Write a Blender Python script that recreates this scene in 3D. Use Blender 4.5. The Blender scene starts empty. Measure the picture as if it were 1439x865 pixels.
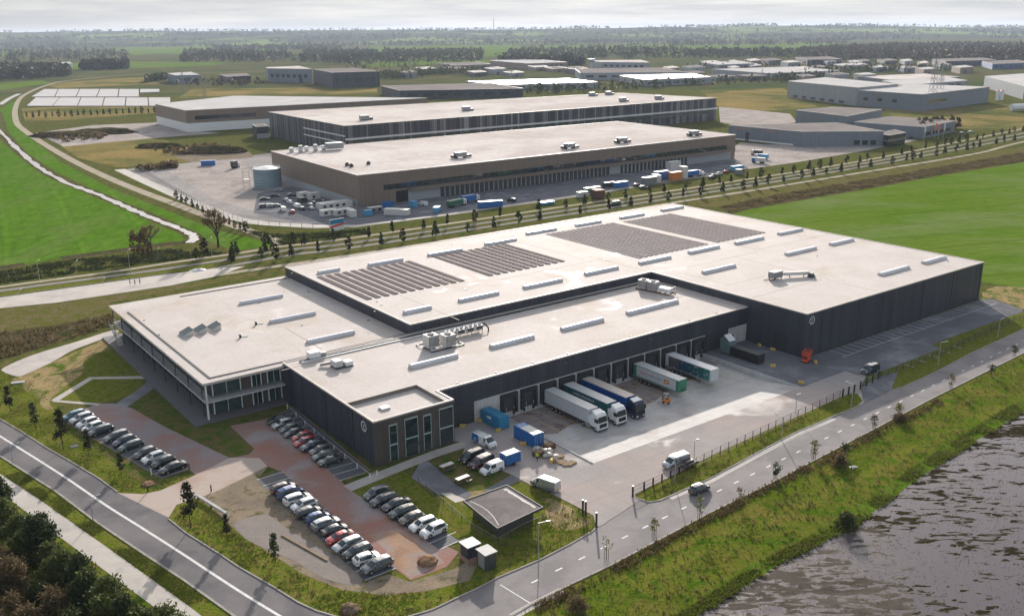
import bpy, bmesh, math, random
from mathutils import Vector, Matrix

# ------------------------------------------------------------------ basics
rnd = random.Random(11)
sc = bpy.context.scene
COL = sc.collection
FPX, CX, CY, CAMH = 1307.861, 719.5, 432.5, 74.0
PITCH = math.atan((CY - 42.287) / FPX)
ROLL = 0.01
TH = math.radians(53.377)
AU = Vector((math.sin(TH), math.cos(TH), 0))
BV = Vector((-math.cos(TH), math.sin(TH), 0))
RZB = math.atan2(AU.y, AU.x)
FWD = Vector((0, math.cos(PITCH), -math.sin(PITCH)))
UPV = Vector((0, math.sin(PITCH), math.cos(PITCH)))


def ray(x, y):
    a, b = (x - CX) / FPX, (CY - y) / FPX
    c, s = math.cos(ROLL), math.sin(ROLL)
    a, b = a * c + b * s, -a * s + b * c
    return FWD + Vector((1, 0, 0)) * a + UPV * b


def G(x, y, z=0.0):
    d = ray(x, y)
    t = (z - CAMH) / d.z
    return Vector((d.x * t, d.y * t, z))


def W(u, v, z=0.0):
    q = AU * u + BV * v
    return Vector((q.x, q.y, z))


def uvw(q):
    return q.dot(AU), q.dot(BV)


def uvp(x, y, z=0.0):
    return uvw(G(x, y, z))


def top_z(x, y, base):
    """height of a point seen at pixel (x, y) standing over the ground point base"""
    d = ray(x, y)
    k = math.hypot(base.x, base.y) / math.hypot(d.x, d.y)
    return CAMH + d.z * k


class MB:
    def __init__(s, off=(0, 0, 0)):
        s.v, s.f, s.m, s.o = [], [], [], Vector(off)

    def add(s, vs, fs, m=0):
        k = len(s.v)
        ox, oy, oz = s.o
        s.v += [(p[0] - ox, p[1] - oy, p[2] - oz) for p in vs]
        s.f += [tuple(i + k for i in f) for f in fs]
        s.m += [m] * len(fs)
        return s

    def box(s, x0, x1, y0, y1, z0, z1, m=0):
        v = [(x0, y0, z0), (x1, y0, z0), (x1, y1, z0), (x0, y1, z0), (x0, y0, z1), (x1, y0, z1), (x1, y1, z1), (x0, y1, z1)]
        return s.add(v, [(0, 3, 2, 1), (4, 5, 6, 7), (0, 1, 5, 4), (1, 2, 6, 5), (2, 3, 7, 6), (3, 0, 4, 7)], m)

    def bbox(s, x0, x1, y0, y1, z0, z1, b=0.05, m=0):
        """box with bevelled vertical and top edges"""
        r = [(x0 + b, y0), (x1 - b, y0), (x1, y0 + b), (x1, y1 - b), (x1 - b, y1), (x0 + b, y1), (x0, y1 - b), (x0, y0 + b)]
        cx, cy = (x0 + x1) / 2, (y0 + y1) / 2
        ins = [(x - b * (1 if x > cx else -1), y - b * (1 if y > cy else -1)) for x, y in r]
        v = [(x, y, z0) for x, y in r] + [(x, y, z1 - b) for x, y in r] + [(x, y, z1) for x, y in ins]
        f = [tuple(range(7, -1, -1)), tuple(range(16, 24))]
        for k in range(8):
            n = (k + 1) % 8
            f += [(k, n, n + 8, k + 8), (k + 8, n + 8, n + 16, k + 16)]
        return s.add(v, f, m)

    def quad(s, a, b, c, d, m=0):
        return s.add([a, b, c, d], [(0, 1, 2, 3)], m)

    def bar(s, p, q, w, h=None, m=0):
        p, q = Vector(p), Vector(q)
        h = h or w
        d = (q - p).normalized()
        sd = d.cross(Vector((0, 0, 1)))
        sd = sd.normalized() if sd.length > 1e-4 else Vector((1, 0, 0))
        up = sd.cross(d)
        v = []
        for c in (p, q):
            for a, b in ((-1, -1), (1, -1), (1, 1), (-1, 1)):
                v.append(c + sd * (a * w / 2) + up * (b * h / 2))
        return s.add(v, [(3, 2, 1, 0), (4, 5, 6, 7), (0, 1, 5, 4), (1, 2, 6, 5), (2, 3, 7, 6), (3, 0, 4, 7)], m)

    def cyl(s, p, q, r0, r1=None, n=8, m=0, cap=True):
        p, q = Vector(p), Vector(q)
        r1 = r0 if r1 is None else r1
        d = (q - p).normalized()
        a = d.orthogonal().normalized()
        b = d.cross(a)
        v = []
        for c, r in ((p, r0), (q, r1)):
            for k in range(n):
                t = 2 * math.pi * k / n
                v.append(c + a * (r * math.cos(t)) + b * (r * math.sin(t)))
        f = [(k, (k + 1) % n, n + (k + 1) % n, n + k) for k in range(n)]
        if cap:
            f += [tuple(range(n - 1, -1, -1)), tuple(range(n, 2 * n))]
        return s.add(v, f, m)

    def prism(s, pts, z0, z1, m=0, mt=None, top=True, bottom=False):
        n = len(pts)
        v = [(p[0], p[1], z0) for p in pts] + [(p[0], p[1], z1) for p in pts]
        s.add(v, [(k, (k + 1) % n, n + (k + 1) % n, n + k) for k in range(n)], m)
        if top:
            s.poly([(p[0], p[1], z1) for p in pts], m if mt is None else mt)
        if bottom:
            s.poly([(p[0], p[1], z0) for p in reversed(pts)], m)
        return s

    def poly(s, pts, m=0):
        if len(pts) < 5:
            return s.add(pts, [tuple(range(len(pts)))], m)
        bm = bmesh.new()
        vs = [bm.verts.new(p) for p in pts]
        f = bm.faces.new(vs)
        f.normal_update()
        bmesh.ops.triangulate(bm, faces=[f])
        bm.verts.index_update()
        fs = [tuple(x.index for x in q.verts) for q in bm.faces]
        co = [tuple(x.co) for x in bm.verts]
        bm.free()
        return s.add(co, fs, m)

    def obj(s, name, mats, parent=None, loc=(0, 0, 0), rz=0.0, smooth=False):
        me = bpy.data.meshes.new(name)
        me.from_pydata(s.v, [], s.f)
        for m in (mats if isinstance(mats, (list, tuple)) else [mats]):
            me.materials.append(m)
        me.polygons.foreach_set('material_index', s.m)
        if smooth:
            me.polygons.foreach_set('use_smooth', [True] * len(s.f))
        me.update()
        o = bpy.data.objects.new(name, me)
        COL.objects.link(o)
        o.location = loc
        o.rotation_euler = (0, 0, rz)
        if parent:
            o.parent = parent
        return o


def tag(o, label=None, cat=None, group=None, kind=None):
    if label:
        o['label'] = label
    if cat:
        o['category'] = cat
    if group:
        o['group'] = group
    if kind:
        o['kind'] = kind
    return o


def thing(name, label, cat, loc=(0, 0, 0), rz=0.0, group=None):
    o = bpy.data.objects.new(name, None)
    COL.objects.link(o)
    o.empty_display_size = 0.3
    o.location = loc
    o.rotation_euler = (0, 0, rz)
    return tag(o, label, cat, group)


def dup(root, loc, rz=0.0, label=None, group=None, scale=None, paint=None, paintparts=()):
    r = root.copy()
    COL.objects.link(r)
    r.location = loc
    r.rotation_euler = (0, 0, rz)
    if scale:
        r.scale = (scale, scale, scale) if not isinstance(scale, tuple) else scale
    if label:
        r['label'] = label
    if group:
        r['group'] = group

    def rec(a, b):
        for ch in KIDS.get(a.name, ()) or [c for c in a.children]:
            c = ch.copy()
            COL.objects.link(c)
            c.parent = b
            if paint and ch.name.split('.')[0] in paintparts:
                c.material_slots[0].link = 'OBJECT'
                c.material_slots[0].material = paint
            rec(ch, c)
    rec(root, r)
    return r


KIDS = {}

# ------------------------------------------------------------------ materials
MATS = {}


def mat(name, c, rough=0.8, c2=None, scale=1.0, c3=None, scale2=0.1, amt=1.0, bump=0.0, bscale=None, metal=0.0, spec=None, stretch=(1, 1, 1), contrast=(0.35, 0.65), contrast2=(0.45, 0.6), detail=6.0, emit=None, coord='Object', fine=None, trans=0.0, lines=(), wet=None):
    if name in MATS:
        return MATS[name]
    m = bpy.data.materials.new(name)
    m.use_nodes = True
    nt = m.node_tree
    N, L = nt.nodes, nt.links
    b = N['Principled BSDF']
    if spec is None or spec <= .15:
        spec = 0.0 if rough >= .84 else .06
    b.inputs['Roughness'].default_value = rough
    b.inputs['Metallic'].default_value = metal
    b.inputs['Specular IOR Level'].default_value = spec
    b.inputs['Base Color'].default_value = (*c, 1)
    if trans:
        b.inputs['Transmission Weight'].default_value = trans
    if c2 or c3 or bump or fine or lines or wet:
        tc = N.new('ShaderNodeTexCoord')
        mp = N.new('ShaderNodeMapping')
        mp.inputs['Scale'].default_value = stretch
        L.new(tc.outputs[coord], mp.inputs['Vector'])
        col = None

        def noise(sc_, det=detail, dist=0.3):
            n = N.new('ShaderNodeTexNoise')
            n.inputs['Scale'].default_value = sc_
            n.inputs['Detail'].default_value = det
            n.inputs['Roughness'].default_value = 0.62
            n.inputs['Distortion'].default_value = dist
            L.new(mp.outputs['Vector'], n.inputs['Vector'])
            return n

        def ramp(n, lo, hi):
            r = N.new('ShaderNodeMapRange')
            r.inputs['From Min'].default_value = lo
            r.inputs['From Max'].default_value = hi
            L.new(n.outputs['Fac'], r.inputs['Value'])
            return r.outputs['Result']

        def mix(fac, a, bb, mode='MIX'):
            x = N.new('ShaderNodeMix')
            x.data_type = 'RGBA'
            x.blend_type = mode
            L.new(fac, x.inputs[0])
            for sock, val in ((x.inputs[6], a), (x.inputs[7], bb)):
                if isinstance(val, tuple):
                    sock.default_value = (*val, 1)
                else:
                    L.new(val, sock)
            return x.outputs[2]
        col = c
        if c2:
            col = mix(ramp(noise(scale), *contrast), c, c2)
        if c3:
            col = mix(ramp(noise(scale2), *contrast2), col, c3)
        if fine:   # (scale, strength): fine grain
            n = noise(fine[0], 3, 0)
            r = N.new('ShaderNodeMapRange')
            r.inputs['From Min'].default_value = 0.3
            r.inputs['From Max'].default_value = 0.7
            r.inputs['To Min'].default_value = 1 - fine[1]
            r.inputs['To Max'].default_value = 1 + fine[1]
            L.new(n.outputs['Fac'], r.inputs['Value'])
            x = N.new('ShaderNodeVectorMath')
            x.operation = 'SCALE'
            if isinstance(col, tuple):
                x.inputs[0].default_value = col
            else:
                L.new(col, x.inputs[0])
            L.new(r.outputs['Result'], x.inputs['Scale'])
            col = x.outputs[0]
        for ang, period, width, k in lines:   # joints, seams, tramlines: (angle, period m, line width m, factor)
            sp = N.new('ShaderNodeVectorMath')
            sp.operation = 'DOT_PRODUCT'
            L.new(tc.outputs[coord], sp.inputs[0])
            sp.inputs[1].default_value = (math.cos(ang) / period, math.sin(ang) / period, 0)
            wv = N.new('ShaderNodeMath')
            wv.operation = 'MULTIPLY_ADD'
            L.new(noise(.05, 2).outputs['Fac'], wv.inputs[0])
            wv.inputs[1].default_value = .25 if period > 8 else .0
            L.new(sp.outputs['Value'], wv.inputs[2])
            fr = N.new('ShaderNodeMath')
            fr.operation = 'FRACT'
            L.new(wv.outputs[0], fr.inputs[0])
            lt = N.new('ShaderNodeMath')
            lt.operation = 'LESS_THAN'
            L.new(fr.outputs[0], lt.inputs[0])
            lt.inputs[1].default_value = width / period
            r = N.new('ShaderNodeMapRange')
            L.new(lt.outputs[0], r.inputs['Value'])
            r.inputs['To Min'].default_value = 1
            r.inputs['To Max'].default_value = k
            x = N.new('ShaderNodeVectorMath')
            x.operation = 'SCALE'
            if isinstance(col, tuple):
                x.inputs[0].default_value = col
            else:
                L.new(col, x.inputs[0])
            L.new(r.outputs['Result'], x.inputs['Scale'])
            col = x.outputs[0]
        if not isinstance(col, tuple):
            L.new(col, b.inputs['Base Color'])
        if wet:   # (scale, low, high, roughness when wet, specular): patches where the surface is damp
            nw = noise(wet[0], 4, .8)
            for sock, a0, a1 in (('Roughness', rough, wet[3]), ('Specular IOR Level', spec, wet[4])):
                r = N.new('ShaderNodeMapRange')
                r.interpolation_type = 'SMOOTHSTEP'
                r.inputs['From Min'].default_value = wet[1]
                r.inputs['From Max'].default_value = wet[2]
                r.inputs['To Min'].default_value = a0
                r.inputs['To Max'].default_value = a1
                L.new(nw.outputs['Fac'], r.inputs['Value'])
                L.new(r.outputs['Result'], b.inputs[sock])
        if bump:
            bp = N.new('ShaderNodeBump')
            bp.inputs['Strength'].default_value = 1.0
            bp.inputs['Distance'].default_value = bump
            L.new(noise(bscale or scale * 3, 4).outputs['Fac'], bp.inputs['Height'])
            L.new(bp.outputs['Normal'], b.inputs['Normal'])
    if emit:
        b.inputs['Emission Color'].default_value = (*c, 1)
        b.inputs['Emission Strength'].default_value = emit
    MATS[name] = m
    return m


def ribmat(name, c, c2, period, rough=0.5, axis='u', bump=0.03, metal=0.0, spec=0.4):
    """vertical profiled sheet: ribs along the wall plus uneven vertical panels"""
    m = mat(name, c, rough, c2=c2, scale=0.35, stretch=(1, 1, 0.02), contrast=(0.3, 0.7), metal=metal, spec=spec, fine=(3.0, 0.12))
    nt = m.node_tree
    N, L = nt.nodes, nt.links
    b = N['Principled BSDF']
    tc = next(n for n in N if n.type == 'TEX_COORD')
    sep = N.new('ShaderNodeSeparateXYZ')
    L.new(tc.outputs['Object'], sep.inputs[0])
    ad = N.new('ShaderNodeMath')
    ad.operation = 'ADD'
    L.new(sep.outputs[0], ad.inputs[0])
    L.new(sep.outputs[1], ad.inputs[1])
    mu = N.new('ShaderNodeMath')
    mu.operation = 'MULTIPLY'
    mu.inputs[1].default_value = 2 * math.pi / period
    L.new(ad.outputs[0], mu.inputs[0])
    si = N.new('ShaderNodeMath')
    si.operation = 'SINE'
    L.new(mu.outputs[0], si.inputs[0])
    bp = N.new('ShaderNodeBump')
    bp.inputs['Distance'].default_value = bump
    L.new(si.outputs[0], bp.inputs['Height'])
    L.new(bp.outputs['Normal'], b.inputs['Normal'])
    return m


def simple(name, c, rough=0.5, metal=0.0, spec=0.5):
    return mat(name, c, rough, c2=tuple(x * 0.82 for x in c), scale=1.7, metal=metal, spec=spec, contrast=(0.4, 0.75))


def leafmat(name, c, c2, tr=0.25):
    m = mat(name, c, 0.7, c2=c2, scale=1.1, spec=0.2, contrast=(0.35, 0.65))
    nt = m.node_tree
    N, L = nt.nodes, nt.links
    b = N['Principled BSDF']
    t = N.new('ShaderNodeBsdfTranslucent')
    src = b.inputs['Base Color'].links[0].from_socket
    L.new(src, t.inputs['Color'])
    x = N.new('ShaderNodeMixShader')
    x.inputs[0].default_value = tr
    L.new(b.outputs[0], x.inputs[1])
    L.new(t.outputs[0], x.inputs[2])
    L.new(x.outputs[0], N['Material Output'].inputs['Surface'])
    return m


M_grassbase = mat('rough_grass_land', (0.095, 0.10, 0.026), 0.95, c2=(0.135, 0.115, 0.045), scale=0.06, c3=(0.06, 0.085, 0.018), scale2=0.35, bump=0.12, bscale=1.2, fine=(1.6, 0.28), spec=0.1)
M_farland = mat('far_farmland', (0.095, 0.10, 0.035), 0.95, c2=(0.12, 0.10, 0.05), scale=0.004, c3=(0.06, 0.085, 0.03), scale2=0.010)
M_verge = mat('verge_grass', (0.112, 0.145, 0.014), 0.95, c2=(0.175, 0.15, 0.04), scale=0.4, c3=(0.07, 0.11, 0.012), scale2=0.9, contrast2=(0.5, 0.62), bump=0.15, bscale=2.5, fine=(3.5, 0.35), spec=0.1)
M_bank = mat('bank_grass', (0.085, 0.122, 0.010), 0.95, c2=(0.145, 0.13, 0.028), scale=0.14, c3=(0.06, 0.11, 0.008), scale2=0.35, contrast2=(0.5, 0.62), bump=0.12, bscale=1.8, fine=(2.2, 0.3), lines=((RZB + 1.57, 9, 2.5, 1.12),))
M_green = mat('green_crop_field', (0.072, 0.155, 0.010), 0.9, c2=(0.085, 0.17, 0.014), scale=0.03, c3=(0.115, 0.165, 0.04), scale2=0.05, contrast2=(0.48, 0.75), stretch=(1, 0.35, 1), bump=0.05, bscale=1.5, fine=(0.3, 0.22), lines=((0.5, 24, 1.6, 1.12), (0.5, 4, .6, .94)))
M_green2 = mat('pasture_field', (0.085, 0.158, 0.010), 0.9, c2=(0.115, 0.168, 0.022), scale=0.04, c3=(0.155, 0.195, 0.07), scale2=0.035, contrast2=(0.45, 0.72), stretch=(0.5, 1, 1), bump=0.06, bscale=1.0, fine=(0.4, 0.16), lines=((1.9, 18, 1.5, .88), (1.9, 5, 1.2, .95)))
M_heath = mat('olive_verge', (0.125, 0.115, 0.035), 0.95, c2=(0.09, 0.10, 0.022), scale=0.12, c3=(0.15, 0.12, 0.06), scale2=0.3, bump=0.15, bscale=1.2, fine=(1.5, 0.3), spec=0.1)
M_reed = mat('brown_reeds', (0.085, 0.058, 0.035), 0.95, c2=(0.13, 0.10, 0.055), scale=0.3, c3=(0.04, 0.045, 0.015), scale2=0.2, bump=0.3, bscale=0.9, fine=(1.5, 0.35), spec=0.1)
M_tan = mat('tan_dry_field', (0.27, 0.195, 0.075), 0.95, c2=(0.20, 0.165, 0.06), scale=0.02, c3=(0.10, 0.11, 0.035), scale2=0.015, fine=(0.3, 0.2), spec=0.1)
M_sand = mat('bare_sandy_soil', (0.27, 0.215, 0.15), 0.9, c2=(0.19, 0.155, 0.12), scale=0.25, c3=(0.10, 0.105, 0.04), scale2=0.5, contrast2=(0.56, 0.66), bump=0.08, bscale=2.0, fine=(3, 0.18))
M_mud = mat('wet_mud', (0.235, 0.20, 0.175), 0.8, c2=(0.19, 0.165, 0.15), scale=0.3, fine=(2.5, 0.12))
M_darksoil = mat('dark_soil', (0.075, 0.055, 0.04), 0.9, c2=(0.11, 0.085, 0.055), scale=0.5, c3=(0.05, 0.06, 0.02), scale2=0.4, fine=(3, 0.25), bump=0.1)
M_asphalt = mat('asphalt', (0.225, 0.207, 0.205), 0.8, c2=(0.25, 0.23, 0.225), scale=0.25, fine=(6, 0.12), c3=(0.185, 0.17, 0.17), scale2=0.12)
M_asphalt_d = mat('dark_asphalt', (0.10, 0.098, 0.105), 0.7, c2=(0.125, 0.12, 0.125), scale=0.25, fine=(6, 0.1))
M_concrete = mat('light_concrete', (0.47, 0.43, 0.395), 0.75, c2=(0.38, 0.345, 0.32), scale=0.3, c3=(0.5, 0.45, 0.40), scale2=0.1, fine=(5, 0.07))
M_pitfloor = mat('pale_concrete_slab', (0.55, 0.525, 0.50), 0.8, c2=(0.47, 0.45, 0.425), scale=0.18, c3=(0.36, 0.32, 0.30), scale2=0.13, contrast2=(.5, .72), fine=(4, 0.07), lines=((0, 5.06, .1, .75), (1.5708, 5, .1, .75)))
M_yard = mat('yard_pavers', (0.37, 0.345, 0.33), 0.85, c2=(0.31, 0.285, 0.272), scale=0.12, c3=(0.41, 0.345, 0.315), scale2=0.06, contrast2=(.42, .62), fine=(4, 0.1), lines=((RZB, 6, .09, .8), (RZB + 1.5708, 6, .09, .8)), wet=(.07, .52, .68, .45, .12))
M_lot = mat('grey_bay_pavers', (0.18, 0.18, 0.192), 0.85, c2=(0.14, 0.14, 0.152), scale=0.15, c3=(0.26, 0.26, 0.272), scale2=0.08, contrast2=(.52, .66), fine=(4, 0.12), lines=((RZB, 2.5, .06, .88),))
M_avenue = mat('avenue_surface', (0.30, 0.275, 0.25), 0.9, c2=(0.24, 0.22, 0.20), scale=0.1, fine=(1, .12))
M_straw = mat('straw_covered_soil', (0.34, 0.265, 0.13), 0.95, c2=(0.22, 0.165, 0.085), scale=.5, c3=(0.085, 0.12, 0.018), scale2=.28, contrast2=(.5, .6), stretch=(1, .6, 1), fine=(3, .3), bump=.1)
M_lawnsoil = mat('thin_lawn', (0.105, 0.115, 0.03), 0.95, c2=(0.14, 0.10, 0.05), scale=.18, c3=(0.06, 0.10, 0.014), scale2=.4, fine=(3, .3), bump=.1)
M_pavred = mat('reddish_dock_pavers', (0.26, 0.20, 0.185), 0.85, c2=(0.33, 0.30, 0.29), scale=.22, c3=(0.19, 0.13, 0.115), scale2=.4, contrast2=(.52, .64), fine=(4, .12))
M_road1 = mat('dark_road_asphalt', (0.185, 0.172, 0.172), 0.85, c2=(0.21, 0.195, 0.19), scale=0.25, fine=(6, 0.12), c3=(0.15, 0.142, 0.145), scale2=0.12)
M_bay = mat('dark_bay_pavers', (0.125, 0.125, 0.13), 0.7, c2=(0.10, 0.10, 0.11), scale=0.4, fine=(5, 0.1))
M_brick = mat('red_grey_pavers', (0.31, 0.165, 0.13), 0.85, c2=(0.29, 0.20, 0.18), scale=0.14, c3=(0.31, 0.28, 0.275), scale2=0.07, contrast=(0.4, 0.6), contrast2=(0.5, 0.62), fine=(4, 0.15))
M_brickgrey = mat('grey_pavers_with_red', (0.27, 0.235, 0.235), 0.85, c2=(0.30, 0.185, 0.16), scale=0.13, contrast=(0.44, 0.62), fine=(4, 0.12))
M_pinkpave = mat('pinkish_concrete_drive', (0.45, 0.375, 0.325), 0.85, c2=(0.40, 0.29, 0.235), scale=0.12, contrast=(0.5, 0.7), fine=(5, 0.06))
M_sandpave = mat('sand_strewn_pavers', (0.38, 0.26, 0.18), 0.9, c2=(0.30, 0.19, 0.13), scale=0.3, c3=(0.30, 0.26, 0.25), scale2=0.2, fine=(3, 0.12))
M_kerb = mat('kerb_stone', (0.40, 0.375, 0.34), 0.85, c2=(0.29, 0.27, 0.24), scale=0.8, fine=(3, 0.1))
M_paint = mat('road_marking_paint', (0.72, 0.71, 0.69), 0.6, c2=(0.55, 0.54, 0.52), scale=1.3)
M_path = mat('cycle_path_concrete', (0.50, 0.46, 0.41), 0.8, c2=(0.42, 0.39, 0.36), scale=0.2, c3=(0.36, 0.34, 0.33), scale2=0.25, contrast2=(0.58, 0.68), fine=(4, 0.07))
M_gravel = mat('gravel_track', (0.42, 0.37, 0.29), 0.9, c2=(0.34, 0.29, 0.22), scale=0.15, fine=(1, 0.15))
M_indpave = mat('industrial_paving', (0.38, 0.35, 0.33), 0.9, c2=(0.30, 0.28, 0.265), scale=0.05, c3=(0.22, 0.21, 0.205), scale2=0.03, contrast2=(.5, .64), fine=(0.6, 0.15))
M_indsand = mat('industrial_sandy_paving', (0.43, 0.38, 0.345), 0.9, c2=(0.33, 0.29, 0.265), scale=0.06, c3=(.24, .215, .2), scale2=.09, contrast2=(.54, .68), fine=(0.6, 0.14))
M_water = mat('ditch_water', (0.22, 0.215, 0.205), 0.5, c2=(0.34, 0.325, 0.30), scale=0.25, spec=0.3)
M_concwall = mat('grey_concrete_wall', (0.50, 0.495, 0.485), 0.85, c2=(0.40, 0.395, 0.39), scale=0.5, stretch=(1, 1, 0.3), fine=(2, 0.1))
M_roof = mat('pale_roof_membrane', (0.535, 0.49, 0.46), 0.8, c2=(0.48, 0.43, 0.395), scale=0.09, c3=(0.43, 0.355, 0.285), scale2=0.07, contrast2=(0.54, 0.76), fine=(1.2, 0.07), lines=((1.5708, 3.1, .10, .91), (0, 24, .12, .84)), wet=(.06, .6, .76, .5, .10))
M_rooftrim = mat('roof_edge_trim', (0.60, 0.54, 0.485), 0.5, c2=(0.5, 0.45, 0.40), scale=0.5)
M_seam = mat('roof_seam', (0.30, 0.245, 0.21), 0.8, c2=(0.38, 0.31, 0.26), scale=0.5)
M_darkclad = ribmat('dark_profiled_cladding', (0.026, 0.029, 0.040), (0.056, 0.061, 0.076), 0.5)
M_darkclad2 = ribmat('brownish_dark_cladding', (0.065, 0.055, 0.050), (0.09, 0.078, 0.07), 0.4)
M_glass = mat('dark_window_glass', (0.018, 0.03, 0.034), 0.06, spec=0.9)
M_glassgreen = mat('greenish_window_glass', (0.05, 0.085, 0.085), 0.08, spec=0.9, c2=(0.025, 0.045, 0.05), scale=0.4)
M_black = simple('black_rubber', (0.012, 0.012, 0.013), 0.8)
M_darkgrey = simple('dark_grey_metal', (0.045, 0.047, 0.05), 0.5)
M_grey = simple('grey_metal', (0.25, 0.26, 0.27), 0.45, 0.4)
M_galv = simple('galvanised_steel', (0.42, 0.43, 0.44), 0.45, 0.6)
M_white = simple('white_painted_metal', (0.72, 0.72, 0.71), 0.45)
M_offwhite = simple('off_white_panel', (0.58, 0.56, 0.53), 0.6)
M_polycarb = mat('milky_polycarbonate', (0.60, 0.60, 0.64), 0.3, c2=(0.5, 0.5, 0.54), scale=0.5, spec=0.6)
M_yellow = simple('yellow_paint', (0.60, 0.42, 0.03), 0.6)
M_yellowconc = simple('yellow_concrete', (0.58, 0.40, 0.10), 0.8)
M_redlift = simple('orange_red_paint', (0.62, 0.085, 0.03), 0.5)
M_orange = simple('orange_paint', (0.60, 0.20, 0.04), 0.5)
M_bark = mat('bark', (0.06, 0.045, 0.033), 0.9, c2=(0.10, 0.08, 0.06), scale=3, stretch=(1, 1, 0.2))
M_wood = mat('raw_timber', (0.34, 0.24, 0.14), 0.8, c2=(0.24, 0.16, 0.09), scale=2)
M_rust = simple('rusty_brown_metal', (0.13, 0.06, 0.035), 0.8)
M_skin = simple('skin', (0.45, 0.27, 0.19), 0.6)
M_blueteal = simple('teal_blue_paint', (0.02, 0.20, 0.36), 0.45)
M_blue = simple('bright_blue_paint', (0.015, 0.13, 0.38), 0.45)
M_chrome = simple('rim_alloy', (0.45, 0.46, 0.48), 0.35, 0.7)
M_head = mat('headlight_lens', (0.7, 0.72, 0.75), 0.1, spec=0.8)
M_tail = mat('tail_light_lens', (0.35, 0.01, 0.01), 0.2, spec=0.7)
M_cglass = mat('car_glass', (0.02, 0.035, 0.04), 0.05, spec=0.8)


def paint(name, c, rough=0.22, metal=0.0):
    m = mat('car_paint_' + name, c, rough, c2=tuple(x * 0.9 for x in c), scale=2.0, metal=metal, spec=0.6)
    b = m.node_tree.nodes['Principled BSDF']
    b.inputs['Coat Weight'].default_value = 0.6
    b.inputs['Coat Roughness'].default_value = 0.08
    return m


PAINT = {k: paint(k, *v) for k, v in dict(
    white=((0.75, 0.75, 0.74),), silver=((0.42, 0.44, 0.46), 0.3, 0.6), grey=((0.13, 0.135, 0.145), 0.3, 0.4), lightgrey=((0.27, 0.28, 0.3), 0.3, 0.5),
    dark=((0.032, 0.036, 0.042),), black=((0.010, 0.010, 0.012),), blue=((0.015, 0.065, 0.21),), navy=((0.012, 0.022, 0.06),), red=((0.42, 0.018, 0.022),),
    maroon=((0.075, 0.018, 0.022),), darkgreen=((0.022, 0.045, 0.042),), brown=((0.115, 0.09, 0.075),), teal=((0.06, 0.16, 0.22),), greygreen=((0.085, 0.11, 0.11), 0.3, 0.3), vanblue=((0.015, 0.13, 0.36),)).items()}

# ------------------------------------------------------------------ terrain
def catmull(pts, n=6, closed=False):
    out = []
    m = len(pts)
    rng = range(m) if closed else range(m - 1)
    for i in rng:
        p0 = pts[(i - 1) % m] if closed or i > 0 else pts[0]
        p1, p2 = pts[i % m], pts[(i + 1) % m]
        p3 = pts[(i + 2) % m] if closed or i + 2 < m else pts[-1]
        for k in range(n):
            t = k / n
            out.append(tuple(0.5 * ((2 * b) + (c - a) * t + (2 * a - 5 * b + 4 * c - d) * t * t + (3 * b - a - 3 * c + d) * t ** 3) for a, b, c, d in zip(p0, p1, p2, p3)))
    if not closed:
        out.append(tuple(pts[-1]))
    return out


LV = 0.006
NSH = [0]


def lvz(lvl):
    NSH[0] += 1
    return lvl * LV + NSH[0] * 0.00004


def sheet(name, px, m, lvl, smooth=0, world=None, kind='structure', label=None):
    pts = world or [G(*p) for p in px]
    pts = [tuple(p)[:2] for p in pts]
    if smooth:
        pts = catmull(pts, smooth, True)
    zz = lvz(lvl)
    o = MB().poly([(p[0], p[1], zz) for p in pts]).obj(name, m)
    # faces up
    me = o.data
    if me.polygons and sum(p.normal.z * p.area for p in me.polygons) < 0:
        me.flip_normals()
    tag(o, label, None, None, kind)
    return o


def offset_line(pts, d):
    out = []
    for i, p in enumerate(pts):
        a, b = Vector(pts[max(i - 1, 0)]), Vector(pts[min(i + 1, len(pts) - 1)])
        t = (b - a).normalized()
        out.append((p[0] - t.y * d, p[1] + t.x * d))
    return out


def line_w(px, smooth=0):
    pts = [tuple(G(*p))[:2] for p in px]
    return catmull(pts, smooth) if smooth else pts


def ribbon(name, px, width, m, lvl, smooth=6, world=None, z1=None, shift=0.0):
    pts = world or line_w(px, smooth)
    a, b = offset_line(pts, shift - width / 2), offset_line(pts, shift + width / 2)
    z = lvz(lvl)
    mb = MB()
    n = len(pts)
    if z1 is None:
        mb.add([(x, y, z) for x, y in a] + [(x, y, z) for x, y in b], [(i, i + 1, n + i + 1, n + i) for i in range(n - 1)])
    else:
        v = [(x, y, -0.02) for x, y in a] + [(x, y, z1) for x, y in a] + [(x, y, z1) for x, y in b] + [(x, y, -0.02) for x, y in b]
        f = []
        for i in range(n - 1):
            for k in range(3):
                f.append((k * n + i, k * n + i + 1, (k + 1) * n + i + 1, (k + 1) * n + i))
        f += [(0, n, 2 * n, 3 * n), (n - 1, 2 * n - 1, 3 * n - 1, 4 * n - 1)]
        mb.add(v, f)
    o = mb.obj(name, m)
    me = o.data
    if sum(p.normal.z * p.area for p in me.polygons) < 0:
        me.flip_normals()
    return tag(o, kind='structure')


def kerb(px, smooth=0, w=0.22, h=0.12, world=None):
    return ribbon('kerb', px, w, M_kerb, 0, smooth, world=world, z1=h)


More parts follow.
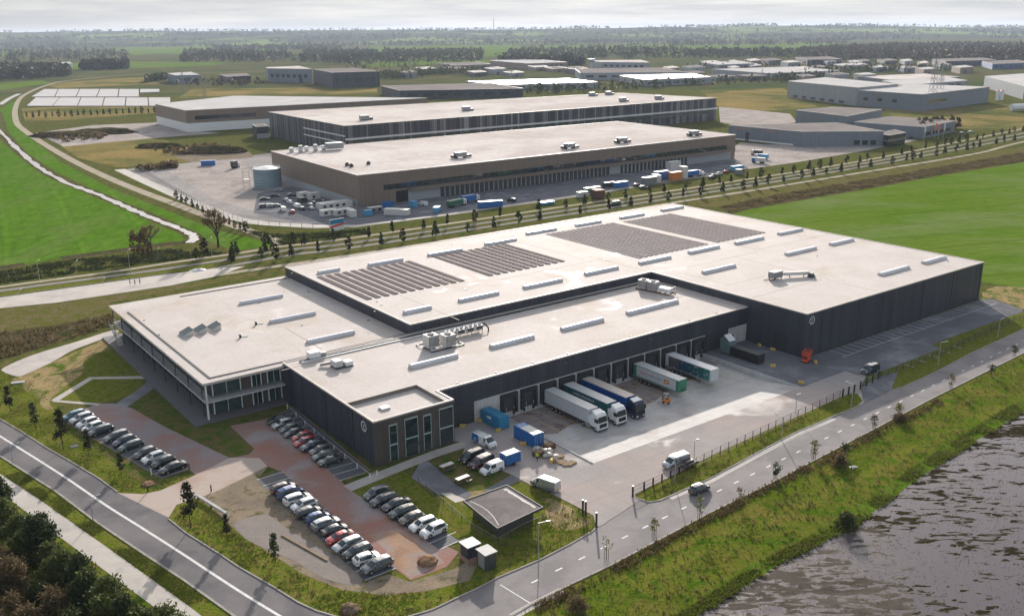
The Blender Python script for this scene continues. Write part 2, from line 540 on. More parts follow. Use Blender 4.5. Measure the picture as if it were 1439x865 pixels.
# ground sheet with the loading pit cut out
PU0, PU1, PV0, PV1 = 101.2, 160.7, 112.6, 140.7
def ground_sheet():
    mb = MB()
    E = 27000.0
    hole = [W(PU0, PV0), W(PU1, PV0), W(PU1, PV1), W(PU0, PV1)]
    outer = [(-800, -300), (900, -300), (900, 1200), (-800, 1200)]
    bm = bmesh.new()
    for loop in (outer, [(p.x, p.y) for p in hole]):
        vs = [bm.verts.new((x, y, 0)) for x, y in loop]
        for i in range(4):
            bm.edges.new((vs[i], vs[(i + 1) % 4]))
    bmesh.ops.triangle_fill(bm, edges=bm.edges[:], use_beauty=True)
    bm.verts.index_update()
    mb.add([tuple(v.co) for v in bm.verts], [tuple(v.index for v in f.verts) for f in bm.faces])
    bm.free()
    o = mb.obj('ground', M_grassbase)
    if sum(p.normal.z * p.area for p in o.data.polygons) < 0:
        o.data.flip_normals()
    tag(o, kind='structure')
    far = MB()
    far.add([(-E, -1200, 0), (E, -1200, 0), (E, E, 0), (-E, E, 0), (-800, -300, 0), (900, -300, 0), (900, 1200, 0), (-800, 1200, 0)],
            [(0, 1, 5, 4), (1, 2, 6, 5), (2, 3, 7, 6), (3, 0, 4, 7)])
    o = far.obj('distant_ground', M_farland)
    tag(o, kind='structure')


ground_sheet()

# --- far fields
sheet('green_field', [(-400, 215), (0, 197), (22, 217), (60, 246), (130, 276), (174, 294), (215, 313), (253, 329), (260, 337), (238, 344), (160, 354), (80, 364), (0, 378), (-400, 425)], M_green, 1)
sheet('ditch_bank', [(-20, 165), (3, 157), (12, 185), (38, 215), (82, 243), (150, 275), (200, 293), (240, 310), (274, 332), (330, 352), (392, 345), (300, 322), (240, 298), (150, 262), (85, 227), (47, 197), (25, 168), (20, 142)], M_green, 1)
sheet('pasture', [(1052, 294), (1130, 281), (1220, 266), (1327, 246), (1439, 228), (1600, 200), (1900, 240), (1800, 420), (1480, 412), (1380, 396), (1200, 355), (1100, 330), (1020, 305)], M_green2, 1)
FIELDS = [
    ('green', [(150, 70), (245, 60), (300, 66), (190, 78)]), ('green', [(0, 69), (30, 66), (40, 75), (0, 79)]), ('green', [(520, 66), (720, 63), (760, 70), (700, 74), (520, 74)]),
    ('green', [(1020, 72), (1200, 64), (1230, 68), (1110, 79), (980, 80)]), ('green', [(80, 90), (180, 86), (260, 92), (100, 97)]), ('green', [(330, 61), (480, 58), (500, 62), (350, 67)]),
    ('green', [(0, 64), (60, 62), (60, 68), (0, 70)]), ('green', [(180, 62), (260, 60), (330, 64), (420, 72), (250, 76), (180, 74)]), ('green', [(82, 94), (200, 87), (320, 88), (300, 92), (100, 99)]), ('green', [(480, 77), (760, 64), (960, 63), (960, 68), (740, 78), (500, 86)]), ('green', [(930, 64), (1190, 60), (1190, 66), (1100, 77), (930, 78)]), ('green', [(500, 88), (680, 84), (720, 87), (520, 94)]), ('green', [(1090, 62), (1180, 60), (1180, 63), (1090, 65)]),
    ('tan', [(985, 128), (1100, 124), (1125, 138), (1150, 150), (1060, 158), (1010, 150)]), ('tan', [(1240, 152), (1439, 146), (1439, 182), (1340, 180), (1260, 168)]),
    ('tan', [(60, 118), (200, 108), (225, 118), (80, 124)]), ('tan', [(270, 125), (440, 123), (530, 124), (530, 131), (330, 136), (250, 138)]), ('green', [(0, 118), (60, 113), (70, 117), (0, 127)]),
    ('tan', [(30, 152), (160, 148), (240, 150), (215, 160), (120, 168), (35, 170)]), ('green', [(380, 55), (460, 53.5), (470, 56), (390, 58)]), ('tan', [(85, 205), (170, 196), (230, 195), (250, 207), (330, 210), (330, 222), (165, 235), (110, 222)])]
for k, px in FIELDS:
    sheet('field', px, {'green': M_green2, 'tan': M_tan}[k], 2)
sheet('heath', [(-300, 475), (0, 434), (80, 426), (240, 402), (300, 392), (405, 374), (405, 378), (155, 425), (155, 440), (0, 468), (-300, 530)], M_heath, 1)
sheet('heath', [(951, 287), (1020, 275), (1220, 243), (1372, 217.5), (1500, 195), (1500, 203), (1372, 226), (1220, 252), (1090, 274), (1010, 291), (960, 288)], M_heath, 1)
sheet('reed_strip', [(1010, 291), (1090, 274), (1220, 252), (1372, 226), (1500, 203), (1600, 200), (1439, 227), (1327, 245), (1220, 265), (1130, 280), (1055, 294), (1025, 300)], M_reed, 1)
sheet('reed_strip', [(-200, 480), (0, 466), (90, 455), (157, 441), (165, 455), (100, 475), (40, 494), (0, 505), (-200, 540)], M_reed, 2)
sheet('dark_ditch', [(80, 361), (181, 347.5), (240, 339.5), (262, 338.5), (262, 342), (240, 344), (181, 352), (92, 364)], M_darksoil, 3)
sheet('dark_ditch', [(-200, 398), (0, 373.5), (33, 369), (36, 372), (0, 379), (-200, 405)], M_darksoil, 3)
DITCH = [(-60, 130), (0, 185), (20, 205), (50, 231.5), (90, 255), (134, 271.5), (176, 290), (218, 307.5), (263, 326), (274, 334), (266, 341)]
mb = MB()
dp = line_w(DITCH, 9)
prev = None
for i, (x, y) in enumerate(dp):
    a_, b_ = Vector(dp[max(i - 1, 0)]), Vector(dp[min(i + 1, len(dp) - 1)])
    t_ = (b_ - a_).normalized()
    w1, w2 = 1.5 + rnd.uniform(-.7, .7), 1.5 + rnd.uniform(-.7, .7)
    q = ((x - t_.y * w1, y + t_.x * w1, 5 * LV), (x + t_.y * w2, y - t_.x * w2, 5 * LV))
    if prev:
        mb.quad(prev[0], prev[1], q[1], q[0])
    prev = q
tag(mb.obj('ditch_water', M_water), kind='structure')
ribbon('ditch_edge', DITCH, 5.5, M_reed, 4)
ribbon('ditch_water', [(0, 147), (14, 138), (27, 132)], 6.0, M_water, 4)
TRACK = [(600, 96), (330, 101), (180, 106), (100, 113), (67, 119.5), (33.5, 134), (22, 151), (23, 171), (34, 183), (60, 201), (100, 224.5), (144, 246), (187.6, 264.6), (238, 283.6), (277, 298.5), (329, 317), (399, 342)]
ribbon('gravel_track', TRACK, 5.0, M_gravel, 5)

# --- avenue roads and paths
P1 = [(-260, 441), (0, 403), (159, 381.5), (240, 369), (332, 356), (393, 346.5), (500, 333.5), (760, 295), (1020, 256.5), (1220, 224.5), (1403, 188), (1600, 150)]
R2 = [(-260, 447), (0, 408.5), (240, 376.5), (406, 351), (500, 340.5), (760, 301), (1020, 261.5), (1220, 228.5), (1403, 194), (1600, 156)]
R3 = [(-260, 466), (0, 424), (240, 388), (406, 358.5), (500, 347), (760, 307), (1020, 266.5), (1220, 233), (1403, 199), (1600, 161)]
P4 = [(284, 389), (406, 371.5), (500, 357.6), (648, 334.5), (951, 284), (1020, 273.5), (1220, 241), (1372, 215.7), (1439, 199), (1600, 165)]
ribbon('foot_path', P1, 2.6, M_gravel, 3)
ribbon('avenue_road', R2, 2.8, M_avenue, 3)
ribbon('avenue_road', R3, 2.8, M_avenue, 4)
ribbon('foot_path', P4, 3.2, M_gravel, 3)
sheet('avenue_road', [(-260, 458), (0, 418), (240, 384.5), (300, 377.5), (345, 374), (300, 389), (240, 401), (80, 425), (0, 433), (-260, 475)], M_concrete, 5)
sheet('verge', [(-260, 450), (0, 411), (240, 379.5), (300, 370), (300, 375.5), (240, 383.5), (0, 417), (-260, 458)], M_verge, 5)
ribbon('median_kerb', [(-260, 456.5), (0, 416.9), (240, 383.3)], 0.25, M_kerb, 0, 4, z1=0.1).name = 'kerb'  # raised stone kerb along the wide road

# --- industrial estate paving
sheet('industrial_paving', [(165, 240), (215, 262), (285, 294), (345, 314), (440, 321), (500, 319), (620, 304), (800, 278), (1000, 247), (1035, 238), (1060, 205), (1000, 210), (520, 275), (400, 212), (330, 222), (190, 236)], M_indpave, 2)
sheet('asphalt_and_hall_shade', [(362, 272), (410, 262), (500, 292), (600, 276), (1000, 222), (1034, 226), (1030, 238), (800, 276), (620, 302), (500, 316), (440, 316), (356, 299)], M_lot, 5)  # grey asphalt; the dark tone partly paints in the brown hall's shadow
sheet('industrial_sand', [(1035, 240), (1120, 228), (1220, 211), (1290, 197), (1240, 192), (1165, 199), (1075, 203), (1040, 200), (1030, 208)], M_indsand, 3)
sheet('industrial_sand', [(232, 237), (335, 224), (352, 240), (355, 268), (395, 272), (440, 300), (360, 297), (300, 280)], M_indsand, 3)
sheet('industrial_paving', [(1235, 200), (1330, 184), (1345, 178), (1240, 178), (1150, 195)], M_indpave, 4)
sheet('industrial_paving', [(1010, 150), (1110, 160), (1120, 172), (1060, 180), (1012, 172)], M_indsand, 4)
sheet('building_site', [(50, 187), (130, 176), (225, 172), (245, 182), (310, 187), (230, 193), (150, 200), (90, 206)], M_indsand, 4)
sheet('building_site', [(235, 218), (350, 213), (357, 221), (270, 228)], M_sand, 4)
ribbon('service_track', [(168, 238), (220, 262), (290, 292), (350, 311), (440, 317), (520, 313), (640, 298)], 6.0, M_path, 4)

# --- near site: roads
UPK = [(-120, 500), (0, 588.5), (30, 606), (64, 628), (104, 651), (139, 672), (165, 691)]
UPK2 = [(237, 729), (262, 749), (307.7, 777.5), (335, 796), (382, 823), (419, 846), (445, 858), (480, 868), (520, 874), (560, 870), (608, 856), (643.6, 839), (674, 825), (700, 811), (757, 787), (800, 765), (833, 746), (840, 738)]
LOK = [(-120, 560), (0, 640.5), (78, 690), (133.6, 732), (190.8, 770.5), (260, 816), (330, 866), (420, 930)]
SRK = [(893, 699), (911, 705.4), (927, 703), (998, 672), (1060, 638), (1116, 608.5), (1170.6, 585), (1205, 571), (1214, 566)]
SRK2 = [(1252, 548), (1269, 543.6), (1320, 520), (1365, 496), (1439, 462), (1620, 375)]
SRL = [(560, 950), (721, 863.7), (747, 848.5), (804, 819.5), (860, 793), (998, 720), (1088, 676), (1220, 607), (1313, 558), (1439, 495.5), (1620, 402)]
road1 = UPK + [(170, 693), (234.5, 726)] + UPK2[:9] + [(560, 950), (420, 930)] + LOK[::-1][1:]
sheet('road', road1, M_road1, 3)
road2 = [(520, 874)] + UPK2[9:] + [(893, 699)] + SRK[1:] + SRK2 + SRL[::-1]
sheet('road', road2, M_asphalt, 2)
for px in (UPK, UPK2, SRK, SRK2):
    kerb(px)
kerb(LOK, w=0.35)
kerb(SRL, w=0.35)
# pale gutter strip along the service road
ribbon('gutter_strip', [(940, 699), (998, 674), (1060, 640.5), (1116, 611), (1170.6, 587.5)], 1.6, M_path, 4, 0)
ribbon('gutter_strip', [(720, 866), (750, 849), (790, 829)], 1.4, M_path, 4, 0)
# markings
WL = [(-120, 538), (0, 612.5), (83, 664.6), (149, 709.6), (199, 741), (260, 780), (330, 826), (398, 868)]
ribbon('lane_line', WL, 0.42, M_paint, 5, 4)
a, b = G(700, 841.5), G(1500, 448.7)
dvec = (b - a).normalized()
L_ = (b - a).length
mb = MB()
t = 6.0
while t < L_:
    p, q = a + dvec * t, a + dvec * (t + 1.3)
    n = Vector((-dvec.y, dvec.x, 0)) * 0.13
    mb.quad(*[(c.x, c.y, 4 * LV) for c in (p - n, q - n, q + n, p + n)])
    t += 4.55
tag(mb.obj('lane_dashes', M_paint), kind='structure')
ribbon('junction_line', [(703, 821), (745, 847)], 0.16, M_paint, 5, 0)
sheet('verge', [(-120, 560), (0, 641.5), (78, 691), (133.6, 733), (190.8, 771.5), (260, 817), (345, 876), (330, 900), (260, 847), (183, 791.6), (100, 733), (53.4, 700), (0, 665.4), (-120, 585)], M_verge, 2)
sheet('cycle_path', [(-120, 585), (0, 665.4), (53.4, 700), (100, 733), (183, 791.6), (260, 847), (330, 900), (310, 925), (230, 862), (150, 803), (60, 736), (0, 691), (-120, 610)], M_path, 2)
sheet('thicket_floor', [(-120, 611), (0, 692), (60, 737), (150, 804), (230, 863), (310, 926), (100, 1000), (-200, 800)], M_bank, 1)

M_foot = mat('lush_bank_foot', (0.082, 0.135, 0.010), 0.9, c2=(0.10, 0.14, 0.02), scale=.3, c3=(.065, .115, .010), scale2=.5, fine=(2, .3))
# --- flooded field and bank
FLD = [(900, 910), (980, 865), (1040, 827), (1100, 789), (1150, 764), (1201, 739), (1250, 702), (1295, 669), (1362, 625), (1439, 578), (1640, 455), (2100, 520), (1900, 1050), (1000, 1100)]
sheet('bank', [(560, 955), (721, 866), (747, 850.5), (804, 821.5), (860, 795), (998, 722), (1088, 678), (1220, 609), (1313, 560), (1439, 497.5), (1620, 404)] + [(1700, 440)] + FLD[:11][::-1], M_bank, 1)
sheet('bank_foot', [(x - 20 + 7 * math.sin(i * 2.2), y - 10) for i, (x, y) in enumerate(FLD[:11])] + [(x + 5, y + 3) for x, y in FLD[:11]][::-1], M_foot, 2, 3)


def flood_material(name, lo, hi, rows):
    m = bpy.data.materials.new(name)
    m.use_nodes = True
    nt = m.node_tree
    N, L = nt.nodes, nt.links
    b = N['Principled BSDF']
    tc = N.new('ShaderNodeTexCoord')
    mp = N.new('ShaderNodeMapping')
    mp.inputs['Rotation'].default_value = (0, 0, -RZB + 0.25)
    mp.inputs['Scale'].default_value = (0.34, 1.0, 1)
    L.new(tc.outputs['Object'], mp.inputs[0])

    def nz(s, d, r=0.65, dist=0.6):
        n = N.new('ShaderNodeTexNoise')
        n.inputs['Scale'].default_value = s
        n.inputs['Detail'].default_value = d
        n.inputs['Roughness'].default_value = r
        n.inputs['Distortion'].default_value = dist
        L.new(mp.outputs[0], n.inputs['Vector'])
        return n.outputs['Fac']
    big, small = nz(0.07, 4), nz(1.0, 5, 0.62)
    ad = N.new('ShaderNodeMath')
    ad.operation = 'MULTIPLY_ADD'
    L.new(big, ad.inputs[0])
    ad.inputs[1].default_value = 1.0
    L.new(small, ad.inputs[2])
    mr = N.new('ShaderNodeMapRange')
    mr.inputs['From Min'].default_value = lo
    mr.inputs['From Max'].default_value = hi
    L.new(ad.outputs[0], mr.inputs['Value'])
    mx = N.new('ShaderNodeMix')
    mx.data_type = 'RGBA'
    L.new(mr.outputs[0], mx.inputs[0])
    mx.inputs[6].default_value = (0.10, 0.082, 0.088, 1)
    b.inputs['Specular IOR Level'].default_value = 0.2
    m2 = N.new('ShaderNodeMix')
    m2.data_type = 'RGBA'
    L.new(nz(0.3, 4), m2.inputs[0])
    m2.inputs[6].default_value = (0.016, 0.012, 0.008, 1)
    m2.inputs[7].default_value = (0.05, 0.042, 0.020, 1) if not rows else (0.17, 0.15, 0.125, 1)
    L.new(m2.outputs[2], mx.inputs[7])
    L.new(mx.outputs[2], b.inputs['Base Color'])
    rr = N.new('ShaderNodeMapRange')
    rr.inputs['To Min'].default_value = 0.2
    rr.inputs['To Max'].default_value = 0.9
    L.new(mr.outputs[0], rr.inputs['Value'])
    L.new(rr.outputs[0], b.inputs['Roughness'])
    sr = N.new('ShaderNodeMapRange')
    sr.inputs['To Min'].default_value = 0.22
    sr.inputs['To Max'].default_value = 0.0
    L.new(mr.outputs[0], sr.inputs['Value'])
    L.new(sr.outputs[0], b.inputs['Specular IOR Level'])
    return m


sheet('flooded_field', FLD, flood_material('flooded_stubble', 1.03, 1.08, False), 3)
sheet('stubble_rows', [(960, 880), (985, 867), (1045, 829), (1104, 791), (1152, 766), (1203, 741), (1240, 745), (1262, 775), (1290, 790), (1270, 820), (1285, 850), (1240, 880)], flood_material('ploughed_stubble', .92, 1.03, True), 4, 4)

# --- site ground
sheet('site_verge', UPK + [(170, 693), (200, 694), (225, 689), (274, 666), (226, 673), (136, 619), (89.5, 592), (76, 563), (128, 530), (77, 508), (40, 526), (20, 532), (0, 520), (-120, 470)], M_verge, 1)
sheet('site_verge', [(234.5, 727), (246, 710), (276, 700), (300, 692), (360, 672), (520, 818), (560, 805), (640, 797), (690, 770), (757, 785), (833, 745)] + UPK2[::-1][2:], M_verge, 1)
sheet('site_lawn', [(76, 563), (139, 568), (200, 549), (200, 500), (165, 475), (130, 484), (100, 495), (77, 508), (60, 530)], M_verge, 2)
sheet('worn_ground', [(20, 530), (77, 507), (128, 485), (165, 468), (172, 480), (120, 505), (118, 522), (90, 545), (70, 562), (75, 575), (60, 572), (50, 555), (28, 545)], M_straw, 3, 4)
sheet('concrete_apron', [(3, 521), (24, 528.5), (40.5, 523.7), (77.7, 506), (100, 493), (129.5, 481.6), (165, 468), (158, 464), (107, 480), (60, 494), (32, 504), (8, 515)], M_concrete, 4, 3)
ribbon('garden_path', [(76, 563), (128, 531), (200, 530), (222, 531)], 1.8, M_concrete, 4, 0)
ribbon('garden_path', [(76, 563), (139, 568)], 1.0, M_concrete, 5, 0)
ribbon('garden_path', [(168, 571), (200, 550), (222, 532)], 3.2, M_lot, 5, 0)
# north-west car park
sheet('car_park', [(89.5, 592), (117, 575), (138, 566.5), (160, 566.5), (185, 573), (233, 600), (323, 643), (275, 667), (266, 659.5), (226.5, 672), (136, 619)], M_brickgrey, 4)
sheet('site_lawn', [(187, 574), (210, 562), (232, 560), (300, 597), (323, 598), (357, 630), (350, 637), (323, 643)], M_lawnsoil, 5)
sheet('driveway', [(165, 692), (200, 694), (225, 689), (275, 667), (323, 643), (364, 643), (376, 655), (300, 692), (276, 700), (248, 709), (237, 727)], M_pinkpave, 5)
sheet('car_park', [(323, 598), (378, 588), (412, 571), (520, 660), (480, 675), (485, 683), (510, 700), (560, 735), (645, 775), (628, 796), (577, 815), (558, 800), (395, 662), (376, 655), (364, 643), (323, 643), (350, 638), (357, 630)], M_brick, 4)
sheet('sandy_paving', [(517, 752), (560, 742), (600, 765), (625, 790), (577, 812), (560, 800), (540, 770)], M_sandpave, 5)
sheet('parking_bays', [(360, 674), (394, 661), (556, 798), (514, 816)], M_bay, 6)
sheet('parking_bays', [(381, 588), (412, 572), (518, 660), (478, 675)], M_bay, 6)
sheet('parking_bays', [(508, 700), (535, 685), (646, 760), (618, 772)], M_bay, 6)
sheet('parking_bays', [(90, 590), (115, 576), (266, 657), (228, 672)], M_bay, 6)
sheet('bare_soil', [(278, 699), (300, 690), (376, 656), (361, 674), (514, 817), (546, 806), (577, 817), (640, 798), (680, 775), (660, 815), (600, 830), (540, 836), (480, 828), (425, 806), (372, 772), (335, 748), (300, 716)], M_sand, 3)
sheet('muddy_ground', [(330, 735), (372, 723), (408, 745), (460, 775), (505, 808), (500, 822), (455, 812), (410, 786), (360, 765), (340, 752)], M_mud, 5, 4)
sheet('soil_strip', [(486, 684), (508, 699), (535, 685), (646, 759), (660, 750), (625, 715), (575, 668), (560, 655)], M_verge, 3)
sheet('shed_garden', [(600, 700), (640, 690), (650, 660), (700, 668), (745, 682), (768, 691), (800, 707), (835, 730), (833, 745), (757, 785), (690, 772), (646, 759)], M_verge, 3)
sheet('mown_lawn', [(602, 649), (651, 634.5), (731, 661), (693, 682), (664, 692), (643, 682), (620, 663)], M_lawnsoil, 4)
ribbon('entrance_path', [(488, 686), (568, 654), (612, 637), (668, 619)], 2.6, M_concrete, 6, 0)
sheet('terrace', [(578, 671), (590, 650), (602, 648), (620, 663), (643, 682), (664, 693), (652, 703), (634, 693), (617, 695)], M_lot, 5)
sheet('side_path', [(678, 690), (694, 681), (731, 660), (734, 674), (712, 684), (700, 690)], M_lot, 6)
sheet('side_path', [(620, 693), (634, 692), (655, 702), (640, 706)], M_concrete, 6)
sheet('dry_grass', [(768, 700), (800, 712), (832, 734), (790, 745), (770, 730)], M_straw, 4, 4)
sheet('dry_grass', [(640, 700), (660, 690), (690, 690), (668, 702), (650, 712)], M_straw, 4, 4)
sheet('kerb_soil', [(92, 594), (136, 620), (226, 674), (206, 684), (150, 642), (100, 608)], M_lawnsoil, 3, 4)
sheet('strip_lawn', [(526, 659), (640, 622), (660, 616), (668, 620), (612, 637), (560, 655), (534, 666)], M_lawnsoil, 5)

# --- yard
fl = [G(1194, 552), G(1100, 594), G(1000, 640), G(893, 694)]
yard_front = [W(PU0, PV0), W(PU1, PV0), W(177, PV0), W(186, 112), G(1209, 545), G(1214, 566), G(1205, 570)] + fl + [G(893, 699), G(866, 722), G(838, 741), G(834, 724), G(800, 706), G(768, 690), G(745, 681), G(722, 668), W(96, PV0)]
sheet('yard', None, M_yard, 6, world=yard_front)
sheet('yard', None, M_yard, 7, world=[W(86.8, PV1), W(PU0, PV1), W(PU0, PV0), W(96, PV0), G(722, 668), G(690, 655), G(650, 640), G(655, 622), W(86.8, 136)])
sheet('hall_apron', None, M_lot, 7, world=[W(PU1, PV1), W(PU1, PV0), W(177, PV0), W(184, 114), W(184, 123.6), W(176.4, 123.6), W(176.4, PV1)])
sheet('driveway', [(838, 741), (866, 722), (893, 699), (900, 702), (846, 738)], M_yard, 8)
sheet('driveway', [(1209, 545), (1240, 527), (1262, 522), (1252, 549), (1214, 567)], M_lot, 7)
# right lot
sheet('hall_car_park', [(1150, 497), (1379, 420.5), (1395, 420), (1437, 434.6), (1437, 438), (1319.5, 480), (1309.5, 484.4), (1320.6, 490), (1241, 521), (1205, 527), (1190, 522), (1160, 505)], M_lot, 6)
sheet('verge', [(1205, 527), (1241, 521), (1320.6, 490), (1309.5, 484.4), (1319.5, 480), (1437, 438), (1500, 420), (1600, 380), (1439, 461), (1365, 495), (1269, 543), (1253, 546), (1230, 535)], M_verge, 2)
sheet('verge', [(893, 699), (911, 705), (927, 703), (998, 671), (1116, 608), (1205, 570), (1212, 563), (1205, 553), (1194, 552), (1100, 594), (1000, 640)], M_verge, 7)
sheet('worn_ground', [(1379, 420), (1395, 419), (1437, 434), (1480, 425), (1460, 405), (1400, 402), (1382, 408)], M_straw, 3)
mb = MB()
k = 0
for i in range(29):
    u = 183.5 + i * 2.52
    mb.box(u, u + 0.12, 118.6, 123.3, 0.0, 7.6 * LV)
mb.box(183, 256, 118.45, 118.57, 0.0, 7.6 * LV)
for i in range(5):
    u = 191 + i * 5.2
    mb.box(u, u + 0.12, 104.6, 107.0, 0.0, 7.4 * LV)
mb.obj('bay_lines', M_paint, loc=(0, 0, 0), rz=RZB)['kind'] = 'structure'


def bays(p, q, n, depth, side):
    """painted divisions between the stalls of one row"""
    p, q = Vector(p), Vector(q)
    d = (q - p) / n
    nn = Vector((-d.y, d.x)).normalized() * depth * side
    mb = MB()
    e = d.normalized() * 0.06
    for i in range(n + 1):
        a = p + d * i
        b = a + nn
        mb.quad(*[(c.x, c.y, 7.5 * LV) for c in (a - e, a + e, b + e, b - e)])
    tag(mb.obj('bay_lines', M_paint), kind='structure')


# --- loading pit
ZP = -1.15
mb = MB()
for (v0, z0), (v1, z1) in (((PV1, ZP), (123.5, ZP)), ((123.5, ZP), (PV0, 7 * LV))):
    mb.quad((PU0, v1, z1), (PU1, v1, z1), (PU1, v0, z0), (PU0, v0, z0))
tag(mb.obj('loading_yard', M_pitfloor, rz=RZB), kind='structure')
for u, lb in ((PU0, 'low concrete edge wall beside the blue containers and the refuse pile'), (PU1, 'concrete retaining wall sloping down below the black compactor')):
    w_ = MB().box(-0.14, 0.14, PV0 - 126, PV1 - 0.02 - 126, -1.4, 0.2 if u == PU0 else 0.1).obj('retaining_wall', M_concwall, loc=W(u, 126), rz=RZB)
    tag(w_, lb, 'wall')
mb = MB()
for i in range(1, 12):
    u = 101.4 + 4.1 / 2 + 5.06 * i
    for s in (-1.45, 1.45):
        mb.quad(*[(x, y, ZP + 0.012) for x, y in ((u + s - 0.07, 126), (u + s + 0.07, 126), (u + s + 0.07, 140), (u + s - 0.07, 140))])
tag(mb.obj('dock_guide_lines', M_yellow, rz=RZB), kind='structure')
mb = MB().poly([(x, y, ZP + .006) for x, y in ((101.4, 140.6), (101.4, 131), (106, 128.5), (111, 130), (121, 127), (133, 128.5), (141, 131.5), (152, 133), (160.4, 135.5), (160.4, 140.6))])
tag(mb.obj('dock_pavers', M_pavred, rz=RZB), kind='structure')

# --- hills at the horizon
HPROF = [(-2500, 60), (-900, 60), (-300, 112), (0, 108), (150, 100), (300, 95), (450, 88), (600, 84), (750, 80), (870, 82), (960, 90), (1030, 93), (1100, 86), (1200, 78), (1300, 64), (1439, 40), (1700, 10), (4000, 5)]
HD = [(5600, 0.0), (6600, 0.28), (7600, 0.62), (8600, 0.93), (9400, 1.0), (11500, 0.6)]


def lerp_tab(tab, x):
    for (xa, ha), (xb, hb) in zip(tab, tab[1:]):
        if xa <= x <= xb:
            return ha + (hb - ha) * (x - xa) / (xb - xa)
    return tab[0][1] if x < tab[0][0] else tab[-1][1]


def hill_z(X, Y):
    px = CX + FPX * X / max(Y, 1) * math.cos(PITCH)
    k = lerp_tab(HD, Y)
    return (lerp_tab(HPROF, px) + 4 * math.sin(px * .021 + Y * .001) + 3 * math.sin(px * .057 + Y * .002)) * k


def hills():
    mb = MB()
    n, m = 120, 14
    for j in range(m + 1):
        Y = 5600 + 5900 * j / m
        for i in range(n + 1):
            px = -900 + 3200 * i / n
            X = (px - CX) / FPX / math.cos(PITCH) * Y
            mb.v.append((X, Y, hill_z(X, Y) if j else -1))
    w = n + 1
    for j in range(m):
        for i in range(n):
            mb.f.append((j * w + i, j * w + i + 1, (j + 1) * w + i + 1, (j + 1) * w + i))
            mb.m.append(0)
    o = mb.obj('hills', mat('wooded_hills', (0.045, 0.055, 0.03), 0.95, c2=(0.075, 0.08, 0.04), scale=0.004, c3=(0.16, 0.22, 0.06), scale2=0.0018, contrast2=(0.5, 0.58), stretch=(.6, .35, 1)), smooth=True)
    tag(o, kind='structure')


hills()

# ------------------------------------------------------------------ the main warehouse
UK, UL, UO, UP, UR, US = 176.5, 100.7, 53.0, 86.8, 256.1, 70.0
VB, VD, VF, VI, VK, VS = 242.4, 140.7, 173.2, 174.0, 123.7, 135.2
ZD, ZH, ZO = 8.7, 10.85, 8.16
OFF = (128, 180, 0)
WH = thing('warehouse', 'large dark clad warehouse with pale flat roofs, loading docks and office wing, nearest the camera', 'warehouse', W(128, 180), RZB)


def wmb():
    return MB(OFF)


def wpart(mb, name, m, parent=WH, smooth=False, label=None):
    o = mb.obj(name, m, parent, smooth=smooth)
    if label:
        o['label'] = label
    return o


def parapet(mb, pts, z0, z1, w=0.38):
    """a coping that runs round a closed roof outline, mitred at the corners"""
    n = len(pts)
    area = sum(pts[i][0] * pts[(i + 1) % n][1] - pts[(i + 1) % n][0] * pts[i][1] for i in range(n))
    sg = 1 if area > 0 else -1
    inn = []
    for i in range(n):
        a, b, c = Vector(pts[i - 1]), Vector(pts[i]), Vector(pts[(i + 1) % n])
        d1, d2 = (b - a).normalized(), (c - b).normalized()
        n1, n2 = Vector((-d1.y, d1.x)) * sg, Vector((-d2.y, d2.x)) * sg
        k = (n1 + n2) / (1 + n1.dot(n2))
        inn.append((b.x + k.x * w, b.y + k.y * w))
    v = [(*p, z0) for p in pts] + [(*p, z1) for p in pts] + [(*p, z1) for p in inn] + [(*p, z0) for p in inn]
    f = []
    for i in range(n):
        j = (i + 1) % n
        for k in range(3):
            q = (k * n + i, k * n + j, (k + 1) * n + j, (k + 1) * n + i)
            f.append(q if sg > 0 else q[::-1])
    mb.add(v, f)
    return inn


HALL = [(UL, VI), (UK, VI), (UK, VK), (UR, VK), (UR, VB), (UL, VB)]
DOCK = [(US, VS), (UP, VS), (UP, VD), (UK - 0.02, VD), (UK - 0.02, VI - 0.02), (US, VI - 0.02)]
wpart(wmb().prism(HALL, 0, ZH - 0.28, top=False), 'hall_wall', M_darkclad)
mb = wmb()
inn = parapet(mb, [(u + (0.06 if u > 150 else -0.06), v + (0.06 if v > 200 else -0.06)) for u, v in HALL], ZH - 0.3, ZH)
wpart(mb, 'hall_parapet', M_rooftrim)
roofh = wpart(wmb().poly([(u, v, ZH - 0.12) for u, v in inn]), 'hall_roof', M_roof)
# dock hall: cladding above, pale concrete band with the dock openings below
mb = wmb()
mb.box(UP, UK - 0.02, VD, VD + 0.3, 4.35, ZD - 0.28)          # fascia over the docks
mb.box(US, US + 0.3, VS + 0.3, VI - 0.02, 0, ZD - 0.28)
mb.box(UP - 0.3, UP, VS + 0.3, VD + 0.0, 0, ZD - 0.28)
mb.box(US, UP, VS, VS + 0.3, 0, ZD - 0.28, 1)
wpart(mb, 'dock_hall_wall', [M_darkclad, M_darkclad2])
mb = wmb()
DZ0 = -1.3
doors = [101.4 + 5.06 * k for k in range(12)]
edges = [95.1] + [x for d in doors for x in (d + 0.35, d + 3.75)] + [161.5]
for i in range(0, len(edges), 2):
    mb.box(edges[i], edges[i + 1], VD + 0.02, VD + 0.32, DZ0, 4.35)
for d in doors:
    mb.box(d + 0.35, d + 3.75, VD + 0.02, VD + 0.32, DZ0, 0.0)
    mb.box(d + 0.35, d + 3.75, VD + 0.02, VD + 0.32, 3.7, 4.35)
wpart(mb, 'concrete_base', M_concwall)
wpart(wmb().box(169.8, UK - 0.02, VD + 0.02, VD + 0.32, 0, 4.3), 'concrete_pier', M_concwall)
mb = wmb()
mb.box(90.2, 95.1, VD + 0.03, VD + 0.3, 0, 4.9)
wpart(mb, 'sliding_door', M_darkgrey)
mb = wmb()
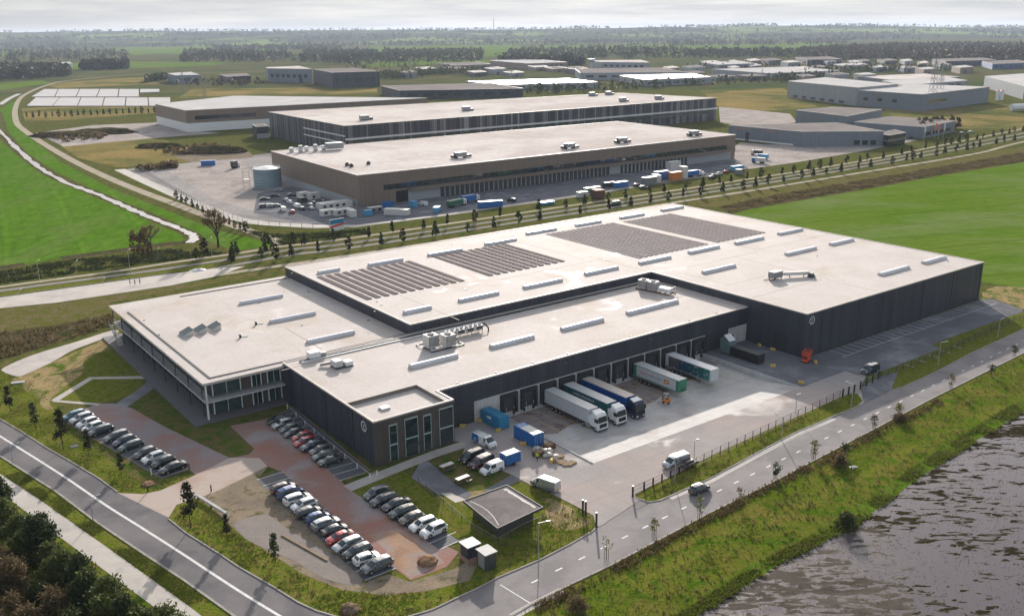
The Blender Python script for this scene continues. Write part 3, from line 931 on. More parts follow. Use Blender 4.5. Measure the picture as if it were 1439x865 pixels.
mb.box(UP + 0.02, 90.2, VD + 0.02, VD + 0.32, 0, 4.6)
wpart(mb, 'entrance_pier', M_concwall)
d_ = wpart(wmb().box(87.6, 88.7, VD - 0.04, VD + 0.05, 0, 2.4), 'side_door', M_darkgrey)
d_ = wpart(wmb().box(170.7, 171.8, VD - 0.04, VD + 0.05, 0, 2.5), 'side_door', M_darkgrey)
wpart(wmb().box(161.5, 169.8, VD + 0.05, VD + 0.3, 0, 4.35), 'roller_door', M_darkgrey)
# dock shelters with door panels
shelter = MB()
shelter.box(-2.05, -1.5, -0.55, 0.02, -0.25, 4.1)
shelter.box(1.5, 2.05, -0.55, 0.02, -0.25, 4.1)
shelter.box(-1.5, 1.5, -0.55, 0.02, 3.3, 4.1)
for s in (-1, 1):
    shelter.box(s * 0.95 - 0.03, s * 0.95 + 0.03, -0.6, -0.551, 0.6, 1.3, 1)
dpan = MB().box(-1.5, 1.5, 0.05, 0.12, 0.0, 3.3)
dpan.box(-1.45, 1.45, 0.03, 0.05, 0.8, 0.86)
dpan.box(-1.45, 1.45, 0.03, 0.05, 1.65, 1.71)
dpan.box(-1.45, 1.45, 0.03, 0.05, 2.5, 2.56)
bump_ = MB().box(-0.15, 0.15, -0.35, 0.02, -0.75, -0.05)
M_shel = simple('dock_shelter_rubber', (0.020, 0.022, 0.026), 0.75)
so = sp = None
for k, d in enumerate(doors):
    loc = (d + 2.05 - OFF[0], VD - OFF[1], 0)
    if so is None:
        so = shelter.obj('dock_shelter', [M_shel, M_white], WH, loc)
        sp = dpan.obj('dock_door', simple('dock_door_grey', (0.05, 0.053, 0.06), 0.5), WH, loc)
        sb = bump_.obj('dock_bumper', M_black, WH, (loc[0] - 1.2, loc[1], 0))
        sb2 = bump_.obj('dock_bumper', M_black, WH, (loc[0] + 1.2, loc[1], 0))
    else:
        for q, dx in ((so, 0), (sp, 0), (sb, -1.2), (sb2, 1.2)):
            c = q.copy()
            COL.objects.link(c)
            c.parent = WH
            c.location = (loc[0] + dx, loc[1], 0)
# dock hall roof with the sunken bay over the entrance
BAYU, BAYV, ZBAY = 85.3, 146.0, 7.85
mb = wmb()
parapet(mb, [(u + (0.06 if u in (UP, UK - .02) else -0.06), v - (0.06 if v < 150 else 0.0)) for u, v in DOCK], ZD - 0.3, ZD)
wpart(mb, 'dock_parapet', M_rooftrim)
zr = ZD - 0.12
mb = wmb()
mb.poly([(US + .3, BAYV, zr), (BAYU, BAYV, zr), (BAYU, VS + .3, zr), (UP - .3, VS + .3, zr), (UP - .3, VD + .3, zr), (UK - .02, VD + .3, zr), (UK - .02, VI - .02, zr), (US + .3, VI - .02, zr)])
wpart(mb, 'dock_roof', M_roof)
mb = wmb()
mb.poly([(US + .3, VS + .3, ZBAY), (BAYU, VS + .3, ZBAY), (BAYU, BAYV, ZBAY), (US + .3, BAYV, ZBAY)])
mb.quad((US + .3, BAYV, ZBAY), (BAYU, BAYV, ZBAY), (BAYU, BAYV, zr), (US + .3, BAYV, zr), 1)
mb.quad((BAYU, VS + .3, ZBAY), (BAYU, BAYV, ZBAY), (BAYU, BAYV, zr), (BAYU, VS + .3, zr), 1)
wpart(mb, 'entrance_roof', [M_roof, simple('bitumen_upstand', (0.20, 0.17, 0.145), 0.8)])
wpart(wmb().box(74.6, 76.3, 140.2, 141.7, ZBAY + 0.004, ZBAY + 0.35), 'roof_hatch', M_offwhite)
# entrance block windows (tall dark glazing with pale green frames)
for u0, u1, z0, z1, fr in ((73.1, 74.6, 0.3, 7.2, 3.3), (76.3, 78.9, 0.2, 7.5, 3.6), (80.2, 81.7, 0.3, 7.2, 3.5), (83.6, 86.5, 0.3, 7.6, 3.6)):
    w_ = wpart(wmb().box(u0, u1, VS - 0.03, VS + 0.1, z0, z1), 'window', M_glass)
    f_ = wmb()
    f_.box(u0 - .08, u0, VS - .09, VS + .05, z0, z1).box(u1, u1 + .08, VS - .09, VS + .05, z0, z1).box(u0, u1, VS - .09, VS + .05, fr - .12, fr + .12).box(u0, u1, VS - .09, VS + .05, z1 - .25, z1)
    wpart(f_, 'frame', simple('pale_green_frame', (0.40, 0.50, 0.47), 0.4), w_)
wpart(wmb().box(76.5, 78.7, VS - 1.3, VS - 0.1, 2.45, 2.6), 'door_canopy', M_darkgrey)
wpart(wmb().box(UP - 0.05, UP + 0.05, 136.0, 138.6, 0.3, 7.4), 'window', M_glassgreen)


def emblem(u, v, z, axis, name='emblem'):
    """white ring with a stem and short arms, standing proud of the cladding"""
    mb = wmb()
    n, r0, r1 = 28, 0.78, 1.0

    def pt(a, b):
        return (u + a, v - 0.06, z + b) if axis == 'u' else (u - 0.06, v + a, z + b)
    vs, fs = [], []
    for k in range(n):
        t = 2 * math.pi * k / n
        vs += [pt(r0 * math.cos(t), r0 * math.sin(t)), pt(r1 * math.cos(t), r1 * math.sin(t))]
    for k in range(n):
        j = (k + 1) % n
        fs.append((2 * k, 2 * k + 1, 2 * j + 1, 2 * j))
    mb.add(vs, fs)
    for (a0, b0), (a1, b1), w in (((0, -.55), (0, .3), .12), ((0, -.1), (.4, .45), .1), ((0, -.1), (-.4, .45), .1), ((-.3, -.55), (.3, -.55), .1)):
        dx, dz = a1 - a0, b1 - b0
        l = math.hypot(dx, dz)
        nx, nz = -dz / l * w / 2, dx / l * w / 2
        mb.quad(pt(a0 - nx, b0 - nz), pt(a1 - nx, b1 - nz), pt(a1 + nx, b1 + nz), pt(a0 + nx, b0 + nz))
    return wpart(mb, name, M_white)


emblem(178.6, VK, 8.9, 'u')
emblem(US, 138.8, 6.6, 'v')
# doors on the hall
wpart(wmb().box(UK - 0.05, UK + 0.1, 128.6, 132.6, 0, 4.6), 'roller_door', simple('charcoal_door', (0.03, 0.032, 0.037), 0.6))
# office wing
mb = wmb()
ou, ov = UO + 2.2, VF + 2.1
mb.box(ou, US + 10, ov, VB - 1, 0.02, ZO - 0.5)
mb.box(US, UL - 0.02, VI + 0.0, ov - 0.02, 0.02, ZO - 0.5)
mb.box(US + 10, UL - 0.02, ov, VB - 1, 0.02, ZO - 0.5)
wpart(mb, 'office_wall', M_darkclad2)
wpart(wmb().box(UO, UL - 0.08, VF, VB, ZO - 0.5, ZO), 'office_roof', [M_roof])
mb = wmb()
e0, e1 = UO + 2.1, VF + 2.1
mb.box(e0, UL - .1, e1, e1 + .35, ZO + .002, ZO + .16).box(e0, e0 + .35, e1 + .35, VB - 9, ZO + .002, ZO + .16).box(70, UL - .1, VB - 3.2, VB - 2.85, ZO + .002, ZO + .16)
wpart(mb, 'roof_upstand', simple('dark_roof_upstand', (0.085, 0.075, 0.07), 0.8))
mb = wmb()
mb.box(UO + 0.3, US - 0.02, VF + 0.2, ov - 0.02, 3.75, 4.1)
mb.box(UO + 0.3, ou - 0.02, ov, VB - 1, 3.75, 4.1)
wpart(mb, 'balcony_slab', M_concwall)
mb = wmb()
mb.prism([(UO - 2.6, VF - 1.0), (US - 0.02, VF - 1.0), (US - .02, ov), (ou, ov), (ou, VB), (UO - 2.6, VB)], 0.03, 0.32)
wpart(mb, 'plinth', simple('dark_plinth_paving', (0.12, 0.115, 0.12), 0.8))
n = 16
wfr = simple('white_window_frame', (0.62, 0.68, 0.66), 0.4)
for lvl, (z0, z1) in enumerate(((0.45, 3.4), (4.3, 7.3))):
    for k in range(n):
        v0 = ov + 1.0 + k * 4.08
        w_ = wpart(wmb().box(ou - 0.05, ou + 0.1, v0, v0 + 3.2, z0, z1), 'window', M_glassgreen if (k * 7 + lvl) % 5 == 0 else M_glass)
        f_ = wmb()
        for q in (v0 - .06, v0 + 1.55, v0 + 3.14):
            f_.box(ou - .1, ou - .052, q, q + .08, z0, z1)
        f_.box(ou - .1, ou - .052, v0 - .06, v0 + 3.22, z1, z1 + .08)
        wpart(f_, 'frame', M_darkgrey, w_)
    for u0, u1, g in ((ou + 0.25, 61.2, M_glassgreen), (63.6, 65.6, M_glass), (67.0, 69.8, M_glassgreen)):
        w_ = wpart(wmb().box(u0, u1, ov - 0.05, ov + 0.1, z0, z1 + .1), 'window', g)
        f_ = wmb().box(u0 - .12, u0 + .12, ov - .14, ov - .052, z0, z1 + .1).box(u1 - .1, u1 + .1, ov - .14, ov - .052, z0, z1 + .1).box((u0 + u1) / 2 - .04, (u0 + u1) / 2 + .04, ov - .12, ov - .052, z0, z1).box(u0 - .12, u1 + .1, ov - .12, ov - .052, z1 + .1, z1 + .18)
        wpart(f_, 'frame', wfr, w_)
for k in range(9):
    wpart(wmb().box(UO + .35, UO + .55, VF + 2.5 + k * 8.2, VF + 2.7 + k * 8.2, 0.3, ZO - .5), 'column', M_darkgrey)
wpart(wmb().box(UO + .5, UO + .8, VF + .35, VF + .65, 0.3, ZO - .5), 'column', M_white)
mb = wmb()
for z in (4.6, 5.1):
    mb.box(UO + .32, UO + .4, VF + .3, VB - 1, z, z + .06)
    mb.box(UO + .4, US - .05, VF + .22, VF + .3, z, z + .06)
for k in range(35):
    mb.box(UO + .33, UO + .39, VF + .4 + k * 2, VF + .46 + k * 2, 4.1, 5.1)
wpart(mb, 'balcony_rail', M_grey)
# external stair at the far office corner
mb = wmb()
for k in range(14):
    mb.box(UO - 1.2, UO + 0.1, VB - 10 + k * .5, VB - 9.6 + k * .5, 0.35 + k * .27, 0.42 + k * .27)
mb.bar((UO - 1.2, VB - 10, 1.4), (UO - 1.2, VB - 3, 5.2), .07).bar((UO - 1.2, VB - 10, .9), (UO - 1.2, VB - 3, 4.7), .07)
for k in range(6):
    mb.bar((UO - 1.2, VB - 9.6 + k * 1.3, .5 + k * .7), (UO - 1.2, VB - 9.6 + k * 1.3, 1.6 + k * .7), .06)
wpart(mb, 'outside_stair', M_galv)

# roof lights (barrel vaults)
def rooflight(px0, px1, z, w=1.7, h=0.75):
    (u0, v0), (u1, v1) = uvp(*px0, z + 0.4), uvp(*px1, z + 0.4)
    v = (v0 + v1) / 2
    L = u1 - u0
    mb = MB()
    mb.box(-L / 2, L / 2, -w / 2, w / 2, 0, 0.22, 1)
    n = 8
    prof = [(-w / 2 * math.cos(math.pi * k / n), 0.22 + (h - 0.22) * math.sin(math.pi * k / n)) for k in range(n + 1)]
    vs = [(x, a, b) for x in (-L / 2, L / 2) for a, b in prof]
    fs = [(k, k + 1, n + 2 + k, n + 1 + k) for k in range(n)]
    mb.add(vs, fs)
    mb.add([p for p in vs[:n + 1]], [tuple(range(n + 1))])
    mb.add([p for p in vs[n + 1:]], [tuple(range(n, -1, -1))])
    k = -L / 2 + 1.2
    while k < L / 2 - .5:
        for (a0, b0), (a1, b1) in zip(prof, prof[1:]):
            mb.quad((k, a0 * 1.01, b0 + .02), (k + .06, a0 * 1.01, b0 + .02), (k + .06, a1 * 1.01, b1 + .02), (k, a1 * 1.01, b1 + .02), 1)
        k += 1.2
    o = mb.obj('roof_light', [M_polycarb, M_offwhite], WH, ((u0 + u1) / 2 - OFF[0], v - OFF[1], z))
    return o


for a, b in (((337, 424.5), (397, 415)), ((380, 451), (442, 438.5)), ((432, 479), (497, 465.5))):
    rooflight(a, b, ZO)
for a, b in (((575, 513), (643, 499)), ((688, 485), (750.5, 472.5)), ((789, 461), (847, 448)), ((881, 438.5), (952, 422.5))):
    rooflight(a, b, ZD - .12, 1.8)
for a, b in (((447, 382), (477, 377.5)), ((517, 371), (566.5, 364)), ((602, 357.5), (648.6, 350)), ((682, 342.5), (724.5, 335.5)), ((740, 327.5), (781, 321)), ((807, 315.5), (846, 311)), ((871, 305.5), (905, 300.5)), ((928, 294.8), (961, 290.7)),
             ((569.5, 438.5), (603.5, 430)), ((645, 421), (700, 410.5)), ((737, 403), (788, 392)), ((821, 383.5), (869, 375.5)), ((898, 368.5), (942, 360.5)), ((968, 354), (1010, 346)), ((1033.5, 341), (1072, 333.5)), ((1092, 327.5), (1128.5, 322)),
             ((987, 381.5), (1033, 372.5)), ((1105, 356.5), (1145, 347.5)), ((1164, 342), (1201, 336.5)), ((1236, 384.5), (1276.5, 374.5)), ((1293, 367.5), (1332, 361.5))):
    rooflight(a, b, ZH - .12)

# seams in the hall roof
def seam(pxs, z, w=0.28):
    mb = wmb()
    pts = [uvp(x, y, z) for x, y in pxs]
    for (u0, v0), (u1, v1) in zip(pts, pts[1:]):
        p, q = Vector((u0, v0)), Vector((u1, v1))
        if abs(p.x - q.x) < abs(p.y - q.y) * .15:
            q.x = p.x
        elif abs(p.y - q.y) < abs(p.x - q.x) * .15:
            q.y = p.y
        d = (q - p).normalized()
        n = Vector((-d.y, d.x)) * w / 2
        mb.quad(*[(c.x, c.y, z + .006) for c in (p - n, q - n, q + n, p + n)])
    wpart(mb, 'roof_seam', M_seam)


zr = ZH - .12
for s in ([(561, 414), (630, 453)], [(838, 303), (975, 331), (1052, 352)], [(720, 337), (838, 362), (895, 381)], [(945, 380), (1060, 352), (1165, 326)], [(1030, 360), (1160, 392), (1232, 410)], [(705, 392), (832, 362)], [(962, 384), (1022, 401), (1072, 387)], [(1057, 418), (1150, 391)]):
    seam(s, zr)
seam([(395, 520), (475, 500), (590, 470)], ZD - .12, 0.35)
seam([(400, 460), (455, 490)], ZO, .3)
# pipe run along the foot of the hall wall on the dock roof
mb = wmb()
mb.box(73, 172, VI - 2.0, VI - 1.7, ZD - .10, ZD + .2)
mb.box(73, 118, VI - 2.9, VI - 2.6, ZD - .10, ZD + .12, 1)
for k in range(25):
    mb.box(74 + k * 4, 74.3 + k * 4, VI - 2.2, VI - 1.5, ZD - .118, ZD - .09)
wpart(mb, 'roof_pipe', [M_darkgrey, M_white])

rq = random.Random(31)
for k in range(26):      # roof drains
    u = rq.choice((56.5, 84, 99, 104, 128, 152, 176, 200, 226, 250)) + rq.uniform(-1, 1)
    v = rq.uniform(178, 238) if u < 99 else rq.uniform(180, 238) if u < 180 else rq.uniform(128, 236)
    z = ZO if u < 99 else ZH - .12
    wpart(wmb().cyl((u, v, z + .002), (u, v, z + .12), .3, .22, 8), 'roof_drain', M_darkgrey)
for k in range(9):
    u = 92 + k * 9.3
    wpart(wmb().cyl((u, VD + 1.2, ZD - .118), (u, VD + 1.2, ZD), .28, .2, 8), 'roof_drain', M_darkgrey)
# rainwater pipes on the dark walls
for u, v, hh in [(UK + 6 + k * 14.5, VK - .07, ZH - .4) for k in range(6)]:
    wpart(wmb().box(u, u + .12, v - .06, v + .06, 0.02, hh), 'downpipe', M_darkgrey)
for k in range(3):
    wpart(wmb().box(US - .12, US - .01, 143 + k * 11, 143.12 + k * 11, 0.02, ZD - .4), 'downpipe', M_darkgrey)
# lamps and small wall fittings
for u in (118, 143):
    wpart(wmb().box(u, u + .5, VD - .25, VD - .01, 7.2, 7.4), 'wall_lamp', M_grey)

# ------------------------------------------------------------------ solar arrays on the hall roof
M_pv = mat('solar_cell_glass', (0.205, 0.168, 0.16), 0.9, c2=(0.25, 0.205, 0.195), scale=0.3)


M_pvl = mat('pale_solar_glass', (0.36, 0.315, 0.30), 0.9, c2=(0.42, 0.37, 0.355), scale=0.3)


def solar(pxs, gap, pw, label, tilt=0.07, cut=None, pm=None):
    z = ZH - .1
    q = [uvp(x, y, z) for x, y in pxs]
    u0, u1 = min((q[0][0] + q[3][0]) / 2, 999), (q[1][0] + q[2][0]) / 2
    v0, v1 = (q[0][1] + q[1][1]) / 2, (q[2][1] + q[3][1]) / 2
    t = thing('solar_array', label, 'solar panels', W((u0 + u1) / 2, (v0 + v1) / 2, z), RZB, 'solar arrays on the warehouse roof')
    cu, cv = (u0 + u1) / 2, (v0 + v1) / 2
    n = int((u1 - u0) / gap)
    for k in range(n):
        ua = u0 + k * gap - cu
        va, vb = v0 - cv, v1 - cv
        if cut and ua + cu > cut[0]:
            va = cut[1] - cv
        mb = MB()
        L = vb - va
        m = max(1, int(L / 1.7))
        st = L / m
        for i in range(m):
            a, b = va + i * st + .06, va + (i + 1) * st - .06
            mb.add([(ua, a, .12), (ua + pw, a, .12 + tilt), (ua + pw, b, .12 + tilt), (ua, b, .12)], [(0, 1, 2, 3)])
            mb.add([(ua, a, .08), (ua + pw, a, .08 + tilt), (ua + pw, b, .08 + tilt), (ua, b, .08)], [(3, 2, 1, 0)], 1)
        mb.quad((ua + pw + .01, va, .02), (ua + pw + .01, vb, .02), (ua + pw + .01, vb, .12 + tilt), (ua + pw + .01, va, .12 + tilt), 1)
        for i in range(m + 1):
            mb.box(ua, ua + pw, va + i * st - .02, va + i * st + .02, .0, .1, 1)
        mb.obj('panel_row', [pm or M_pv, M_darkgrey], t)


# corner order: front-left, front-right, back-right, back-left
solar([(513.5, 420.5), (666, 393), (582, 366), (444.5, 388.5)], 2.5, 1.35, 'brown solar panel rows nearest the left end of the hall roof')
solar([(686, 387), (815, 364), (711, 340), (611, 362)], 2.5, 1.35, 'solar panel rows second from the left, half in glare')
solar([(898, 362.5), (1000, 342.5), (860, 312), (768.6, 330)], 2.15, 1.35, 'dense solar panel field right of the central roof seam', .03, pm=M_pvl)
solar([(1010, 342), (1062, 328), (960, 295.5), (882, 312)], 2.15, 1.35, 'solar panel field in the far right corner of the roof', .03, pm=M_pvl)

# ------------------------------------------------------------------ plant on the roofs
def fan(mb, x, y, z, r, m=1):
    mb.cyl((x, y, z), (x, y, z + .22), r, r * .95, 12, m)


def hvac(name, label, u, v, z, builder, rz=0.0):
    t = thing(name, label, 'roof plant', W(u, v, z), RZB + rz, 'plant on the warehouse roof')
    builder(t)
    if name == 'cooler_bank':
        t.scale = (.78, .85, .85)
    return t


def box_unit(parent, x, y, w, d, h):
    mb = MB()
    mb.bbox(x - w / 2, x + w / 2, y - d / 2, y + d / 2, .35, h, .05)
    b = mb.obj('cabinet', M_offwhite, parent)
    g = MB()
    k = x - w / 2 + .15
    while k < x + w / 2 - .1:
        g.box(k, k + .14, y - d / 2 - .02, y - d / 2, .6, h - .25)
        k += .3
    for i in range(4):
        g.box(x + w / 2, x + w / 2 + .02, y - d / 2 + .2, y + d / 2 - .2, .6 + i * (h - .9) / 4, .6 + (i + .5) * (h - .9) / 4)
    g.obj('grille', M_darkgrey, b)
    f = MB()
    f.cyl((x, y, h), (x, y, h + .2), min(w, d) * .3, None, 12)
    f.obj('fan_cowl', M_black, b)
    return b


def plant_a(t):
    mb = MB()
    for y in (-3.6, 0.0, 2.6):
        mb.bar((-4.2, y, .12), (4.2, y, .12), .18, .24)
    for x in (-4.2, 0, 4.2):
        mb.bar((x, -3.6, .28), (x, 2.6, .28), .16, .1)
    mb.obj('skid_frame', M_darkgrey, t)
    box_unit(t, -2.4, -.6, 2.7, 2.5, 3.0)
    box_unit(t, 1.0, -2.0, 2.7, 2.5, 2.8)
    pp = MB()
    pp.bar((-4.4, -3.4, .5), (2.6, -3.4, .5), .12).bar((-4.4, -3.4, 1.1), (2.6, -3.4, 1.1), .06).bar((-3.9, -3.4, 0), (-3.9, -3.4, 1.1), .07)
    pp.obj('guard_rail', M_white, t)


def plant_b(t):
    mb = MB()
    for s in (-.9, .9):
        mb.bar((-6.3, s, .7), (6.3, s, .7), .14)
    for x in (-5.8, -2, 2, 5.8):
        for s in (-.9, .9):
            mb.bar((x, s, 0), (x, s, .7), .1)
    mb.obj('stand', M_darkgrey, t)
    for k in range(4):
        x = -4.7 + k * 3.15
        c = MB().bbox(x - 1.3, x + 1.3, -1.0, 1.0, .8, 1.9, .06).obj('cooler', M_offwhite, t)
        f = MB()
        for s in (-.65, .65):
            f.cyl((x + s, 0, 1.9), (x + s, 0, 2.1), .52, .5, 14)
        f.obj('fan_cowl', M_black, c)
        MB().box(x - 1.1, x + 1.1, -1.03, -1.0, .95, 1.75).obj('grille', M_darkgrey, c)
    p = MB()
    p.bar((6.3, .5, 1.7), (7.4, .5, 1.7), .28).bar((7.4, .5, 1.8), (7.4, -1.6, 1.0), .28).bar((7.4, -1.6, 1.0), (7.4, -1.6, 0), .28)
    p.obj('duct', M_black, t)


def plant_c(t):
    mb = MB()
    for s in (-1.4, 1.4):
        mb.bar((-5.2, s, .15), (5.2, s, .15), .2, .3)
    for k in range(8):
        mb.bar((-5.2 + k * 1.48, -1.4, .32), (-5.2 + k * 1.48, 1.4, .32), .1)
    mb.obj('skid_frame', M_rust, t)
    for x, w, h in ((-3.6, 2.4, 2.6), (-.7, 2.4, 2.6)):
        box_unit(t, x, 0, w, 2.2, h)
    c = MB().bbox(1.2, 4.7, -1, 1, .5, 1.5, .05).obj('tank', M_white, t)
    p = MB()
    p.bar((1.2, -1.5, .9), (5.2, -1.5, .9), .1).bar((5.2, -1.5, 0), (5.2, -1.5, 1.9), .08).bar((5.2, 1.3, 0), (5.2, 1.3, 1.9), .08).bar((5.2, -1.5, 1.9), (5.2, 1.3, 1.9), .08)
    p.obj('pipe_frame', M_white, t)


def plant_d(t):
    MB().bbox(-2.6, 1.0, -1, 1, .5, 2.1, .06).obj('air_handler', M_grey, t)
    MB().bar((1.0, 0, 1.1), (2.1, -.4, 1.0), .7).bar((2.1, -.4, 1.0), (8.4, -3.6, .9), .9).obj('duct', M_offwhite, t)
    s = MB()
    for x, y in ((-2.2, -.8), (.6, -.8), (-2.2, .8), (.6, .8), (3.6, -1.2), (7.2, -3)):
        s.box(x - .1, x + .1, y - .1, y + .1, 0, .6)
    s.obj('support', M_darkgrey, t)
    q = MB()
    q.add([(7.2, -5.6, 0), (8.8, -5.6, 0), (8.8, -4.0, 0), (7.2, -4.0, 0), (7.6, -5.2, 1.1), (8.4, -5.2, 1.1), (8.4, -4.4, 1.1), (7.6, -4.4, 1.1)], [(0, 1, 5, 4), (1, 2, 6, 5), (2, 3, 7, 6), (3, 0, 4, 7), (4, 5, 6, 7)])
    q.obj('air_intake', M_darkgrey, t)
    MB().bar((-4.4, .9, .2), (-1.2, .3, .2), .15).bar((-4.2, -.9, .2), (-1.2, -.5, .2), .15).obj('pipe', M_rust, t)


def plant_e(t):
    MB().bbox(-1.2, 1.2, -.9, .9, .3, 1.5, .05).obj('air_handler', M_white, t)
    MB().bar((1.0, -.2, .8), (2.6, -.6, .7), .6).obj('duct', M_grey, t)
    s = MB()
    for x in (-1, 1):
        for y in (-.7, .7):
            s.box(x - .08, x + .08, y - .08, y + .08, 0, .3)
    s.obj('support', M_darkgrey, t)


def plant_f(t):
    MB().bbox(-1.6, .2, -1.1, 1.1, .25, 1.5, .05).obj('air_handler', M_offwhite, t)
    MB().bbox(.6, 2.2, -1.6, .2, .25, 1.1, .05).obj('condenser', M_white, t)
    MB().bar((-.7, 1.1, .7), (-3.4, 2.2, .4), .5).bar((.2, -.6, .6), (.6, -.7, .6), .4).obj('duct', M_grey, t)
    MB().box(-1.7, 2.3, -1.7, 1.2, .05, .2).obj('skid_frame', M_darkgrey, t)


u, v = uvp(617, 484, ZD - .12)
hvac('chiller', 'two tall pale chiller cabinets on a dark skid beside the hall wall corner', u, v, ZD - .12, plant_a)
u, v = uvp(652, 470, ZD - .12)
hvac('cooler_bank', 'row of four roof coolers with a black bent duct behind the chiller cabinets', u, v, ZD - .12, plant_b)
u, v = uvp(921, 409, ZD - .12)
hvac('cooling_plant', 'grey cooling plant with pipe frame in the far corner of the dock roof', u, v, ZD - .12, plant_c, -1.35)
u, v = uvp(1092, 391, ZH - .12)
hvac('ventilation_plant', 'grey air handler with long pale duct and square intake on the high roof', u, v, ZH - .12, plant_d)
u, v = uvp(441, 503, ZD - .12)
hvac('air_handling_unit', 'small white air handler beside the office roof edge', u, v, ZD - .12, plant_e)
u, v = uvp(478, 514, ZD - .12)
hvac('condenser_group', 'low pale condenser units with duct, right of the small white air handler', u, v, ZD - .12, plant_f)
# sloped glass skylights on the office
for k, (px, lb) in enumerate((((262, 470), 'left of three sloped glass roof hatches on the office roof'), ((281, 466), 'middle of three sloped glass roof hatches on the office roof'), ((301, 462), 'right of three sloped glass roof hatches on the office roof'))):
    u, v = uvp(*px, ZO)
    t = thing('sloped_skylight', lb, 'skylight', W(u, v, ZO + .003), RZB, 'sloped skylights on the office roof')
    mb = MB()
    mb.add([(-1.2, -1.5, 0), (1.2, -1.5, 0), (1.2, 1.5, 0), (-1.2, 1.5, 0), (-1.2, -1.5, .35), (1.2, -1.5, 1.3), (1.2, 1.5, 1.3), (-1.2, 1.5, .35)], [(0, 1, 5, 4), (1, 2, 6, 5), (2, 3, 7, 6), (3, 0, 4, 7)])
    mb.obj('upstand', M_offwhite, t)
    g = MB()
    g.add([(-1.25, -1.55, .36), (1.25, -1.55, 1.36), (1.25, 1.55, 1.36), (-1.25, 1.55, .36)], [(0, 1, 2, 3)])
    go = g.obj('glass', M_glassgreen, t)
    b = MB()
    for y in (-1.55, -.8, 0, .8, 1.55):
        b.bar((-1.25, y, .38), (1.25, y, 1.38), .07)
    b.obj('glazing_bar', M_darkgrey, go)
for px, z, lb in (((338, 474), ZO, 'small dark roof vent beside the office skylights'), ((360, 456), ZO, 'low grey roof vent near the office roof lights')):
    u, v = uvp(*px, z)
    t = thing('roof_vent', lb, 'vent', W(u, v, z + .003), RZB)
    MB().cyl((0, 0, 0), (0, 0, .6), .28, None, 10).obj('pipe', M_darkgrey, t)
    MB().cyl((0, 0, .6), (0, 0, .8), .45, .2, 10).obj('cap', M_grey, t)
    MB().box(.6, 1.7, -.2, .2, 0, .15).obj('cable_tray', M_offwhite, t)

# ------------------------------------------------------------------ cars
def loft_body(st, sill=0.2, glass_rows=True, panel_x=None):
    """st: list of (x, belt, top, half width at the belt, half width at the top).
    returns dict of MB per part"""
    parts = {k: MB() for k in ('body', 'windscreen', 'rear_window', 'side_window', 'side_window_b')}

    def sec(s):
        x, hb, ht, wb, wt = s
        r = [(wb * .93, sill), (wb, sill + .22), (wb, hb - .1), (wb * .97, hb), (wt, max(ht - .06, hb + .01)), (wt * .72, ht), (0, ht + .015)]
        pts = [(x, y, z) for y, z in r]
        return pts
    ss = [sec(s) for s in st]
    cab = [s[2] - s[1] > .3 for s in st]
    for i in range(len(st) - 1):
        for k in range(6):
            a, b, c, d = ss[i][k], ss[i + 1][k], ss[i + 1][k + 1], ss[i][k + 1]
            tgt = 'body'
            both = cab[i] and cab[i + 1]
            xm = (st[i][0] + st[i + 1][0]) / 2
            if k == 3 and both and (panel_x is None or xm > panel_x):
                tgt = 'side_window'
            elif k >= 4 and cab[i] != cab[i + 1]:
                tgt = 'windscreen' if cab[i] else 'rear_window'
                if tgt == 'rear_window' and panel_x is not None:
                    tgt = 'body'
            mir = lambda p: (p[0], -p[1], p[2])
            parts[tgt].add([a, b, c, d], [(0, 1, 2, 3)])
            parts[tgt + '_b' if tgt == 'side_window' else tgt].add([mir(a), mir(b), mir(c), mir(d)], [(3, 2, 1, 0)])
    for s, fl in ((ss[0], True), (ss[-1], False)):
        loop = s + [(p[0], -p[1], p[2]) for p in reversed(s[:-1])]
        parts['body'].add(loop, [tuple(range(len(loop)))[::1 if fl else -1]])
    # floor
    lo = [s[0] for s in ss]
    hi = [(p[0], -p[1], p[2]) for p in lo]
    n = len(lo)
    parts['body'].add(lo + hi, [(i, i + 1, n + i + 1, n + i) for i in range(n - 1)])
    return parts


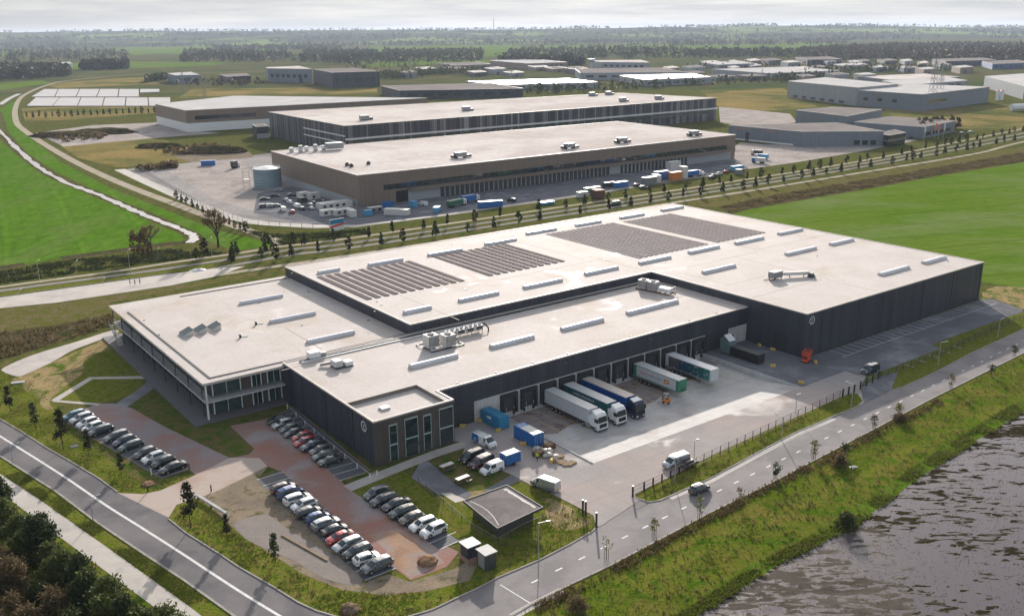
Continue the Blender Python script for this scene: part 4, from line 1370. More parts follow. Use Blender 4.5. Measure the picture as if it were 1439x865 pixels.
BODIES = {
    'hatchback': dict(st=[(-2.05, .72, .76, .66, .58), (-1.98, .90, .95, .79, .68), (-1.82, .93, 1.02, .83, .66), (-1.50, .94, 1.40, .86, .58), (-.9, .92, 1.47, .88, .63), (0, .91, 1.46, .89, .64), (.45, .91, 1.39, .89, .6), (1.15, .88, .94, .87, .70), (1.72, .76, .80, .82, .66), (1.98, .60, .64, .74, .6), (2.06, .46, .5, .64, .5)], wx=1.27, wr=.32, yw=.88),
    'estate': dict(st=[(-2.32, .74, .78, .68, .6), (-2.25, .94, .99, .82, .7), (-2.12, .97, 1.08, .86, .7), (-1.92, .97, 1.40, .88, .6), (-1.1, .95, 1.49, .9, .65), (0, .94, 1.49, .91, .66), (.55, .93, 1.41, .91, .62), (1.3, .9, .96, .89, .72), (1.95, .78, .83, .84, .68), (2.22, .62, .66, .76, .62), (2.30, .47, .51, .66, .5)], wx=1.4, wr=.33, yw=.9),
    'suv': dict(st=[(-2.2, .8, .84, .72, .64), (-2.14, 1.02, 1.07, .86, .74), (-2.0, 1.05, 1.16, .89, .72), (-1.72, 1.05, 1.55, .9, .64), (-1.0, 1.03, 1.64, .92, .68), (0, 1.02, 1.64, .93, .69), (.5, 1.01, 1.56, .93, .66), (1.15, .99, 1.05, .92, .76), (1.8, .93, .98, .88, .72), (2.1, .78, .82, .82, .68), (2.2, .55, .6, .72, .56)], wx=1.34, wr=.37, yw=.92),
    'saloon': dict(st=[(-2.3, .7, .74, .68, .6), (-2.22, .92, .97, .82, .7), (-1.75, .95, 1.01, .87, .72), (-1.1, .94, 1.36, .88, .58), (-.6, .92, 1.43, .9, .62), (.1, .91, 1.42, .9, .63), (.5, .91, 1.36, .9, .6), (1.25, .88, .94, .88, .72), (1.9, .77, .82, .84, .68), (2.2, .6, .64, .76, .6), (2.28, .46, .5, .66, .5)], wx=1.38, wr=.33, yw=.9),
    'minivan': dict(st=[(-2.15, .8, .84, .74, .66), (-2.1, 1.0, 1.1, .86, .72), (-1.95, 1.02, 1.5, .88, .68), (-1.0, 1.0, 1.72, .9, .7), (.2, .99, 1.71, .9, .7), (.75, .98, 1.58, .9, .66), (1.45, .95, 1.02, .88, .72), (1.9, .82, .88, .84, .68), (2.1, .62, .66, .76, .6), (2.18, .48, .52, .66, .52)], wx=1.36, wr=.33, yw=.9),
    'small_van': dict(st=[(-2.2, .9, 1.0, .84, .8), (-2.16, 1.05, 1.72, .89, .78), (-1.6, 1.08, 1.84, .92, .8), (-.3, 1.08, 1.84, .92, .8), (.3, 1.07, 1.80, .92, .78), (.75, 1.05, 1.66, .92, .7), (1.4, 1.0, 1.07, .9, .76), (1.9, .86, .92, .86, .7), (2.12, .66, .7, .78, .62), (2.2, .5, .54, .68, .54)], wx=1.36, wr=.34, yw=.92, panel=-.2),
    'van': dict(st=[(-2.65, 1.0, 1.2, .92, .86), (-2.6, 1.1, 1.88, .96, .84), (-2.0, 1.15, 1.98, .98, .86), (-.4, 1.15, 1.98, .98, .86), (.7, 1.14, 1.95, .98, .84), (1.2, 1.12, 1.78, .98, .76), (1.95, 1.06, 1.13, .95, .8), (2.35, .92, .98, .9, .74), (2.58, .7, .74, .82, .66), (2.65, .5, .55, .72, .58)], wx=1.6, wr=.36, yw=.97, panel=.3),
    'minibus': dict(st=[(-2.45, 1.0, 1.1, .9, .84), (-2.4, 1.1, 1.75, .95, .8), (-1.9, 1.1, 1.95, .97, .84), (-.4, 1.1, 1.96, .97, .84), (.6, 1.09, 1.92, .97, .82), (1.1, 1.07, 1.72, .97, .74), (1.8, 1.02, 1.08, .95, .8), (2.2, .9, .96, .9, .74), (2.42, .7, .74, .82, .66), (2.48, .5, .55, .72, .58)], wx=1.5, wr=.36, yw=.96),
}
PROTO = {}
CATS = dict(hatchback='car', estate='car', suv='car', saloon='car', minivan='car', small_van='van', van='van', minibus='van')
NAMES = dict(hatchback='hatchback_car', estate='estate_car', suv='suv_car', saloon='saloon_car', minivan='people_carrier', small_van='small_van', van='delivery_van', minibus='minibus')


def make_car(kind, base_paint):
    B = BODIES[kind]
    root = thing(NAMES[kind], 'car', CATS[kind])
    parts = loft_body(B['st'], panel_x=B.get('panel'))
    body = parts['body'].obj('body', base_paint, root, smooth=True)
    try:
        body.data.set_sharp_from_angle(angle=math.radians(32))
    except Exception:
        pass
    for k in ('windscreen', 'rear_window', 'side_window', 'side_window_b'):
        if parts[k].f:
            parts[k].obj(k.replace('_b', ''), M_cglass, root)
    front, rear = B['st'][-1][0], B['st'][0][0]
    yw, wr = B['yw'], B['wr']
    x = -.25
    hb, ht = B['st'][4][1], B['st'][4][2]
    for s in (-1, 1):     # door pillars
            p = MB()
            p.add([(x - .05, s * yw * .99, hb), (x + .05, s * yw * .99, hb), (x + .05, s * (B['st'][4][4] + .015), ht - .06), (x - .05, s * (B['st'][4][4] + .015), ht - .06)], [(0, 1, 2, 3)])
            p.obj('door_pillar', M_black, root)
    for sx in (-1, 1):
        for sy in (-1, 1):
            w = MB().cyl((0, -.11, 0), (0, .11, 0), wr, None, 14).obj('wheel', M_black, root, (sx * B['wx'], sy * (yw - .10), wr))
            MB().cyl((0, sy * .10, 0), (0, sy * .125, 0), wr * .62, wr * .56, 10).obj('rim', M_chrome, w)
            a = MB()
            n = 10
            vs = [(sx * B['wx'], sy * (yw + .004), wr)] + [(sx * B['wx'] + (wr + .07) * math.cos(math.pi * k / n), sy * (yw + .004), wr + (wr + .07) * math.sin(math.pi * k / n)) for k in range(n + 1)]
            a.add(vs, [(0, k + 1, k + 2) for k in range(n)])
            a.obj('wheel_arch', M_black, root)
    f2 = B['st'][-2]
    f3 = B['st'][-3]
    for s in (-1, 1):
        y0 = f2[3]
        hl = MB()
        hl.add([(f2[0] + .03, s * y0 * .98, f2[1] - .07), (f2[0] + .05, s * y0 * .6, f2[1] - .04), (f3[0] + (f2[0] - f3[0]) * .6, s * (f3[3] * .68), f2[1] * .45 + f3[1] * .55 + .035), (f3[0] + (f2[0] - f3[0]) * .4, s * (f3[3] + .01), f2[1] * .4 + f3[1] * .6 - .02)], [(0, 1, 2, 3)])
        hl.obj('headlight', M_head, root)
        r1, r2 = B['st'][1], B['st'][2]
        tl = MB().box(r1[0] - .03, r1[0] + .12, min(s * r1[3] * .72, s * (r1[3] + .02)), max(s * r1[3] * .72, s * (r1[3] + .02)), r1[1] - .22, r1[1] - .02)
        tl.obj('tail_light', M_tail, root)
        mx = next((q[0] for q in B['st'] if q[0] > .3), .5) + .35
        MB().bbox(mx - .1, mx + .08, min(s * yw, s * (yw + .18)), max(s * yw, s * (yw + .18)), .92, 1.08, .03).obj('wing_mirror', M_black, root)
    MB().box(front - .01, front + .03, -.45, .45, .3, .5).obj('grille', M_black, root)
    MB().box(front + .031, front + .04, -.26, .26, .34, .45).obj('number_plate', M_yellow, root)
    MB().box(rear - .03, rear - .005, -.26, .26, .5, .61).obj('number_plate', M_yellow, root)
    return root


def place_car(kind, col, loc, rz, label, group=None, s=1.0):
    if kind not in PROTO:
        PROTO[kind] = make_car(kind, PAINT['white'])
        r = PROTO[kind]
        r.location = loc
        r.rotation_euler = (0, 0, rz)
        r.scale = (s, s, s)
        for c in r.children:
            if c.name.split('.')[0] == 'body':
                c.material_slots[0].link = 'OBJECT'
                c.material_slots[0].material = PAINT[col]
        tag(r, label, None, group)
        return r
    return dup(PROTO[kind], loc, rz, label, group, scale=s, paint=PAINT[col], paintparts=('body',))


KG = {'hatchback': 'hatchback', 'estate': 'estate car', 'suv': 'tall SUV', 'saloon': 'saloon', 'minivan': 'people carrier', 'small_van': 'small van', 'van': 'van', 'minibus': 'minibus'}
CN = {'greygreen': 'grey green', 'darkgreen': 'dark green', 'lightgrey': 'light grey', 'navy': 'navy blue', 'dark': 'charcoal'}
ORD = ['first', 'second', 'third', 'fourth', 'fifth', 'sixth', 'seventh', 'eighth', 'ninth', 'tenth', 'eleventh', 'twelfth', 'thirteenth', 'fourteenth', 'fifteenth', 'sixteenth', 'seventeenth']


def row(cars, p0, p1, flip, where, group, z=7.0 * LV, n=None, sm=1.0, axis=None):
    """cars in a row of stalls between the first and the last car centre (pixels of the roof middle)"""
    a, b = G(*p0, .8), G(*p1, .8)
    n = n or len(cars)
    d = (b - a)
    base = axis if axis is not None else math.atan2(d.y, d.x) + math.pi / 2
    for i, c in enumerate(cars):
        if c is None:
            continue
        kind, col, f = c[:3]
        t = c[3] if len(c) > 3 else i / (n - 1)
        q = a + d * t
        off = rnd.uniform(-.45, .45)
        rz = base + (math.pi if f else 0) + rnd.uniform(-.06, .06)
        loc = Vector((q.x + math.cos(base) * off, q.y + math.sin(base) * off, z))
        place_car(kind, col, loc, rz, '%s %s, %s from the %s' % (CN.get(col, col), KG[kind], ORD[i], where), group, sm * rnd.uniform(.96, 1.06))


# south-west row: 13 cars, front of the list is the far (upper) end
row([('estate', 'maroon', 0), ('minivan', 'blue', 0), ('estate', 'white', 0), ('hatchback', 'white', 1), ('estate', 'dark', 0), ('hatchback', 'blue', 0), ('estate', 'silver', 0), ('saloon', 'dark', 0), ('saloon', 'red', 1), ('estate', 'silver', 1), ('estate', 'dark', 1), ('hatchback', 'white', 0), ('estate', 'grey', 1)],
    (398, 683), (527, 793), 0, 'top of the long row beside bare soil', 'cars in the long row beside bare soil')
row([('minivan', 'grey', 1), ('estate', 'dark', 1), ('saloon', 'black', 1), ('estate', 'darkgreen', 1), ('hatchback', 'brown', 1), ('estate', 'white', 1), ('suv', 'white', 1)],
    (530, 691), (607, 744), 0, 'top of the short row near the shed', 'cars in the short row facing the shed')
row([('hatchback', 'dark', 1), ('suv', 'silver', 1), ('hatchback', 'grey', 1), ('hatchback', 'dark', 1), ('hatchback', 'red', 1), ('hatchback', 'red', 1), ('estate', 'navy', 1), ('hatchback', 'brown', 1), ('estate', 'greygreen', 1), ('saloon', 'darkgreen', 1)],
    (393, 588), (464, 645), 0, 'top of the row along the dark wall', 'cars in the row along the warehouse wall')
row([('estate', 'teal', 1), ('suv', 'silver', 1), ('hatchback', 'white', 1), ('hatchback', 'white', 1), ('estate', 'darkgreen', 1), ('estate', 'grey', 1, .44), ('hatchback', 'navy', 1, .53), ('estate', 'darkgreen', 1, .61), ('hatchback', 'dark', 1, .745), ('hatchback', 'white', 1, .825), ('hatchback', 'black', 1, .905), ('saloon', 'black', 1, 1.0)],
    (105, 582), (241, 656), 0, 'top of the row behind young roadside trees', 'cars in the row beside the roadside trees', n=14)


def bay_row(p0, p1, n):
    a, b = G(*p0), G(*p1)
    d = (b - a)
    bays((a.x, a.y), (b.x, b.y), n, 5.0, 1)


bay_row((361, 674), (513, 815), 14)
bay_row((508, 700), (617, 772), 9)
bay_row((381, 588), (477, 675), 13)
bay_row((91, 590), (228, 671), 16)


def at(px, z=0.0):
    q = G(*px, z)
    return Vector((q.x, q.y, 0))


DEG = math.radians
UH = RZB                       # heading along the u axis
VH = RZB + math.pi / 2
Z7 = 8 * LV
# single vehicles; positions are the middle of the roof, brought to the ground
def single(kind, col, px, rz, label, z=Z7, h=1.2, s=1.0):
    q = at(px, h)
    return place_car(kind, col, (q.x, q.y, z), rz, label, None, s)


single('van', 'silver', (766, 676), VH + .25, 'silver van waiting on the yard near the flat roofed shed')
vb = single('van', 'white', (681, 616), VH + math.pi + .1, 'white van with blue rear half and round emblem near the blue containers')
mb = MB()
n = 20
for s in (-1, 1):
    f_ = [(0, 1, 2, 3)]
    mb.add([(-2.6, s * .975, .42), (-.7, s * 1.0, .42), (-.5, s * 1.0, 1.05), (-2.6, s * .98, 1.05)], f_)
    mb.add([(-2.6, s * .98, 1.05), (-.5, s * 1.0, 1.05), (-.9, s * .885, 1.92), (-2.5, s * .875, 1.88)], f_)
mb.obj('blue_livery', PAINT['vanblue'], vb)
mb = MB()
for s in (-1, 1):
    vs, fs = [], []
    for k in range(n):
        t = 2 * math.pi * k / n
        vs += [(-1.6 + .22 * math.cos(t), s * 1.012, .85 + .22 * math.sin(t)), (-1.6 + .3 * math.cos(t), s * 1.012, .85 + .3 * math.sin(t))]
    for k in range(n):
        j = (k + 1) % n
        fs.append((2 * k, 2 * k + 1, 2 * j + 1, 2 * j))
    mb.add(vs, fs)
mb.obj('emblem', M_white, vb)
MB().bar((-2.0, -.5, 2.1), (.6, -.5, 2.1), .06).bar((-2.0, .5, 2.1), (.6, .5, 2.1), .06).bar((-1.8, -.8, 2.06), (-1.8, .8, 2.06), .06).bar((.4, -.8, 2.06), (.4, .8, 2.06), .06).obj('roof_rack', M_grey, vb)
single('minibus', 'black', (663, 638), UH + .12 + math.pi, 'black people van, leftmost of three parked on the lawn')
rv = single('minibus', 'maroon', (676, 646), UH + .1 + math.pi, 'dark red van with white side lettering between the black and white vans')
MB().box(-1.7, -1.0, .99, 1.0, .75, .95).box(-.8, .2, .99, 1.0, .75, .95).box(-1.4, -.2, .99, 1.0, .5, .64).obj('lettering', M_white, rv)
single('small_van', 'white', (691, 654), UH + .05 + math.pi, 'white small van parked on the lawn beside the blue box trailer')
single('van', 'silver', (950, 645), UH + math.pi - .05, 'silver van with a trailer behind the yard fence')
single('hatchback', 'dark', (983, 681), math.atan2(dvec.y, dvec.x), 'dark hatchback driving alone on the service road', z=4 * LV)
single('minibus', 'navy', (1223, 516), UH + math.pi, 'dark blue minibus parked alone in the empty side car park')

# small flatbed trailer behind the fence van
q = at((968, 650), .6)
t = thing('flatbed_trailer', 'small flatbed trailer loaded beside the silver van at the fence', 'trailer', (q.x, q.y, Z7), UH)
MB().box(-1.6, 1.6, -.85, .85, .5, .62).box(-1.6, 1.6, -.88, -.84, .62, .95).box(-1.6, 1.6, .84, .88, .62, .95).obj('bed', M_grey, t)
MB().bar((-1.6, 0, .5), (-2.6, 0, .45), .1).obj('drawbar', M_darkgrey, t)
for s in (-.95, .95):
    MB().cyl((0, s - .08, .3), (0, s + .08, .3), .3, None, 12).obj('wheel', M_black, t)
MB().bbox(-1.1, .9, -.6, .6, .63, 1.2, .1).obj('load', M_darkgrey, t)


# ------------------------------------------------------------------ lorries
M_trsilver = simple('trailer_aluminium', (0.52, 0.53, 0.54), 0.4)
M_green = simple('trailer_green', (0.03, 0.19, 0.115), 0.45)
M_tarpteal = simple('teal_tarpaulin', (0.01, 0.10, 0.12), 0.5)
M_tarpblue = simple('blue_tarpaulin', (0.012, 0.075, 0.30), 0.45)
M_beige = simple('beige_trailer_roof', (0.55, 0.47, 0.41), 0.6)
M_truckroof = simple('dusty_trailer_roof', (0.58, 0.57, 0.55), 0.55)


def wheels(root, xs, ys, r=.5, w=.32, name='wheel'):
    for x in xs:
        for y in ys:
            o = MB().cyl((0, -w / 2, 0), (0, w / 2, 0), r, None, 16).obj(name, M_black, root, (x, y, r))
            MB().cyl((0, math.copysign(w / 2, y) * 1.0, 0), (0, math.copysign(w / 2 + .02, y), 0), r * .55, r * .4, 10).obj('rim', M_galv, o)


def trailer_parts(root, side, roof, front, x0=0.0, L=13.6, W_=2.55, rear=None):
    """box standing on a chassis; x runs from the rear doors (0) forwards"""
    h0, h1 = 1.15, 3.95
    b = MB().bbox(x0, x0 + L, -W_ / 2, W_ / 2, h0, h1 - .02, .04)
    box = b.obj('cargo_box', side, root)
    MB().bbox(x0 + .02, x0 + L - .02, -W_ / 2 + .02, W_ / 2 - .02, h1 - .019, h1 + .03, .02).obj('roof', roof, root)
    MB().box(x0 + L, x0 + L + .03, -W_ / 2 + .03, W_ / 2 - .03, h0 + .03, h1 - .06).obj('front_wall', front, root)
    d = MB()
    for s in (-1, 1):
        d.box(x0 - .04, x0, min(s * .02, s * (W_ / 2 - .04)), max(s * .02, s * (W_ / 2 - .04)), h0 + .05, h1 - .1)
    d.obj('rear_door', rear or side, root)
    r = MB()
    for s in (-1, 1):
        r.box(x0 + .02, x0 + L - .02, s * (W_ / 2 + .012) - .012, s * (W_ / 2 + .012) + .012, h0, h0 + .12)
        r.box(x0 + .02, x0 + L - .02, s * (W_ / 2 + .012) - .012, s * (W_ / 2 + .012) + .012, h1 - .14, h1 - .03)
    r.obj('edge_rail', M_galv, root)
    c = MB()
    for s in (-.45, .45):
        c.box(x0 + .1, x0 + L - .4, s - .08, s + .08, .85, h0)
    c.box(x0 + .05, x0 + .25, -1.2, 1.2, .5, .75)
    for s in (-1.2, 1.2):
        c.box(x0 + 5.2, x0 + 9.5, s - .03, s + .03, .45, .95)
    c.obj('chassis', M_darkgrey, root)
    wheels(root, (x0 + 2.4, x0 + 3.7, x0 + 5.0), (-1.08, 1.08))
    l = MB()
    for s in (-.9, .9):
        l.box(x0 + L - 3.6, x0 + L - 3.45, s - .07, s + .07, .05, h0)
        l.box(x0 + L - 3.7, x0 + L - 3.35, s - .15, s + .15, 0, .06)
    l.obj('landing_leg', M_grey, root)
    for s in (-.9, .9):
        MB().box(x0 - .06, x0 - .0, s - .2, s + .2, .8, .95).obj('tail_light', M_tail, root)
    return box


def tractor_parts(root, col, x0, roofcol=None, deflector=True):
    """cab-over tractor unit; its front is at x0 + 2.35"""
    pr = [(0, .95), (0, 3.0), (.35, 3.72), (1.4, 3.62), (1.95, 3.05), (2.22, 1.95), (2.3, 1.2), (2.3, .45), (1.7, .45), (1.6, .95)]
    w = 1.24
    c = MB()
    n = len(pr)
    vs = [(x0 + x, -w, z) for x, z in pr] + [(x0 + x, w, z) for x, z in pr]
    fs = [(k, (k + 1) % n, n + (k + 1) % n, n + k) for k in range(n)]
    c.add(vs, [f[::-1] for f in fs])
    bmv = [(x0 + x, -w, z) for x, z in pr]
    for s in (-w, w):
        idx = [(0, 1, 9), (1, 2, 3), (1, 3, 4), (1, 4, 5), (1, 5, 9), (5, 6, 9), (6, 7, 9), (7, 8, 9)]
        c.add([(x0 + x, s, z) for x, z in pr], idx)
    cab = c.obj('cab', col, root)
    g = MB()
    g.add([(x0 + 2.24, -1.14, 1.98), (x0 + 2.24, 1.14, 1.98), (x0 + 1.98, 1.1, 2.98), (x0 + 1.98, -1.1, 2.98)], [(0, 1, 2, 3)])
    g.obj('windscreen', M_cglass, root)
    for s in (-1, 1):
        y = s * (w + .012)
        MB().add([(x0 + 1.05, y, 1.95), (x0 + 2.12, y, 1.95), (x0 + 1.86, y, 2.8), (x0 + 1.05, y, 2.8)], [(0, 1, 2, 3)]).obj('side_window', M_cglass, root)
        MB().box(x0 + 2.1, x0 + 2.25, min(s * 1.26, s * 1.5), max(s * 1.26, s * 1.5), 2.1, 2.85).obj('mirror', M_black, root)
        MB().box(x0 + 2.3, x0 + 2.33, min(s * .65, s * 1.15), max(s * .65, s * 1.15), .62, .85).obj('headlight', M_head, root)
        MB().bbox(x0 - 1.9, x0 - .3, min(s * .75, s * 1.2), max(s * .75, s * 1.2), .4, 1.0, .08).obj('fuel_tank', M_galv, root)
        MB().add([(x0 - .02, s * 1.22, 1.2), (x0 - .75, s * 1.2, 1.2), (x0 - .75, s * 1.2, 3.0), (x0 - .02, s * 1.22, 3.2)], [(0, 1, 2, 3)]).obj('side_fairing', col, root)
    MB().box(x0 + 2.3, x0 + 2.33, -.95, .95, .95, 1.75).obj('grille', M_black, root)
    MB().bbox(x0 + 2.05, x0 + 2.4, -1.22, 1.22, .3, .6, .05).obj('bumper', M_darkgrey, root)
    MB().box(x0 + 2.02, x0 + 2.18, -1.1, 1.1, 3.02, 3.12).obj('sun_visor', M_black, root)
    if deflector:
        MB().add([(x0 + .1, -1.05, 3.75), (x0 + .1, 1.05, 3.75), (x0 + 1.3, 1.0, 3.66), (x0 + 1.3, -1.0, 3.66), (x0 + .1, -1.05, 4.0), (x0 + .1, 1.05, 4.0)], [(0, 3, 2, 1), (4, 5, 2, 3), (0, 1, 5, 4), (0, 4, 3), (1, 2, 5)]).obj('roof_deflector', roofcol or col, root)
    MB().box(x0 - 3.4, x0 + 1.6, -.5, .5, .55, .9).obj('chassis', M_darkgrey, root)
    wheels(root, (x0 + 1.25,), (-1.05, 1.05))
    wheels(root, (x0 - 2.3,), (-1.0, 1.0), w=.5)


def dock_u(k):
    return 101.4 + 5.06 * k + 2.05


def lorry(k, label, side, roof, front, cab=None, name='articulated_lorry', cat='lorry', z=ZP, cabroof=None, rear=None):
    u = dock_u(k)
    p, q = W(u, VD - .62, z), W(u, VD - 14.5, z)
    t = thing(name, label, cat, (p.x, p.y, z + .014), RZB - math.pi / 2)
    if cab:
        trailer_parts(t, side, roof, front, rear=rear)
        tractor_parts(t, cab, 13.6 + .75, cabroof)
        # on the sloping apron the tractor stands a touch higher
    else:
        trailer_parts(t, side, roof, front, rear=rear)
    return t


lorry(2, 'white articulated lorry with plain white trailer, nearest the camera at the docks', M_trsilver, M_truckroof, M_trsilver, PAINT['white'])
t2 = lorry(3, 'articulated lorry with teal curtain trailer and white cab, middle of the three', M_tarpteal, M_truckroof, M_tarpteal, PAINT['white'])
t3 = lorry(4, 'articulated lorry with dark blue curtain trailer and dark blue cab', M_tarpblue, M_beige, M_tarpblue, PAINT['navy'], cabroof=PAINT['silver'])
t4 = lorry(7, 'parked trailer with green ends and pale sides with orange square emblem', M_green, M_truckroof, M_green, None, 'semi_trailer', 'trailer')
t5 = lorry(9, 'parked white trailer with large dark teal picture panels on its side', M_trsilver, M_white, M_trsilver, None, 'semi_trailer', 'trailer')
# pale side panel with illegible lettering and an orange emblem
y = -1.305
r3 = random.Random(3)
for s in (-1, 1):
    MB().box(1.0, 12.9, min(s * 1.28, s * 1.302), max(s * 1.28, s * 1.302), 1.5, 3.75).obj('side_panel', M_trsilver, t4)
    for nm, x0, x1, m in (('red_lettering', 2.2, 5.1, simple('faded_red_print', (.48, .16, .11), .6)), ('grey_lettering', 5.3, 8.9, simple('grey_print', (.17, .19, .19), .6))):
        l = MB()
        x = x0
        while x < x1:
            hgt = r3.choice((.42, .42, .62))
            yy = (min(s * 1.303, s * 1.309), max(s * 1.303, s * 1.309))
            l.box(x, x + .08, *yy, 2.45, 2.45 + hgt)
            l.box(x + .08, x + .24, *yy, 2.45, 2.53)
            if r3.random() < .6:
                l.box(x + .08, x + .24, *yy, 2.79, 2.87)
            if r3.random() < .6:
                l.box(x + .24, x + .31, *yy, 2.45, 2.87)
            x += .40
        l.obj(nm, m, t4)
    l = MB()
    l.box(9.4, 10.9, min(s * 1.303, s * 1.307), max(s * 1.303, s * 1.307), 2.2, 3.2)
    l.box(9.7, 10.4, min(s * 1.308, s * 1.312), max(s * 1.308, s * 1.312), 2.4, 2.7, 1)
    l.box(10.1, 10.7, min(s * 1.308, s * 1.312), max(s * 1.308, s * 1.312), 2.75, 3.0, 1)
    l.obj('emblem', [simple('orange_print', (.50, .20, .05), .5), simple('pale_orange_print', (.65, .45, .25), .5)], t4)
MB().box(13.635, 13.66, -.6, .6, 1.2, 2.0).obj('cooling_grille', simple('deep_green', (.02, .09, .05), .5), t4)
# picture panels: colour fields only
def picture_mat():
    m = bpy.data.materials.new('printed_side_picture')
    m.use_nodes = True
    nt = m.node_tree
    N, L = nt.nodes, nt.links
    tc = N.new('ShaderNodeTexCoord')
    sep = N.new('ShaderNodeSeparateXYZ')
    L.new(tc.outputs['Object'], sep.inputs[0])
    cr = N.new('ShaderNodeValToRGB')
    cr.color_ramp.interpolation = 'CONSTANT'
    e = cr.color_ramp.elements
    e[0].position, e[0].color = 0, (.09, .07, .09, 1)
    e[1].position, e[1].color = .30, (.01, .055, .10, 1)
    for p, c in ((.58, (.012, .09, .09, 1)), (.85, (.02, .16, .14, 1))):
        k = e.new(p)
        k.color = c
    dv = N.new('ShaderNodeMath')
    dv.operation = 'DIVIDE'
    dv.inputs[1].default_value = 13.6
    L.new(sep.outputs[0], dv.inputs[0])
    L.new(dv.outputs[0], cr.inputs[0])
    v = N.new('ShaderNodeTexVoronoi')
    v.inputs['Scale'].default_value = 1.1
    L.new(tc.outputs['Object'], v.inputs['Vector'])
    mr = N.new('ShaderNodeMapRange')
    mr.inputs['From Min'].default_value = .28
    mr.inputs['From Max'].default_value = .2
    L.new(v.outputs['Distance'], mr.inputs['Value'])
    mx = N.new('ShaderNodeMix')
    mx.data_type = 'RGBA'
    L.new(mr.outputs[0], mx.inputs[0])
    L.new(cr.outputs[0], mx.inputs[6])
    h = N.new('ShaderNodeHueSaturation')
    h.inputs['Saturation'].default_value = .7
    h.inputs['Value'].default_value = .45
    L.new(v.outputs['Color'], h.inputs['Color'])
    L.new(h.outputs[0], mx.inputs[7])
    L.new(mx.outputs[2], N['Principled BSDF'].inputs['Base Color'])
    N['Principled BSDF'].inputs['Roughness'].default_value = .4
    return m


pm = picture_mat()
for s in (-1, 1):
    MB().box(1.0, 13.2, min(s * 1.28, s * 1.302), max(s * 1.28, s * 1.302), 1.35, 3.75).obj('picture_panel', pm, t5)
# pale lettering along the teal curtain
l = MB()
x = 3.0
while x < 9.5:
    l.box(x, x + .3, -1.302, -1.28, 2.9, 3.1 + .25 * r3.random())
    x += .45
l.obj('lettering', M_offwhite, t2)


# ------------------------------------------------------------------ yard things
def container(name, label, cat, px0, rz, L, Wd, H, col, top, z=Z7, doors=True, cor=(0, 0)):
    t = thing(name, label, cat, (px0.x, px0.y, z), rz)
    mb = MB()
    mb.box(-L / 2 + .02, L / 2 - .02, -Wd / 2 + .03, Wd / 2 - .03, .15, H - .06)
    k = -L / 2 + .3
    while k < L / 2 - .25:      # side corrugation
        for s in (-1, 1):
            mb.box(k, k + .14, s * (Wd / 2 - .015) - .02, s * (Wd / 2 - .015) + .02, .2, H - .12)
        k += .28
    for x in (-L / 2, L / 2 - .12):
        for y in (-Wd / 2, Wd / 2 - .12):
            mb.box(x, x + .12, y, y + .12, 0, H)
    mb.obj('shell', col, t)
    r = MB().box(-L / 2 + .12, L / 2 - .12, -Wd / 2 + .12, Wd / 2 - .12, H - .05, H + .01)
    r.obj('roof', top, t)
    if doors:
        d = MB()
        for s in (-1, 1):
            d.box(-L / 2 - .05, -L / 2 + .0, min(s * .03, s * (Wd / 2 - .14)), max(s * .03, s * (Wd / 2 - .14)), .2, H - .15)
        do = d.obj('door', col, t)
        b = MB()
        for s in (-.75, -.35, .35, .75):
            b.bar((-L / 2 - .08, s, .2), (-L / 2 - .08, s, H - .15), .05)
        b.obj('locking_bar', M_galv, do)
    return t


c1 = container('shipping_container', 'teal blue container with a white notice, standing against the dock wall', 'container', W(97.5, 137.2), VH + math.pi + .02, 6.06, 2.44, 2.6, M_blueteal, M_blueteal)
MB().box(-.9, .5, 1.24, 1.26, 1.5, 2.0).box(-.9, .5, -1.26, -1.24, 1.5, 2.0).obj('notice', M_white, c1)
c2 = container('shipping_container', 'blue container with part white roof, in front of the teal container', 'container', W(97.9, 126.9), VH, 6.06, 2.44, 2.6, M_blue, M_blue)
MB().box(-2.9, 1.2, -1.1, 1.1, 2.62, 2.64).obj('roof_sheet', M_offwhite, c2)
q = at((717, 643), 1.2)
t = container('box_trailer', 'small blue box trailer with pale roof parked beside the white van', 'trailer', q, UH + .02, 3.2, 2.0, 2.0, M_blue, M_offwhite, z=Z7 + .35)
for s in (-1.0, 1.0):
    MB().cyl((0, s - .08, 0), (0, s + .08, 0), .33, None, 12).obj('wheel', M_black, t)
MB().bar((-1.6, 0, .15), (-2.7, 0, .1), .1).bar((-2.6, 0, -.33), (-2.6, 0, .15), .07).obj('drawbar', M_darkgrey, t)

# waste compactor with lifted hopper
t = thing('waste_compactor', 'black waste compactor skip with raised teal hopper by the last dock', 'compactor', W(165.6, 134.2, Z7), RZB - math.pi / 2)
mb = MB().bbox(-1.2, 7.0, -1.2, 1.2, .25, 2.3, .06)
for k in range(11):
    for s in (-1, 1):
        mb.box(-1.0 + k * .75, -.9 + k * .75, s * 1.22 - .03, s * 1.22 + .03, .3, 2.15)
mb.obj('skip_body', simple('black_steel', (.018, .018, .021), .5), t)
MB().box(-1.1, 6.9, -1.05, 1.05, 2.301, 2.36).obj('lid', M_darkgrey, t)
mb = MB()
mb.add([(-4.2, -1.2, .3), (-1.3, -1.2, .3), (-1.3, -1.2, 2.4), (-3.2, -1.2, 4.4), (-4.4, -1.2, 3.4), (-4.2, 1.2, .3), (-1.3, 1.2, .3), (-1.3, 1.2, 2.4), (-3.2, 1.2, 4.4), (-4.4, 1.2, 3.4)],
       [(0, 1, 2, 3, 4), (9, 8, 7, 6, 5), (0, 4, 9, 5), (1, 6, 7, 2), (0, 5, 6, 1), (4, 3, 8, 9), (2, 7, 8, 3)])
mb.obj('hopper', simple('grey_teal_steel', (.10, .16, .16), .5), t)
